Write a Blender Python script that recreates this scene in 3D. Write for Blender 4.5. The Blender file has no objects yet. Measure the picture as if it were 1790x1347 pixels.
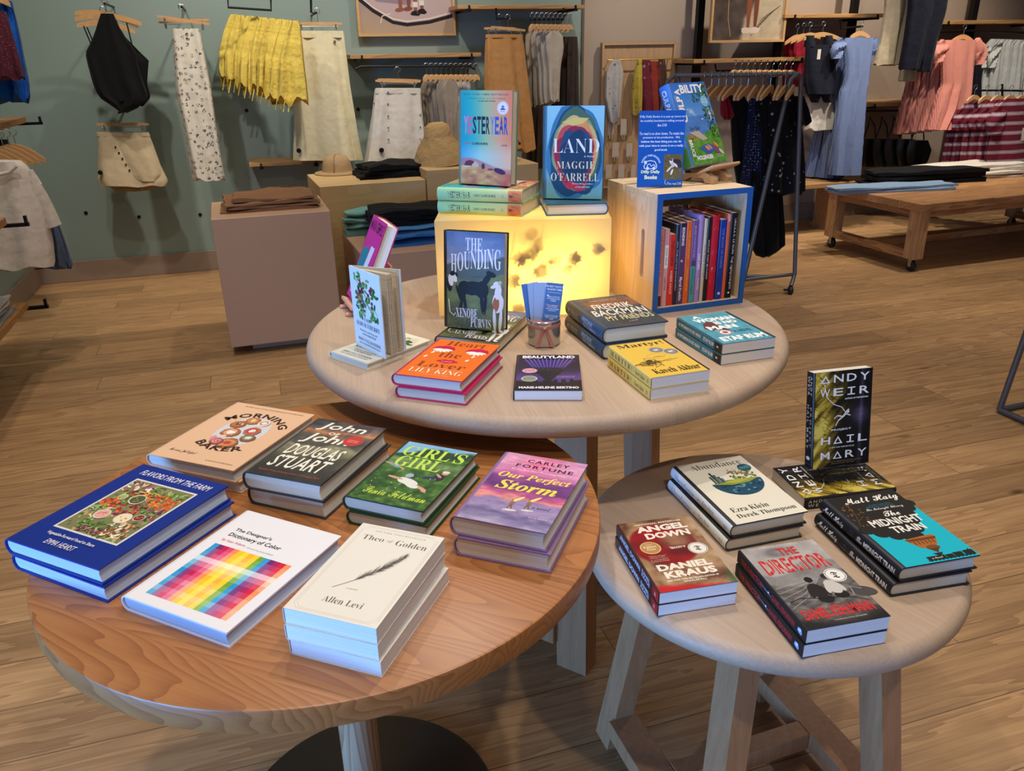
import bpy, math, random
import numpy as np
from mathutils import Vector, Matrix, Euler

SC = bpy.context.scene
COL = SC.collection
PI = math.pi
R = math.radians
rng = random.Random(7)

# ------------------------------------------------------------------ camera, world, lights, exposure
F_PX, PITCH, ROLL, EYE = 1393.6, R(22.658), R(-1.0467), 1.5
cam_d = bpy.data.cameras.new('camera')
cam_d.sensor_fit = 'HORIZONTAL'; cam_d.sensor_width = 36.0; cam_d.lens = 36.0 * F_PX / 1790.0
cam_d.clip_start = 0.05; cam_d.clip_end = 60
cam = bpy.data.objects.new('camera', cam_d); COL.objects.link(cam)
_c, _s = math.cos(PITCH), math.sin(PITCH)
_f = Vector((0, _c, -_s)); _u0 = Vector((0, _s, _c)); _r0 = Vector((1, 0, 0))
_R = _r0 * math.cos(ROLL) + _u0 * math.sin(ROLL)
_U = _u0 * math.cos(ROLL) - _r0 * math.sin(ROLL)
cam.matrix_world = Matrix(((_R.x, _U.x, -_f.x, 0), (_R.y, _U.y, -_f.y, 0), (_R.z, _U.z, -_f.z, EYE), (0, 0, 0, 1)))
SC.camera = cam
SC.view_settings.view_transform = 'Standard'; SC.view_settings.look = 'None'
SC.view_settings.gamma = 1.0; SC.view_settings.use_curve_mapping = False
SC.view_settings.exposure = 0.0
SC.cycles.max_bounces = 6; SC.cycles.diffuse_bounces = 3; SC.cycles.glossy_bounces = 3
SC.cycles.transmission_bounces = 6; SC.cycles.transparent_max_bounces = 8
SC.cycles.caustics_reflective = False; SC.cycles.caustics_refractive = False
SC.cycles.sample_clamp_indirect = 4.0; SC.cycles.use_denoising = True
w = bpy.data.worlds.new('world'); SC.world = w; w.use_nodes = True
w.node_tree.nodes['Background'].inputs[0].default_value = (0.55, 0.62, 0.8, 1)
w.node_tree.nodes['Background'].inputs[1].default_value = 0.25

A17 = R(17)
E1 = Vector((math.cos(A17), math.sin(A17), 0)); E2 = Vector((-math.sin(A17), math.cos(A17), 0))
ZUP = Vector((0, 0, 1))
def UVZ(u, v, z): return E1 * u + E2 * v + ZUP * z      # the shop's own axes: along the back wall, into it, up

def lamp_spot(name, loc, target, power, color, angle=70, blend=0.6, radius=0.05):
    d = bpy.data.lights.new(name, 'SPOT'); d.energy = power; d.color = color
    d.spot_size = R(angle); d.spot_blend = blend; d.shadow_soft_size = radius
    o = bpy.data.objects.new(name, d); COL.objects.link(o); o.location = loc
    o.rotation_euler = (Vector(target) - Vector(loc)).to_track_quat('-Z', 'Y').to_euler()
    return o
def lamp_area(name, loc, target, sx, sy, power, color):
    d = bpy.data.lights.new(name, 'AREA'); d.shape = 'RECTANGLE'; d.size = sx; d.size_y = sy
    d.energy = power; d.color = color
    o = bpy.data.objects.new(name, d); COL.objects.link(o); o.location = loc
    o.rotation_euler = (Vector(target) - Vector(loc)).to_track_quat('-Z', 'Y').to_euler()
    return o
WARM = (1.0, 0.915, 0.81)
_dl = lamp_area('daylight_from_shop_window', (-2.2, -0.75, 0.60), (0.05, 1.25, 0.74), 1.5, 0.8, 50, (0.15, 0.42, 1.0)); _dl.data.spread = R(110)
lamp_area('ceiling_glow', UVZ(1.2, 3.2, 3.35), UVZ(1.2, 3.2, 0), 6.5, 6.0, 34, (1.0, 0.94, 0.88))
CEIL = 3.4
for nm, loc, tgt, pw in (
    ('track_spot', (-0.55, 0.75, CEIL), (-0.4, 1.25, 0.8), 44),
    ('track_spot', (0.75, 0.9, CEIL), (0.45, 1.35, 0.7), 42),
    ('track_spot', (0.35, 2.3, CEIL), (0.15, 1.9, 0.9), 56),
    ('track_spot', (-0.5, 2.5, CEIL), (-0.1, 1.7, 0.9), 30),
    ('track_spot', (0.75, -0.5, CEIL), (0.3, 1.8, 1.0), 46),
    ('track_spot', UVZ(-0.8, 4.6, CEIL), UVZ(-0.8, 6.4, 1.0), 70),
    ('track_spot', UVZ(0.6, 4.7, CEIL), UVZ(0.5, 6.4, 1.2), 85),
    ('track_spot', UVZ(0.9, 4.4, CEIL), UVZ(0.6, 5.2, 0.8), 40),
    ('track_spot', UVZ(2.0, 4.8, CEIL), UVZ(1.9, 6.4, 1.1), 50),
    ('track_spot', UVZ(3.6, 4.9, CEIL), UVZ(3.7, 6.2, 1.2), 105),
    ('track_spot', UVZ(5.2, 4.9, CEIL), UVZ(5.3, 6.2, 1.2), 150),
    ('track_spot', UVZ(4.6, 4.2, CEIL), UVZ(4.9, 4.8, 0.5), 120),
    ('track_spot', UVZ(3.2, 2.6, CEIL), UVZ(2.9, 2.5, 0.0), 75),
    ('track_spot', UVZ(-0.9, 3.0, CEIL), UVZ(-0.9, 3.3, 0.0), 45),
    ('track_spot', UVZ(-0.6, 3.9, CEIL), UVZ(-1.35, 4.6, 1.0), 40),
):
    lamp_spot(nm, loc, tgt, pw * 1.55, WARM, 84, 0.75, 0.045)

# ------------------------------------------------------------------ placing: a pixel's ray meets a level, an upright line or a wall plane of the shop
def ray(px, py):
    X = (px - 895.0) / F_PX; Uy = (673.5 - py) / F_PX
    return (_f + _R * X + _U * Uy)
def S(px, py, h):
    d = ray(px, py); return Vector((0, 0, EYE)) + d * ((h - EYE) / d.z)
def V(px, py, base):
    d = ray(px, py); k = math.hypot(base[0], base[1]) / math.hypot(d.x, d.y)
    return Vector((0, 0, EYE)) + d * k
def WP(px, py, v):
    d = ray(px, py); return Vector((0, 0, EYE)) + d * (v / d.dot(E2))
def LP(px, py, u):
    d = ray(px, py); return Vector((0, 0, EYE)) + d * (u / d.dot(E1))

# ------------------------------------------------------------------ colours and materials
def lin(h):
    h = h.lstrip('#'); v = [int(h[i:i + 2], 16) / 255 for i in (0, 2, 4)]
    return tuple(x / 12.92 if x <= 0.04045 else ((x + 0.055) / 1.055) ** 2.4 for x in v)
def lin4(h): return lin(h) + (1.0,)
MATS = {}
def new_mat(name):
    m = bpy.data.materials.new(name); m.use_nodes = True
    nt = m.node_tree; return m, nt, nt.nodes['Principled BSDF']
def N(nt, typ, **kw):
    n = nt.nodes.new(typ)
    for k, v in kw.items():
        if k in n.inputs.keys() if hasattr(n.inputs, 'keys') else False: n.inputs[k].default_value = v
        else: setattr(n, k, v)
    return n
def L(nt, a, b): nt.links.new(a, b)
def plain(name, hexc, rough=0.5, metal=0.0, spec=0.5, coat=0.0):
    key = ('plain', name)
    if key in MATS: return MATS[key]
    m, nt, b = new_mat(name)
    nz = N(nt, 'ShaderNodeTexNoise'); nz.inputs['Scale'].default_value = 9.0
    mx = N(nt, 'ShaderNodeMix', data_type='RGBA')
    c = lin(hexc)
    mx.inputs[6].default_value = tuple(x * 0.93 for x in c) + (1,)
    mx.inputs[7].default_value = tuple(min(1, x * 1.06) for x in c) + (1,)
    tc = N(nt, 'ShaderNodeTexCoord'); L(nt, tc.outputs['Object'], nz.inputs['Vector'])
    L(nt, nz.outputs[0], mx.inputs[0]); L(nt, mx.outputs[2], b.inputs['Base Color'])
    b.inputs['Roughness'].default_value = rough; b.inputs['Metallic'].default_value = metal
    b.inputs['Specular IOR Level'].default_value = spec
    if coat: b.inputs['Coat Weight'].default_value = coat; b.inputs['Coat Roughness'].default_value = 0.15
    MATS[key] = m; return m
def cloth(name, hexc, hex2=None, kind='weave', scale=60.0, bump=0.25):
    key = ('cloth', name)
    if key in MATS: return MATS[key]
    m, nt, b = new_mat(name)
    tc = N(nt, 'ShaderNodeTexCoord')
    nz = N(nt, 'ShaderNodeTexNoise'); nz.inputs['Scale'].default_value = 35.0; nz.inputs['Detail'].default_value = 5
    L(nt, tc.outputs['Object'], nz.inputs['Vector'])
    c = lin(hexc); ramp = N(nt, 'ShaderNodeMix', data_type='RGBA')
    ramp.inputs[6].default_value = tuple(x * 0.86 for x in c) + (1,); ramp.inputs[7].default_value = tuple(min(1, x * 1.1) for x in c) + (1,)
    L(nt, nz.outputs[0], ramp.inputs[0]); out = ramp.outputs[2]
    if kind != 'weave':
        c2 = lin4(hex2); mk = None
        if kind in ('boats', 'flecks', 'floral', 'dots'):
            vo = N(nt, 'ShaderNodeTexVoronoi'); vo.inputs['Scale'].default_value = scale
            if kind == 'boats':
                mp = N(nt, 'ShaderNodeMapping'); mp.inputs['Scale'].default_value = (1, 1, 1.0)
                n2 = N(nt, 'ShaderNodeTexNoise'); n2.inputs['Scale'].default_value = 90
                ad = N(nt, 'ShaderNodeMix', data_type='RGBA'); ad.inputs[0].default_value = 0.012
                L(nt, tc.outputs['Object'], ad.inputs[6]); L(nt, n2.outputs[1], ad.inputs[7]); L(nt, ad.outputs[2], vo.inputs['Vector'])
            else: L(nt, tc.outputs['Object'], vo.inputs['Vector'])
            vo.inputs['Randomness'].default_value = 0.75 if kind != 'dots' else 0.35
            cr = N(nt, 'ShaderNodeValToRGB')
            lim = {'boats': 0.36, 'flecks': 0.22, 'floral': 0.26, 'dots': 0.2}[kind]
            cr.color_ramp.elements[0].position = lim - 0.03; cr.color_ramp.elements[0].color = (1, 1, 1, 1)
            cr.color_ramp.elements[1].position = lim + 0.03; cr.color_ramp.elements[1].color = (0, 0, 0, 1)
            L(nt, vo.outputs['Distance'], cr.inputs[0]); mk = cr.outputs[0]
            if kind == 'boats' or kind == 'floral':
                n3 = N(nt, 'ShaderNodeTexNoise'); n3.inputs['Scale'].default_value = 120 if kind == 'boats' else 12
                L(nt, tc.outputs['Object'], n3.inputs['Vector'])
                c3 = N(nt, 'ShaderNodeValToRGB'); c3.color_ramp.elements[0].position = 0.45 if kind == 'boats' else 0.5; c3.color_ramp.elements[1].position = 0.55 if kind == 'boats' else 0.56
                L(nt, n3.outputs[0], c3.inputs[0])
                mm = N(nt, 'ShaderNodeMath', operation='MULTIPLY'); L(nt, mk, mm.inputs[0]); L(nt, c3.outputs[0], mm.inputs[1]); mk = mm.outputs[0]
        elif kind in ('vstripe', 'hstripe'):
            wv = N(nt, 'ShaderNodeTexWave', wave_type='BANDS', bands_direction='Z' if kind == 'hstripe' else 'X')
            wv.inputs['Scale'].default_value = scale; wv.inputs['Distortion'].default_value = 0.4 if kind == 'vstripe' else 0.0
            L(nt, tc.outputs['Object'], wv.inputs['Vector'])
            cr = N(nt, 'ShaderNodeValToRGB')
            if kind == 'vstripe':
                cr.color_ramp.elements[0].position = 0.35; cr.color_ramp.elements[1].position = 0.75
            else:
                e = cr.color_ramp.elements; e[0].position = 0.0; e[0].color = (0, 0, 0, 1); e[1].position = 1.0; e[1].color = (1, 1, 1, 1)
                cr.color_ramp.interpolation = 'CONSTANT'; e[1].position = 0.72
                k = cr.color_ramp.elements.new(0.86); k.color = (0, 0, 0, 1); k2 = cr.color_ramp.elements.new(0.93); k2.color = (1, 1, 1, 1)
            L(nt, wv.outputs['Fac'], cr.inputs[0]); mk = cr.outputs[0]
        mx = N(nt, 'ShaderNodeMix', data_type='RGBA'); L(nt, mk, mx.inputs[0]); L(nt, out, mx.inputs[6]); mx.inputs[7].default_value = c2
        out = mx.outputs[2]
    L(nt, out, b.inputs['Base Color'])
    b.inputs['Roughness'].default_value = 0.85; b.inputs['Specular IOR Level'].default_value = 0.2
    b.inputs['Sheen Weight'].default_value = 0.03
    bp = N(nt, 'ShaderNodeBump'); bp.inputs['Strength'].default_value = min(1, bump * 1.5); bp.inputs['Distance'].default_value = 0.025
    n4 = N(nt, 'ShaderNodeTexNoise'); n4.inputs['Scale'].default_value = 11; n4.inputs['Detail'].default_value = 6
    L(nt, tc.outputs['Object'], n4.inputs['Vector']); L(nt, n4.outputs[0], bp.inputs['Height']); L(nt, bp.outputs[0], b.inputs['Normal'])
    MATS[key] = m; return m
def wood(name, light, dark, axis='X', board=0.0, ring=9.0, stretch=14.0, contrast=1.0, rough=0.5, rings=True, bump=0.05, coords='Object', tone=0.10, nr=16.0):
    """grain runs along axis; board > 0 glues boards of that width side by side"""
    key = ('wood', name)
    if key in MATS: return MATS[key]
    m, nt, b = new_mat(name)
    tc = N(nt, 'ShaderNodeTexCoord'); src = tc.outputs[coords]
    ax = 'XYZ'.index(axis); across = 1 if ax == 0 else 0
    sep = N(nt, 'ShaderNodeSeparateXYZ'); L(nt, src, sep.inputs[0])
    vec = src; rnd = None
    if board:
        dv = N(nt, 'ShaderNodeMath', operation='DIVIDE'); L(nt, sep.outputs[across], dv.inputs[0]); dv.inputs[1].default_value = board
        fl = N(nt, 'ShaderNodeMath', operation='FLOOR'); L(nt, dv.outputs[0], fl.inputs[0])
        wn = N(nt, 'ShaderNodeTexWhiteNoise', noise_dimensions='1D'); L(nt, fl.outputs[0], wn.inputs['W']); rnd = wn
        ad = N(nt, 'ShaderNodeVectorMath', operation='MULTIPLY_ADD'); L(nt, wn.outputs['Color'], ad.inputs[0]); ad.inputs[1].default_value = (3.1, 3.7, 2.9); L(nt, src, ad.inputs[2])
        vec = ad.outputs[0]
    mp = N(nt, 'ShaderNodeMapping'); sc = [ring] * 3; sc[ax] = ring / stretch; mp.inputs['Scale'].default_value = sc
    L(nt, vec, mp.inputs['Vector'])
    n1 = N(nt, 'ShaderNodeTexNoise'); n1.inputs['Scale'].default_value = 1.0; n1.inputs['Detail'].default_value = 3; n1.inputs['Roughness'].default_value = 0.45
    L(nt, mp.outputs[0], n1.inputs['Vector'])
    if rings:
        mu = N(nt, 'ShaderNodeMath', operation='MULTIPLY'); L(nt, n1.outputs[0], mu.inputs[0]); mu.inputs[1].default_value = nr
        fr = N(nt, 'ShaderNodeMath', operation='FRACT'); L(nt, mu.outputs[0], fr.inputs[0])
        pw_ = N(nt, 'ShaderNodeMath', operation='POWER'); L(nt, fr.outputs[0], pw_.inputs[0]); pw_.inputs[1].default_value = 1.8; val = pw_.outputs[0]
    else: val = n1.outputs[0]
    mp2 = N(nt, 'ShaderNodeMapping'); s2 = [260.0] * 3; s2[ax] = 6.0; mp2.inputs['Scale'].default_value = s2; L(nt, vec, mp2.inputs['Vector'])
    n2 = N(nt, 'ShaderNodeTexNoise'); n2.inputs['Scale'].default_value = 1.0; n2.inputs['Detail'].default_value = 2; L(nt, mp2.outputs[0], n2.inputs['Vector'])
    mixv = N(nt, 'ShaderNodeMath', operation='MULTIPLY_ADD'); L(nt, val, mixv.inputs[0]); mixv.inputs[1].default_value = 0.6
    m3 = N(nt, 'ShaderNodeMath', operation='MULTIPLY'); L(nt, n2.outputs[0], m3.inputs[0]); m3.inputs[1].default_value = 0.45; L(nt, m3.outputs[0], mixv.inputs[2])
    cr = N(nt, 'ShaderNodeValToRGB'); e = cr.color_ramp.elements
    lc, dc = lin(light), lin(dark)
    mid = tuple(a + (d_ - a) * contrast for a, d_ in zip(lc, dc))
    e[0].position = 0.15; e[0].color = lc + (1,); e[1].position = 0.85; e[1].color = mid + (1,)
    L(nt, mixv.outputs[0], cr.inputs[0]); out = cr.outputs[0]
    if board:
        hs = N(nt, 'ShaderNodeHueSaturation')
        mr = N(nt, 'ShaderNodeMapRange'); mr.inputs['To Min'].default_value = 1 - tone * 1.6; mr.inputs['To Max'].default_value = 1 + tone; L(nt, rnd.outputs['Value'], mr.inputs['Value'])
        L(nt, mr.outputs[0], hs.inputs['Value']); L(nt, out, hs.inputs['Color']); out = hs.outputs[0]
    L(nt, out, b.inputs['Base Color'])
    b.inputs['Roughness'].default_value = rough
    bp = N(nt, 'ShaderNodeBump'); bp.inputs['Strength'].default_value = bump; bp.inputs['Distance'].default_value = 0.002
    L(nt, mixv.outputs[0], bp.inputs['Height']); L(nt, bp.outputs[0], b.inputs['Normal'])
    MATS[key] = m; return m
def pages_mat(name, hexc='#ece6da', lines=900.0):
    key = ('pages', name)
    if key in MATS: return MATS[key]
    m, nt, b = new_mat(name); tc = N(nt, 'ShaderNodeTexCoord')
    mp = N(nt, 'ShaderNodeMapping'); mp.inputs['Scale'].default_value = (3, 3, lines); L(nt, tc.outputs['Object'], mp.inputs['Vector'])
    nz = N(nt, 'ShaderNodeTexNoise'); nz.inputs['Scale'].default_value = 1.0; nz.inputs['Detail'].default_value = 2; L(nt, mp.outputs[0], nz.inputs['Vector'])
    mx = N(nt, 'ShaderNodeMix', data_type='RGBA'); c = lin(hexc)
    mx.inputs[6].default_value = tuple(x * 0.78 for x in c) + (1,); mx.inputs[7].default_value = c + (1,)
    cr = N(nt, 'ShaderNodeValToRGB'); cr.color_ramp.elements[0].position = 0.25; cr.color_ramp.elements[1].position = 0.55
    L(nt, nz.outputs[0], cr.inputs[0]); L(nt, cr.outputs[0], mx.inputs[0]); L(nt, mx.outputs[2], b.inputs['Base Color'])
    b.inputs['Roughness'].default_value = 0.9; b.inputs['Specular IOR Level'].default_value = 0.15
    MATS[key] = m; return m
def print_mat(name='printed_ink', rough=0.38):
    key = ('print', name)
    if key in MATS: return MATS[key]
    m, nt, b = new_mat(name); at = N(nt, 'ShaderNodeAttribute'); at.attribute_name = 'Col'
    L(nt, at.outputs['Color'], b.inputs['Base Color']); b.inputs['Roughness'].default_value = rough + 0.14; b.inputs['Specular IOR Level'].default_value = 0.25
    MATS[key] = m; return m

# ------------------------------------------------------------------ mesh building
class MB:
    def __init__(s): s.v = []; s.f = []; s.mi = []
    def add(s, verts, faces, mi=0):
        o = len(s.v); s.v.extend([tuple(p) for p in verts]); s.f.extend([tuple(i + o for i in f) for f in faces]); s.mi.extend([mi] * len(faces)); return s
    def box(s, c, size, rot=None, bev=0.0, mi=0):
        x, y, z = (d / 2 for d in size); c = Vector(c)
        if bev <= 0:
            vs = [Vector((i * x, j * y, k * z)) for i in (-1, 1) for j in (-1, 1) for k in (-1, 1)]
            fs = [(0, 1, 3, 2), (4, 6, 7, 5), (0, 4, 5, 1), (2, 3, 7, 6), (0, 2, 6, 4), (1, 5, 7, 3)]
        else:
            vs = []; idx = {}
            for i in (-1, 1):
                for j in (-1, 1):
                    for k in (-1, 1):
                        for a in range(3):
                            p = [i * (x - bev), j * (y - bev), k * (z - bev)]; p[a] = (i * x, j * y, k * z)[a]
                            idx[(i, j, k, a)] = len(vs); vs.append(Vector(p))
            fs = []
            q = ((-1, -1), (1, -1), (1, 1), (-1, 1))
            for a in range(3):
                for sg in (-1, 1):
                    f = []
                    for m_, n_ in q:
                        t = [0, 0, 0]; t[a] = sg; t[(a + 1) % 3] = m_; t[(a + 2) % 3] = n_; f.append(idx[tuple(t) + (a,)])
                    fs.append(f if sg > 0 else f[::-1])
            for a in range(3):
                b_, c_ = (a + 1) % 3, (a + 2) % 3
                for m_ in (-1, 1):
                    for n_ in (-1, 1):
                        t0 = [0, 0, 0]; t0[a] = -1; t0[b_] = m_; t0[c_] = n_; t1 = list(t0); t1[a] = 1
                        f = [idx[tuple(t0) + (b_,)], idx[tuple(t1) + (b_,)], idx[tuple(t1) + (c_,)], idx[tuple(t0) + (c_,)]]
                        fs.append(f if m_ * n_ < 0 else f[::-1])
            for i in (-1, 1):
                for j in (-1, 1):
                    for k in (-1, 1):
                        f = [idx[(i, j, k, a)] for a in range(3)]; fs.append(f if i * j * k > 0 else f[::-1])
        if rot is not None:
            M = rot if isinstance(rot, Matrix) else Matrix.Rotation(rot, 3, 'Z'); vs = [M @ p for p in vs]
        return s.add([p + c for p in vs], fs, mi)
    def beam(s, p0, p1, wx, wy, up=(0, 0, 1), bev=0.002, mi=0, ext=0.0):
        p0, p1 = Vector(p0), Vector(p1); d = p1 - p0; ln = d.length; d.normalize(); up = Vector(up)
        if abs(d.dot(up)) > 0.98: up = Vector((0, 1, 0)) if abs(d.y) < 0.9 else Vector((1, 0, 0))
        x = up.cross(d).normalized(); y = d.cross(x)
        M = Matrix(((x.x, y.x, d.x), (x.y, y.y, d.y), (x.z, y.z, d.z)))
        return s.box((p0 + p1) / 2, (wx, wy, ln + 2 * ext), M, bev, mi)
    def tube(s, pts, r, n=10, cap=True, mi=0, closed=False, flat=1.0):
        pts = [Vector(p) for p in pts]; m = len(pts); rings = []
        prev = None
        for i, p in enumerate(pts):
            a = pts[(i - 1) % m] if (closed or i > 0) else p; b = pts[(i + 1) % m] if (closed or i < m - 1) else p
            d = (b - a).normalized() if (b - a).length > 1e-9 else Vector((0, 0, 1))
            if prev is None:
                up = Vector((0, 0, 1)) if abs(d.z) < 0.9 else Vector((1, 0, 0)); x = up.cross(d).normalized()
            else:
                x = (prev - d * prev.dot(d)); x = x.normalized() if x.length > 1e-6 else Vector((1, 0, 0))
            prev = x; y = d.cross(x); rr = r[i] if isinstance(r, (list, tuple)) else r
            rings.append([p + x * (math.cos(2 * PI * k / n) * rr) + y * (math.sin(2 * PI * k / n) * rr * flat) for k in range(n)])
        return s.loft(rings, cap, mi, closed)
    def loft(s, rings, cap=True, mi=0, closed=False):
        n = len(rings[0]); vs = [p for rg in rings for p in rg]; fs = []; m = len(rings)
        for i in range(m if closed else m - 1):
            j = (i + 1) % m
            for k in range(n):
                k2 = (k + 1) % n; fs.append((i * n + k, i * n + k2, j * n + k2, j * n + k))
        if cap and not closed: fs.append(tuple(range(n))[::-1]); fs.append(tuple((m - 1) * n + k for k in range(n)))
        return s.add(vs, fs, mi)
    def lathe(s, prof, c=(0, 0, 0), n=48, mi=0, sx=1.0, sy=1.0):
        c = Vector(c)
        return s.loft([[c + Vector((math.cos(2 * PI * k / n) * r * sx, math.sin(2 * PI * k / n) * r * sy, z)) for k in range(n)] for r, z in prof], True, mi)
    def prism(s, poly, z0, z1, mi=0):
        n = len(poly); vs = [Vector((x, y, z0)) for x, y in poly] + [Vector((x, y, z1)) for x, y in poly]
        fs = [tuple(range(n))[::-1], tuple(range(n, 2 * n))] + [(i, (i + 1) % n, n + (i + 1) % n, n + i) for i in range(n)]
        return s.add(vs, fs, mi)
    def ball(s, c, r, n=12, mi=0, sz=1.0):
        m = max(4, n // 2); c = Vector(c); rings = []
        for i in range(m + 1):
            th = PI * (0.02 + 0.96 * i / m); rings.append([c + Vector((math.sin(th) * math.cos(2 * PI * k / n) * r, math.sin(th) * math.sin(2 * PI * k / n) * r, -math.cos(th) * r * sz)) for k in range(n)])
        return s.loft(rings, True, mi)
    def xf(s, M):
        s.v = [tuple(M @ Vector(p)) for p in s.v]; return s
    def build(s, name, mats, parent=None, smooth=False, origin=None, sub=0):
        me = bpy.data.meshes.new(name)
        o_ = Vector(origin) if origin is not None else Vector((0, 0, 0))
        me.from_pydata([tuple(Vector(p) - o_) for p in s.v] if origin is not None else s.v, [], s.f)
        for m in (mats if isinstance(mats, (list, tuple)) else [mats]): me.materials.append(m)
        me.polygons.foreach_set('material_index', s.mi)
        if smooth:
            me.polygons.foreach_set('use_smooth', [True] * len(s.f))
            if smooth is not True: me.set_sharp_from_angle(angle=R(smooth))
        me.update()
        o = bpy.data.objects.new(name, me); COL.objects.link(o); o.location = o_
        if parent is not None: o.parent = parent
        if sub: sm = o.modifiers.new('sub', 'SUBSURF'); sm.levels = sub; sm.render_levels = sub
        return o

def tag(o, label=None, cat=None, group=None, kind=None):
    if label: o['label'] = label
    if cat: o['category'] = cat
    if group: o['group'] = group
    if kind: o['kind'] = kind
    return o
def empty(name, loc, rot=0.0, label=None, cat=None, group=None):
    o = bpy.data.objects.new(name, None); COL.objects.link(o); o.empty_display_size = 0.05
    if isinstance(rot, Matrix): o.matrix_world = Matrix.Translation(Vector(loc)) @ rot.to_4x4()
    else: o.location = loc; o.rotation_euler = (0, 0, rot)
    return tag(o, label, cat, group)
KIDS = {}
def copy_tree(o, loc=None, rot=None, label=None, group=None, parent=None):
    c = o.copy(); COL.objects.link(c)
    if parent is not None: c.parent = parent
    for ch in [x for x in COL.objects if x.parent == o]: copy_tree(ch, parent=c)
    if loc is not None: c.location = loc
    if rot is not None: c.rotation_euler = rot if hasattr(rot, '__len__') else (0, 0, rot)
    if label: c['label'] = label
    if group: c['group'] = group
    return c
ORD = 'first second third fourth fifth sixth seventh eighth ninth tenth eleventh twelfth thirteenth fourteenth fifteenth sixteenth seventeenth eighteenth nineteenth twentieth'.split()
# ------------------------------------------------------------------ the room
def floor_material():
    m, nt, b = new_mat('oak_floor_planks'); tc = N(nt, 'ShaderNodeTexCoord')
    sep = N(nt, 'ShaderNodeSeparateXYZ'); L(nt, tc.outputs['Object'], sep.inputs[0])
    def mth(op, a, bv=None, c=None):
        n = N(nt, 'ShaderNodeMath', operation=op)
        for i, x in enumerate((a, bv, c)):
            if x is None: continue
            if isinstance(x, (int, float)): n.inputs[i].default_value = x
            else: L(nt, x, n.inputs[i])
        return n.outputs[0]
    PW, PL = 0.185, 1.75
    ry = mth('DIVIDE', sep.outputs[1], PW); row = mth('FLOOR', ry)
    wn = N(nt, 'ShaderNodeTexWhiteNoise', noise_dimensions='1D'); L(nt, row, wn.inputs['W'])
    rx = mth('ADD', mth('DIVIDE', sep.outputs[0], PL), mth('MULTIPLY', wn.outputs['Value'], 7.0)); colm = mth('FLOOR', rx)
    wn2 = N(nt, 'ShaderNodeTexWhiteNoise', noise_dimensions='2D'); cv = N(nt, 'ShaderNodeCombineXYZ'); L(nt, row, cv.inputs[0]); L(nt, colm, cv.inputs[1]); L(nt, cv.outputs[0], wn2.inputs['Vector'])
    ad = N(nt, 'ShaderNodeVectorMath', operation='MULTIPLY_ADD'); L(nt, wn2.outputs['Color'], ad.inputs[0]); ad.inputs[1].default_value = (5, 7, 3); L(nt, tc.outputs['Object'], ad.inputs[2])
    mp = N(nt, 'ShaderNodeMapping'); mp.inputs['Scale'].default_value = (0.9, 9, 9); L(nt, ad.outputs[0], mp.inputs[0])
    n1 = N(nt, 'ShaderNodeTexNoise'); n1.inputs['Scale'].default_value = 1.0; n1.inputs['Detail'].default_value = 4; L(nt, mp.outputs[0], n1.inputs[0])
    ring = mth('FRACT', mth('MULTIPLY', n1.outputs[0], 9.0))
    mp2 = N(nt, 'ShaderNodeMapping'); mp2.inputs['Scale'].default_value = (5, 190, 190); L(nt, ad.outputs[0], mp2.inputs[0])
    n2 = N(nt, 'ShaderNodeTexNoise'); n2.inputs['Scale'].default_value = 1.0; n2.inputs['Detail'].default_value = 3; L(nt, mp2.outputs[0], n2.inputs[0])
    val = mth('ADD', mth('MULTIPLY', ring, 0.35), mth('MULTIPLY', n2.outputs[0], 0.65))
    cr = N(nt, 'ShaderNodeValToRGB'); e = cr.color_ramp.elements
    e[0].position = 0.2; e[0].color = lin4('#c09869'); e[1].position = 0.8; e[1].color = lin4('#916c48'); L(nt, val, cr.inputs[0])
    # knots
    vo = N(nt, 'ShaderNodeTexVoronoi'); vo.inputs['Scale'].default_value = 1.0; mp3 = N(nt, 'ShaderNodeMapping'); mp3.inputs['Scale'].default_value = (1.6, 4.2, 1); L(nt, ad.outputs[0], mp3.inputs[0]); L(nt, mp3.outputs[0], vo.inputs['Vector'])
    kn = N(nt, 'ShaderNodeMapRange'); kn.inputs['From Min'].default_value = 0.03; kn.inputs['From Max'].default_value = 0.09; L(nt, vo.outputs['Distance'], kn.inputs[0])
    mk = N(nt, 'ShaderNodeMix', data_type='RGBA'); L(nt, kn.outputs[0], mk.inputs[0]); mk.inputs[6].default_value = lin4('#4e3620'); L(nt, cr.outputs[0], mk.inputs[7])
    hs = N(nt, 'ShaderNodeHueSaturation'); L(nt, mth('ADD', 0.8, mth('MULTIPLY', wn2.outputs['Value'], 0.36)), hs.inputs['Value']); L(nt, mk.outputs[2], hs.inputs['Color'])
    def edge(x, wd):
        fr = mth('FRACT', x); d = mth('MINIMUM', fr, mth('SUBTRACT', 1.0, fr)); return mth('LESS_THAN', d, wd)
    gap = mth('MAXIMUM', edge(ry, 0.008), edge(rx, 0.0008))
    mg = N(nt, 'ShaderNodeMix', data_type='RGBA'); L(nt, mth('MULTIPLY', gap, 0.7), mg.inputs[0]); L(nt, hs.outputs[0], mg.inputs[6]); mg.inputs[7].default_value = lin4('#3a2817')
    L(nt, mg.outputs[2], b.inputs['Base Color']); b.inputs['Roughness'].default_value = 0.42; b.inputs['Specular IOR Level'].default_value = 0.35
    bp = N(nt, 'ShaderNodeBump'); bp.inputs['Strength'].default_value = 0.12; bp.inputs['Distance'].default_value = 0.002; L(nt, mth('SUBTRACT', val, gap), bp.inputs['Height']); L(nt, bp.outputs[0], b.inputs['Normal'])
    return m
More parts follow.
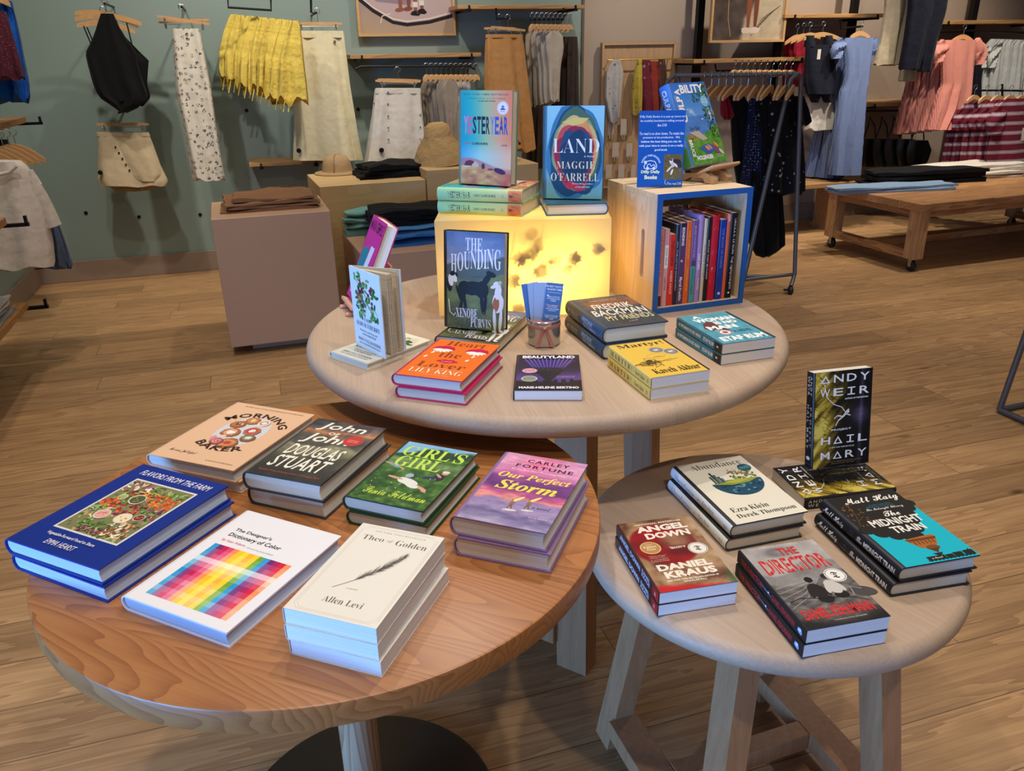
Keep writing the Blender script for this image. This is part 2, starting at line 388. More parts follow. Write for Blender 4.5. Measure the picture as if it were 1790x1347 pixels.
def paint(name, hexc):
    m, nt, b = new_mat(name); tc = N(nt, 'ShaderNodeTexCoord'); nz = N(nt, 'ShaderNodeTexNoise'); nz.inputs['Scale'].default_value = 1.3; L(nt, tc.outputs['Object'], nz.inputs[0])
    mx = N(nt, 'ShaderNodeMix', data_type='RGBA'); c = lin(hexc); mx.inputs[6].default_value = tuple(x * 0.96 for x in c) + (1,); mx.inputs[7].default_value = tuple(x * 1.04 for x in c) + (1,)
    L(nt, nz.outputs[0], mx.inputs[0]); L(nt, mx.outputs[2], b.inputs['Base Color']); b.inputs['Roughness'].default_value = 0.7
    n2 = N(nt, 'ShaderNodeTexNoise'); n2.inputs['Scale'].default_value = 240; L(nt, tc.outputs['Object'], n2.inputs[0]); bp = N(nt, 'ShaderNodeBump'); bp.inputs['Strength'].default_value = 0.04; L(nt, n2.outputs[0], bp.inputs['Height']); L(nt, bp.outputs[0], b.inputs['Normal'])
    return m
WALLV, WALLU = 6.42, -1.62
def struct(name, mb, mat):
    o = mb.build(name, mat); o.rotation_euler = (0, 0, A17); o['kind'] = 'structure'; return o
struct('floor', MB().box((3.2, 1.4, -0.05), (11.4, 10.4, 0.1)), floor_material())
struct('ceiling', MB().box((3.2, 1.4, 3.75), (11.4, 10.4, 0.1)), paint('ceiling_paint', '#d8d2c8'))
USPLIT = 2.6
teal = paint('sage_wall_paint', '#84968f'); taupe = paint('taupe_wall_paint', '#a08e7c')
struct('wall_back', MB().box(((WALLU - 0.1 + USPLIT) / 2, WALLV + 0.06, 1.85), (USPLIT - WALLU + 0.1, 0.12, 3.7)), teal)
struct('wall_back_right', MB().box(((USPLIT + 8.9) / 2, WALLV + 0.06, 1.85), (8.9 - USPLIT, 0.12, 3.7)), taupe)
struct('wall_left', MB().box((WALLU - 0.06, (WALLV + 2.2) / 2, 1.85), (0.12, WALLV - 2.2, 3.7)), teal)
struct('wall_right', MB().box((8.95, 1.4, 1.85), (0.1, 10.2, 3.7)), taupe)
bb = plain('taupe_baseboard', '#8a7767', 0.6)
struct('baseboard_back', MB().box(((WALLU + 8.9) / 2, WALLV - 0.009, 0.075), (8.9 - WALLU, 0.018, 0.15), bev=0.003), bb)
struct('baseboard_left', MB().box((WALLU + 0.009, (WALLV + 2.2) / 2, 0.075), (0.018, WALLV - 2.2 - 0.04, 0.15), bev=0.003), bb)
struct('trim_1', MB().box((USPLIT, WALLV - 0.006, 1.85), (0.02, 0.012, 3.7)), plain('corner_bead', '#5d5348', 0.6))

# ------------------------------------------------------------------ woods
W_FIR = wood('fir_table_top', '#bb7c46', '#8c5028', 'X', board=0.19, ring=3.6, stretch=7, rough=0.38, contrast=0.72, bump=0.03, tone=0.10, nr=64)
W_OAK = wood('bleached_oak', '#cdb59d', '#9d7f68', 'Y', board=0.11, ring=12, stretch=26, rough=0.5, contrast=0.8, tone=0.06, rings=False)
W_LEG = wood('sawn_fir_leg', '#c4946a', '#96663f', 'Z', ring=70, stretch=70, rough=0.6, contrast=0.85, rings=False)
W_PLY = wood('birch_plywood_ply', '#bd987a', '#ab8768', 'Z', ring=3, stretch=7, rough=0.55, contrast=0.35, rings=False)
W_PLYL = wood('pale_plywood', '#c9a877', '#b48f5c', 'X', ring=3, stretch=7, rough=0.5, contrast=0.5)
W_PINE = wood('pine_crate', '#e2c9a8', '#c6a276', 'Z', ring=6, stretch=9, rough=0.6, contrast=0.55)
W_PINEH = wood('pine_crate_level', '#e2c9a8', '#c6a276', 'X', ring=6, stretch=9, rough=0.6, contrast=0.55)
W_HANG = wood('hanger_beech', '#c79a68', '#a87846', 'X', ring=14, stretch=12, rough=0.45, contrast=0.5)
W_SHELF = wood('shelf_oak', '#b58a58', '#8a6238', 'X', ring=8, stretch=14, rough=0.5, contrast=0.8)
W_BENCH = wood('reclaimed_fir', '#c08e5c', '#8e6038', 'X', ring=7, stretch=12, rough=0.55, contrast=0.9, board=0.2)
W_BENCHZ = wood('reclaimed_fir_upright', '#c59868', '#976a42', 'Z', ring=7, stretch=12, rough=0.55, contrast=0.9)
BLACK = plain('black_steel', '#1a1817', 0.45, 0.6)
STEEL = plain('brushed_steel', '#9b9893', 0.3, 0.9)
GREYM = plain('grey_steel_tube', '#6a6c72', 0.4, 0.6)
RUBBER = plain('black_rubber', '#161616', 0.6)

# ------------------------------------------------------------------ the three round tables
ZL, ZR, ZT = 0.768, 0.644, 0.856
def bullnose(r, z, t):
    return [(0.001, z - t), (r - t * 0.42, z - t)] + [(r - t * 0.5 + math.cos(a) * t * 0.5, z - t / 2 + math.sin(a) * t / 2) for a in [R(d) for d in range(-75, 76, 15)]] + [(r - t * 0.42, z), (0.001, z)]
def square_edge(r, z, t):
    return [(0.001, z - t), (r - 0.004, z - t), (r - 0.001, z - t + 0.002), (r, z - t + 0.005), (r, z - 0.004), (r - 0.001, z - 0.0015), (r - 0.004, z), (0.001, z)]
cL = Vector((-0.321, 1.213, 0))
t = empty('round_table', cL, R(-24), 'round table with an orange fir top on a single centre column, front left', 'table', 'round display tables')
MB().lathe(square_edge(0.4696, ZL, 0.040), n=128).build('tabletop', W_FIR, t, smooth=35)
MB().lathe([(0.03, 0.02), (0.038, 0.02), (0.038, ZL - 0.045), (0.03, ZL - 0.0405)], n=40).build('column', wood('pale_fir_column', '#c9a685', '#9a7352', 'Z', ring=9, stretch=12, rough=0.5), t, smooth=35)
MB().lathe([(0.001, 0.0), (0.272, 0.0), (0.275, 0.004), (0.275, 0.012), (0.268, 0.016), (0.06, 0.020), (0.045, 0.03), (0.001, 0.03)], n=72).build('base_plate', plain('dark_bronze_plate', '#4b443b', 0.4, 0.8), t, smooth=35)
MB().lathe([(0.040, 0.03), (0.046, 0.03), (0.046, 0.055), (0.040, 0.055)], n=40).build('column_collar', BLACK, t, smooth=35)

def splay_table(c, ztop, r, thick, ang0, rfoot, rtop, wl, tl, name_rot, label):
    t = empty('round_table', c, 0, label, 'table', 'round display tables')
    top = MB().lathe(bullnose(r, ztop, thick), n=128).build('tabletop', W_OAK, t, smooth=40); top.rotation_euler = (0, 0, name_rot)
    zt = ztop - thick
    feet = []
    for k in range(4):
        a = R(ang0 + 90 * k); d = Vector((math.cos(a), math.sin(a), 0)); feet.append((d * rfoot, d * rtop + Vector((0, 0, zt))))
    frames = [(0, 1), (3, 2)]
    for fa, fb in frames:
        across = (feet[fb][0] - feet[fa][0]).normalized()
        for k in (fa, fb):
            lo, hi = feet[k]
            ax = (hi - lo).normalized()
            mb = MB(); nrm = Vector((-across.y, across.x, 0))
            x = across; y = nrm
            h = [(-wl / 2, -tl / 2), (wl / 2, -tl / 2), (wl / 2, tl / 2), (-wl / 2, tl / 2)]
            ring = [[p + x * i + y * j for i, j in h] for p in (lo, hi - Vector((0, 0, 0.0)))]
            mb.loft(ring).build('leg', W_LEG, t)
        p = feet[fa][0].lerp(feet[fa][1], 0.13); q_ = feet[fb][0].lerp(feet[fb][1], 0.13)
        d = (q_ - p).normalized()
        MB().beam(p + d * wl * 0.5, q_ - d * wl * 0.5, tl * 1.6, wl * 0.7).build('stretcher', W_LEG, t)
        p = feet[fa][1] - Vector((0, 0, 0.03)); q_ = feet[fb][1] - Vector((0, 0, 0.03)); d = (q_ - p).normalized()
        MB().beam(p + d * wl * 0.5, q_ - d * wl * 0.5, tl * 1.2, 0.05).build('top_rail', W_LEG, t)
    m1 = feet[0][0].lerp(feet[0][1], .13).lerp(feet[1][0].lerp(feet[1][1], .13), .5); m2 = feet[3][0].lerp(feet[3][1], .13).lerp(feet[2][0].lerp(feet[2][1], .13), .5)
    d = (m2 - m1).normalized()
    MB().beam(m1 + d * tl * 0.8, m2 - d * tl * 0.8, wl * 0.7, tl).build('cross_stretcher', W_LEG, t)
    return t
splay_table(Vector((0.482, 1.290, 0)), ZR, 0.347, 0.042, 154, 0.295, 0.20, 0.062, 0.045, R(35), 'low round table with a bleached oak top and splayed legs, front right')
splay_table(Vector((0.088, 1.971, 0)), ZT, 0.605, 0.046, 193, 0.31, 0.27, 0.085, 0.06, R(12), 'tall round table with a wide bleached oak top, behind the two smaller ones')

# ------------------------------------------------------------------ plinths
A20 = R(20)
def plinth(loc, size, rot, label, mat, toe=0.05, topm=None):
    t = empty('display_plinth', loc, rot, label, 'plinth', 'plywood display plinths')
    sx, sy, sz = size
    MB().box((sx / 2, sy / 2, (sz + toe) / 2), (sx, sy, sz - toe), bev=0.003).build('body', mat, t)
    if toe: MB().box((sx / 2 + 0.03, sy / 2 + 0.03, toe / 2), (sx - 0.16, sy - 0.12, toe)).build('toe_kick', mat, t)
    return t
P1 = S(405, 611, 0.04); P1.z = 0
plinth(P1, (0.60, 0.55, 0.743), R(18.5), 'brown plywood plinth on the left under the folded brown trousers', W_PLY)
P2 = UVZ(0.34, 4.98, 0)
plinth(P2, (0.655, 0.58, 0.78), A20, 'pale plywood plinth in the middle carrying the straw hat and black trousers', W_PLYL, toe=0)
PLOW = UVZ(0.482, 4.29, 0)
plinth(PLOW, (1.15, 0.66, 0.50), A20, 'low plywood plinth under the folded blue jeans, in front of the pale one', W_PLY, toe=0)

for i, (px, py) in enumerate(((431, 193), (626, 191), (243, 379), (350, 375), (150, 372))):
    q = WP(px, py, WALLV - .004); tag(MB().lathe([(.001, -.004), (.011, -.004), (.013, 0), (.011, .004), (.001, .004)], n=16).xf(Matrix.Rotation(A17, 4, 'Z') @ Matrix.Rotation(PI / 2, 4, 'X')).build('wall_socket', BLACK, None), 'small black fixing socket in the sage wall, ' + ('below the lemon shorts', 'right of the cream maxi skirt', 'below the sand wrap shorts', 'below the boat print skirt', 'low on the left')[i], 'wall socket', 'fixing sockets in the sage wall').location = q
# ------------------------------------------------------------------ printing on covers: flat ink shapes and lettering, one mesh per printed face
def hx(h): h = h.lstrip('#'); return np.array([int(h[i:i + 2], 16) / 255 for i in (0, 2, 4)])
def tolin(a): a = np.clip(np.asarray(a, float), 0, 1); return np.where(a <= 0.04045, a / 12.92, ((a + 0.055) / 1.055) ** 2.4)
def vnoise(x, y, sc, seed=0, octs=3, sy=None):
    rs = np.random.RandomState(seed); T = rs.rand(64, 64); out = 0; amp = 1; tot = 0
    sy = sc if sy is None else sy
    for o in range(octs):
        X = x * sc * 2 ** o + 7.3 * o; Y = y * sy * 2 ** o + 3.1 * o
        xi = np.floor(X).astype(int); yi = np.floor(Y).astype(int); fx = X - xi; fy = Y - yi; fx = fx * fx * (3 - 2 * fx); fy = fy * fy * (3 - 2 * fy)
        g = lambda a, b: T[a % 64, b % 64]
        v = (g(xi, yi) * (1 - fx) + g(xi + 1, yi) * fx) * (1 - fy) + (g(xi, yi + 1) * (1 - fx) + g(xi + 1, yi + 1) * fx) * fy
        out = out + v * amp; tot += amp; amp *= 0.55
    return out / tot
def mixc(c0, c1, t):
    t = np.clip(np.asarray(t, float), 0, 1)[..., None]; return c0 * (1 - t) + c1 * t
def sstep(a, b, x): t = np.clip((x - a) / (b - a), 0, 1); return t * t * (3 - 2 * t)
def ramp(stops, t):
    t = np.asarray(t, float); out = np.zeros(t.shape + (3,))
    ps = [p for p, c in stops]; cs = np.array([hx(c) for p, c in stops])
    for k in range(3): out[..., k] = np.interp(t, ps, cs[:, k])
    return out
MATHF = {'serifb': (0x1D400, 0x1D41A, 0x1D7CE), 'serifi': (0x1D434, 0x1D44E, None), 'serifbi': (0x1D468, 0x1D482, None), 'script': (0x1D4D0, 0x1D4EA, None),
         'frak': (0x1D56C, 0x1D586, None), 'sans': (0x1D5A0, 0x1D5BA, 0x1D7E2), 'sansb': (0x1D5D4, 0x1D5EE, 0x1D7EC), 'sansi': (0x1D608, 0x1D622, None), 'sansbi': (0x1D63C, 0x1D656, None), 'mono': (0x1D670, 0x1D68A, 0x1D7F6)}
HOLES = {0x1D455: 0x210E}
def styled(s, style):
    if style not in MATHF: return s
    U_, l_, d_ = MATHF[style]; out = []
    for ch in s:
        if 'A' <= ch <= 'Z': c = U_ + ord(ch) - 65
        elif 'a' <= ch <= 'z': c = l_ + ord(ch) - 97
        elif ch.isdigit() and d_: c = d_ + ord(ch) - 48
        else: out.append(ch); continue
        out.append(chr(HOLES.get(c, c)))
    return ''.join(out)
GLY = {}; TXT = None
def glyphs(s, style, off, space):
    key = (s, style, off, space)
    if key in GLY: return GLY[key]
    st = {'thin': 'serifb', 'thini': 'serifi'}.get(style, style); sl = 0.0
    off = off + {'thin': -0.012, 'heavy': 0.027, 'heavyi': 0.014, 'sansb': 0.012, 'sansbi': 0.018}.get(style, 0.0)
    if style in ('heavyi', 'sansi', 'sansbi'): sl = 0.2
    if style in ('heavy', 'heavyi', 'sans', 'sansb', 'sansi', 'sansbi'): st = 'plain'
    global TXT
    if TXT is None: c = bpy.data.curves.new('lettering', 'FONT'); c.resolution_u = 2; TXT = bpy.data.objects.new('lettering', c)
    o = TXT; c = o.data; c.body = styled(s, st); c.offset = off; c.space_character = space; c.shear = sl
    me = o.to_mesh(); ev = o
    n = len(me.vertices); co = np.zeros(n * 3); me.vertices.foreach_get('co', co); co = co.reshape(-1, 3)[:, :2]
    fs = [tuple(p.vertices) for p in me.polygons]
    ev.to_mesh_clear()
    if n:
        mn = co.min(0); mx = co.max(0); co = (co - mn) / np.maximum(mx - mn, 1e-6); asp = (mx - mn)[0] / max(1e-6, (mx - mn)[1])
    else: asp = 1
    GLY[key] = (co, fs, asp); return GLY[key]
class Art:
    STEP = 0.000010
    def __init__(s, w, h): s.w, s.h = w, h; s.V = []; s.F = []; s.C = []; s.n = 0; s.k = 1; s.spine = False
    def _add(s, pts, faces, col):
        """pts in cover fractions, colour srgb"""
        pts = np.asarray(pts, float); z = np.full((len(pts), 1), s.k * s.STEP); s.k += 1
        xy = (pts[:, :2] - 0.5) * np.array([s.w, s.h]); s.V.append(np.hstack([xy, z]))
        s.F.extend([tuple(i + s.n for i in f) for f in faces]); s.n += len(pts)
        col = hx(col) if isinstance(col, str) else np.asarray(col, float)
        s.C.append(tolin(np.broadcast_to(col, (len(pts), 3)))); return s
    def poly(s, pts, col): return s._add(pts, [tuple(range(len(pts)))], col)
    def rect(s, x0, y0, x1, y1, col): return s.poly([(x0, y0), (x1, y0), (x1, y1), (x0, y1)], col)
    def fill(s, col):
        if s.spine: c = hx(col); return s.raster(lambda X, Y: np.zeros(X.shape + (3,)) + c, (0, 0, 1, 1), 2, 14)
        return s.rect(0, 0, 1, 1, col)
    def raster(s, fn, box=(0, 0, 1, 1), nx=60, ny=90):
        if s.spine: ny = 14
        x0, y0, x1, y1 = box; X, Y = np.meshgrid(np.linspace(0, 1, nx + 1), np.linspace(0, 1, ny + 1)); C = fn(X, Y)
        pts = np.stack([x0 + X.ravel() * (x1 - x0), y0 + Y.ravel() * (y1 - y0)], 1); q = nx + 1
        fs = [(j * q + i, j * q + i + 1, (j + 1) * q + i + 1, (j + 1) * q + i) for j in range(ny) for i in range(nx)]
        return s._add(pts, fs, np.clip(C, 0, 1).reshape(-1, 3))
    def ell(s, cx, cy, rx, ry=None, col='#ffffff', rot=0, n=28, wob=0, seed=0, a0=0, a1=360):
        """rx in widths; ry in widths too (so equal is round)"""
        k = 1.0 if (s.spine and ry is not None) else s.w / s.h; ry = rx if ry is None else ry; rs = np.random.RandomState(seed); a = np.radians(np.linspace(a0, a1, n, endpoint=a1 - a0 < 360))
        rr = 1 + wob * (rs.rand(n) - .5) * 2; x = np.cos(a) * rx * rr; y = np.sin(a) * ry * rr; t = R(rot)
        return s.poly(np.stack([cx + x * math.cos(t) - y * math.sin(t), cy + (x * math.sin(t) + y * math.cos(t)) * k], 1), col)
    def ring(s, cx, cy, r, t, col, n=36):
        k = s.w / s.h; a = np.linspace(0, 2 * PI, n, endpoint=False); o = np.stack([cx + np.cos(a) * r, cy + np.sin(a) * r * k], 1); i_ = np.stack([cx + np.cos(a) * (r - t), cy + np.sin(a) * (r - t) * k], 1)
        return s._add(np.vstack([o, i_]), [(j, (j + 1) % n, n + (j + 1) % n, n + j) for j in range(n)], col)
    def line(s, pts, wd, col, taper=False):
        pts = np.asarray(pts, float); k = s.h / s.w; P = pts * np.array([1, k]); d = np.gradient(P, axis=0); d /= np.maximum(np.linalg.norm(d, axis=1, keepdims=True), 1e-9)
        nrm = np.stack([-d[:, 1], d[:, 0]], 1) * wd / 2
        if taper: nrm *= np.linspace(1, 0.15, len(P))[:, None]
        A_ = (P + nrm) / np.array([1, k]); B_ = (P - nrm) / np.array([1, k]); m = len(P)
        return s._add(np.vstack([A_, B_]), [(i, i + 1, m + i + 1, m + i) for i in range(m - 1)], col)
    def frame(s, x0, y0, x1, y1, t, col):
        k = s.w / s.h; o = [(x0, y0), (x1, y0), (x1, y1), (x0, y1)]; i_ = [(x0 + t, y0 + t * k), (x1 - t, y0 + t * k), (x1 - t, y1 - t * k), (x0 + t, y1 - t * k)]
        return s._add(o + i_, [(j, (j + 1) % 4, 4 + (j + 1) % 4, 4 + j) for j in range(4)], col)
    def text(s, body, style, box, col, rot=0, off=0.0, space=1.0, warp=None, fit='box', shear=0.0):
        x0, y0, x1, y1 = box; co, fs, asp = glyphs(body, style, off, space)
        if not len(co): return s
        p = co.copy()
        if shear: p[:, 0] = (p[:, 0] + p[:, 1] * shear) / (1 + abs(shear))
        if fit == 'h':      # keep the letters' own width, centred in the box
            wd = asp * (y1 - y0) * s.h / s.w; m = (x0 + x1) / 2; x0, x1 = m - wd / 2, m + wd / 2
        if s.spine:     # cut the letters into level bands so that they can bend round the spine
            import bmesh
            bm = bmesh.new(); vs = [bm.verts.new((q[0], q[1], 0)) for q in p]
            for f in fs:
                try: bm.faces.new([vs[i] for i in f])
                except ValueError: pass
            for yy in (.16, .33, .5, .67, .84): bmesh.ops.bisect_plane(bm, geom=bm.verts[:] + bm.edges[:] + bm.faces[:], plane_co=(0, yy, 0), plane_no=(0, 1, 0))
            bm.verts.index_update(); p = np.array([v.co[:2] for v in bm.verts]); fs = [tuple(v.index for v in f.verts) for f in bm.faces]; bm.free()
        if warp: p = warp(p)
        else:
            if rot == 90: p = np.stack([1 - p[:, 1], p[:, 0]], 1)
            elif rot == -90: p = np.stack([p[:, 1], 1 - p[:, 0]], 1)
            elif rot == 180: p = 1 - p
            p = np.stack([x0 + p[:, 0] * (x1 - x0), y0 + p[:, 1] * (y1 - y0)], 1)
        return s._add(p, fs, col)
    def arc(s, cx, cy, r, hgt, a0, a1, inside=False):
        """warp that bends lettering round a circle (radii in widths)"""
        k = s.w / s.h
        def f(p):
            a = np.radians(a0 + (a1 - a0) * p[:, 0]); rr = r + (hgt * (1 - p[:, 1]) if inside else hgt * p[:, 1]); return np.stack([cx + np.cos(a) * rr, cy + np.sin(a) * rr * k], 1)
        return f
    def build(s, name, parent, M=None, z=0.0, rough=0.38):
        v = np.vstack(s.V); v[:, 2] += z
        if M is not None: v = v @ np.array(M.to_3x3()).T + np.array(M.to_translation())
        me = bpy.data.meshes.new(name); me.from_pydata(v.tolist(), [], s.F)
        c = np.hstack([np.vstack(s.C), np.ones((len(v), 1))]).astype(np.float32)
        at = me.color_attributes.new('Col', 'FLOAT_COLOR', 'POINT'); at.data.foreach_set('color', c.ravel())
        me.materials.append(print_mat('printed_ink' if rough == 0.38 else 'printed_ink_%d' % int(rough * 100), rough)); me.update()
        o = bpy.data.objects.new(name, me); COL.objects.link(o); o.parent = parent; return o

# ------------------------------------------------------------------ books
def cprism(mb, outer, inner, y0, y1, mi=0):
    n = len(outer); vs = []
    for (x, z) in outer: vs += [(x, y0, z), (x, y1, z)]
    for (x, z) in inner: vs += [(x, y0, z), (x, y1, z)]
    fs = []; o = 2 * n
    for i in range(n - 1):
        a, b = 2 * i, 2 * i + 2
        fs += [(a, a + 1, b + 1, b), (o + a, o + b, o + b + 1, o + a + 1), (a, b, o + b, o + a), (a + 1, o + a + 1, o + b + 1, b + 1)]
    fs += [(0, o, o + 1, 1), (2 * n - 2, 2 * n - 1, o + 2 * n - 1, o + 2 * n - 2)]
    mb.add(vs, fs, mi)
def book(name, M, w, h, t, hard, cover_hex, label, group=None, front=None, spine=None, pages='#ece6da', back_hex=None, name_pages='page_block', rough=0.38):
    """local frame: x across the cover from spine (-w/2) to fore edge, y up the cover, z from back board (0) to front board (t)"""
    root = empty(name, M.to_translation(), M.to_3x3(), label, 'book', group)
    cm = plain('cover_' + cover_hex.strip('#'), cover_hex, 0.4); pm = pages_mat('pages_' + pages.strip('#'), pages)
    mb = MB(); pb = MB()
    if hard:
        bt = 0.0026; bulge = min(0.007, t * 0.22); ang = [PI / 2 * 1 + PI * i / 10 for i in range(11)]
        so = [(-w / 2 + 0.004 + math.cos(a) * (bulge + 0.004), t / 2 + math.sin(a) * t / 2) for a in ang]
        si = [(-w / 2 + 0.004 + math.cos(a) * (bulge + 0.004 - 0.0018), t / 2 + math.sin(a) * (t / 2 - bt)) for a in ang]
        cprism(mb, [(w / 2, t)] + so + [(w / 2, 0)], [(w / 2, t - bt)] + si + [(w / 2, bt)], -h / 2, h / 2)
        e = 0.0035; z0, z1 = bt + 0.0002, t - bt - 0.0002
        left = [(x + 0.0006, z0 + (z - bt) / (t - 2 * bt) * (z1 - z0)) for x, z in si[::2]]
        right = [(w / 2 - e - math.sin(PI * i / 6) * 0.003, z0 + (z1 - z0) * i / 6) for i in range(7)]
        poly = left + right
        n = len(poly); pb.add([(x, -h / 2 + e, z) for x, z in poly] + [(x, h / 2 - e, z) for x, z in poly], [tuple(range(n)), tuple(range(n, 2 * n))[::-1]] + [(i, n + i, n + (i + 1) % n, (i + 1) % n) for i in range(n)])
        spx = -w / 2 + 0.004 - (bulge + 0.004); spw = t * 0.86; zf = t
    else:
        bt = 0.0007; g = 0.002
        cprism(mb, [(w / 2, t), (-w / 2 + g, t), (-w / 2, t - g), (-w / 2, g), (-w / 2 + g, 0), (w / 2, 0)], [(w / 2, t - bt), (-w / 2 + g, t - bt), (-w / 2 + bt, t - g), (-w / 2 + bt, g), (-w / 2 + g, bt), (w / 2, bt)], -h / 2, h / 2)
        pb.box((0.0008, 0, t / 2), (w - 0.0034, h - 0.0012, t - 2 * bt - 0.0003)); spx = -w / 2; spw = t - 2 * g; zf = t
    mb.build('cover', cm, root, smooth=30 if hard else False)
    pb.build(name_pages, pm, root)
    if front:
        a = Art(w - (0.006 if hard else 0.004), h - 0.0006); front(a); a.build('cover_print', root, Matrix.Translation((0.003 if hard else 0.002, 0, zf)), 0.00005, rough)
    if spine:
        a = Art(h - 0.002, spw); a.spine = True; spine(a)       # spine lettering reads from head to tail: art x = head to tail
        if hard:
            # bend the print over the rounded spine
            v = np.vstack(a.V); th = np.clip(v[:, 1] / (t / 2), -0.97, 0.97); aa = PI - np.arcsin(th); rad = bulge + 0.004 + v[:, 2] + 0.00025
            P_ = np.stack([-w / 2 + 0.004 + np.cos(aa) * rad, -v[:, 0], t / 2 + v[:, 1]], 1)
            P_[:, 0] -= 0.0
            a.V = [P_]; a.k = 0
            a.build('spine_print', root, None, 0.0, rough)
        else:
            a.build('spine_print', root, Matrix(((0, 0, -1, spx), (-1, 0, 0, 0), (0, 1, 0, t / 2), (0, 0, 0, 1))), 0.00005, rough)
    return root
def flat_M(x, y, z, ang): return Matrix.Translation((x, y, z)) @ Matrix.Rotation(R(ang), 4, 'Z')
def stand_M(bl, br, z0, h, t, lean, w=None, ref='c'):
    """upright book whose front face's lower edge runs from pixel bl to pixel br on level z0, leaning back"""
    a = S(bl[0], bl[1], z0); b = S(br[0], br[1], z0); r = (b - a); r.z = 0; r.normalize()
    nh = Vector((r.y, -r.x, 0)); l = R(lean); up = ZUP * math.cos(l) - nh * math.sin(l); n = nh * math.cos(l) + ZUP * math.sin(l)
    c = (a + b) / 2 if ref == 'c' else (a + r * w / 2 if ref == 'l' else b - r * w / 2)
    loc = c + up * (h / 2) - n * t
    # the lower back edge must not dip below z0
    M = Matrix(((r.x, up.x, n.x, loc.x), (r.y, up.y, n.y, loc.y), (r.z, up.z, n.z, loc.z), (0, 0, 0, 1)))
    return Matrix.Translation((0, 0, t * math.sin(l))) @ M
# ------------------------------------------------------------------ cover designs
def blobs(a, n, box, cols, r0, r1, seed, wob=0.25, flat=0.75, clip=None):
    rs = np.random.RandomState(seed); st = 0.16
    for i in range(n):
        x = box[0] + rs.rand() * (box[2] - box[0]); y = box[1] + rs.rand() * (box[3] - box[1]); r = r0 + rs.rand() * (r1 - r0)
        if clip and not clip(x, y): continue
        a.ell(x, y, r, r * flat * (0.6 + 0.6 * rs.rand()), cols[rs.randint(len(cols))], rs.rand() * 180, 10, wob, rs.randint(999)); a.k += st - 1
def lines(a, rows, style, col, x0, x1, y, lh, gap, fit='h'):
    for r_ in rows:
        if r_: a.text(r_, style, (x0, y - lh, x1, y), col, fit=fit)
        y -= lh + gap

def art_flavors(a):
    a.fill('#0b2a86'); a.text('FLAVORS FROM THE FARM', 'sansi', (.10, .885, .90, .945), '#e8e6ee', off=.004)
    x0, y0, x1, y1 = .155, .205, .865, .835; a.rect(x0, y0, x1, y1, '#d9d8d2')
    q = (x0 + .02, y0 + .015, x1 - .02, y1 - .015); a.rect(*q, '#7d7a55')
    grn = ['#3f6a2c', '#5d8a38', '#2f5426', '#8aa552', '#a9bd74']; red = ['#b8322a', '#d2542c', '#e0702f', '#8d2327']; yel = ['#e3a73a', '#e8c05c', '#d8863a']; pur = ['#6a2b47', '#8a4860', '#a86a72', '#4e2238']; wht = ['#efe6d2', '#e6d3b0', '#f3efe6']
    def reg(n, b, c, r0, r1, s, fl=.5): blobs(a, n, (q[0] + b[0] * (q[2] - q[0]), q[1] + b[1] * (q[3] - q[1]), q[0] + b[2] * (q[2] - q[0]), q[1] + b[3] * (q[3] - q[1])), c, r0, r1, s, .3, fl)
    reg(160, (.03, .02, .97, .98), grn + ['#a98e5e', '#c7a469'], .014, .032, 1)
    reg(40, (.03, .78, .4, .97), pur + wht, .018, .035, 2); reg(50, (.4, .8, .97, .97), grn, .018, .04, 3, .3)
    reg(45, (.06, .55, .35, .78), grn + red, .014, .03, 4); reg(60, (.3, .62, .75, .85), yel + red, .016, .034, 5, .3)
    reg(55, (.66, .6, .97, .84), ['#d8622b', '#e58038', '#c84b26'], .016, .036, 6, .28); reg(55, (.25, .38, .7, .6), red + pur, .01, .022, 7, .9)
    reg(40, (.66, .42, .97, .62), grn + pur, .016, .032, 8); reg(40, (.04, .26, .3, .5), ['#b5c48a', '#dbe0b4', '#8fae62'], .014, .04, 9, .25)
    reg(30, (.05, .46, .28, .6), red, .014, .024, 10, .9); reg(50, (.62, .04, .97, .3), ['#6b4a33', '#e0b98a', '#b4593c', '#efe3cf'], .014, .03, 11)
    reg(50, (.2, .03, .62, .22), grn, .016, .036, 12, .35); reg(30, (.3, .02, .6, .12), pur, .014, .024, 13)
    for cx, cy, r, c in ((.43, .68, .075, '#4e5a36'), (.3, .33, .07, '#e2a39a'), (.62, .35, .075, '#ead9b6'), (.8, .42, .05, '#7d2c28'), (.2, .66, .045, '#a8b56a')):
        X, Y = q[0] + cx * (q[2] - q[0]), q[1] + cy * (q[3] - q[1]); a.ell(X, Y, r, r, '#d8d2c2'); a.ell(X, Y, r * .86, r * .86, c, 0, 24, .05, 3); blobs(a, 8, (X - r * .5, Y - r * .35, X + r * .5, Y + r * .35), ['#c94f3a', '#7f9a4a', c], .006, .013, int(cx * 99))
    a.text('Vegetable-Forward Food to Share', 'sansb', (.2, .128, .72, .162), '#e8e6ee'); a.text('EMMA HEARST', 'sansi', (.3, .055, .62, .1), '#e8e6ee')
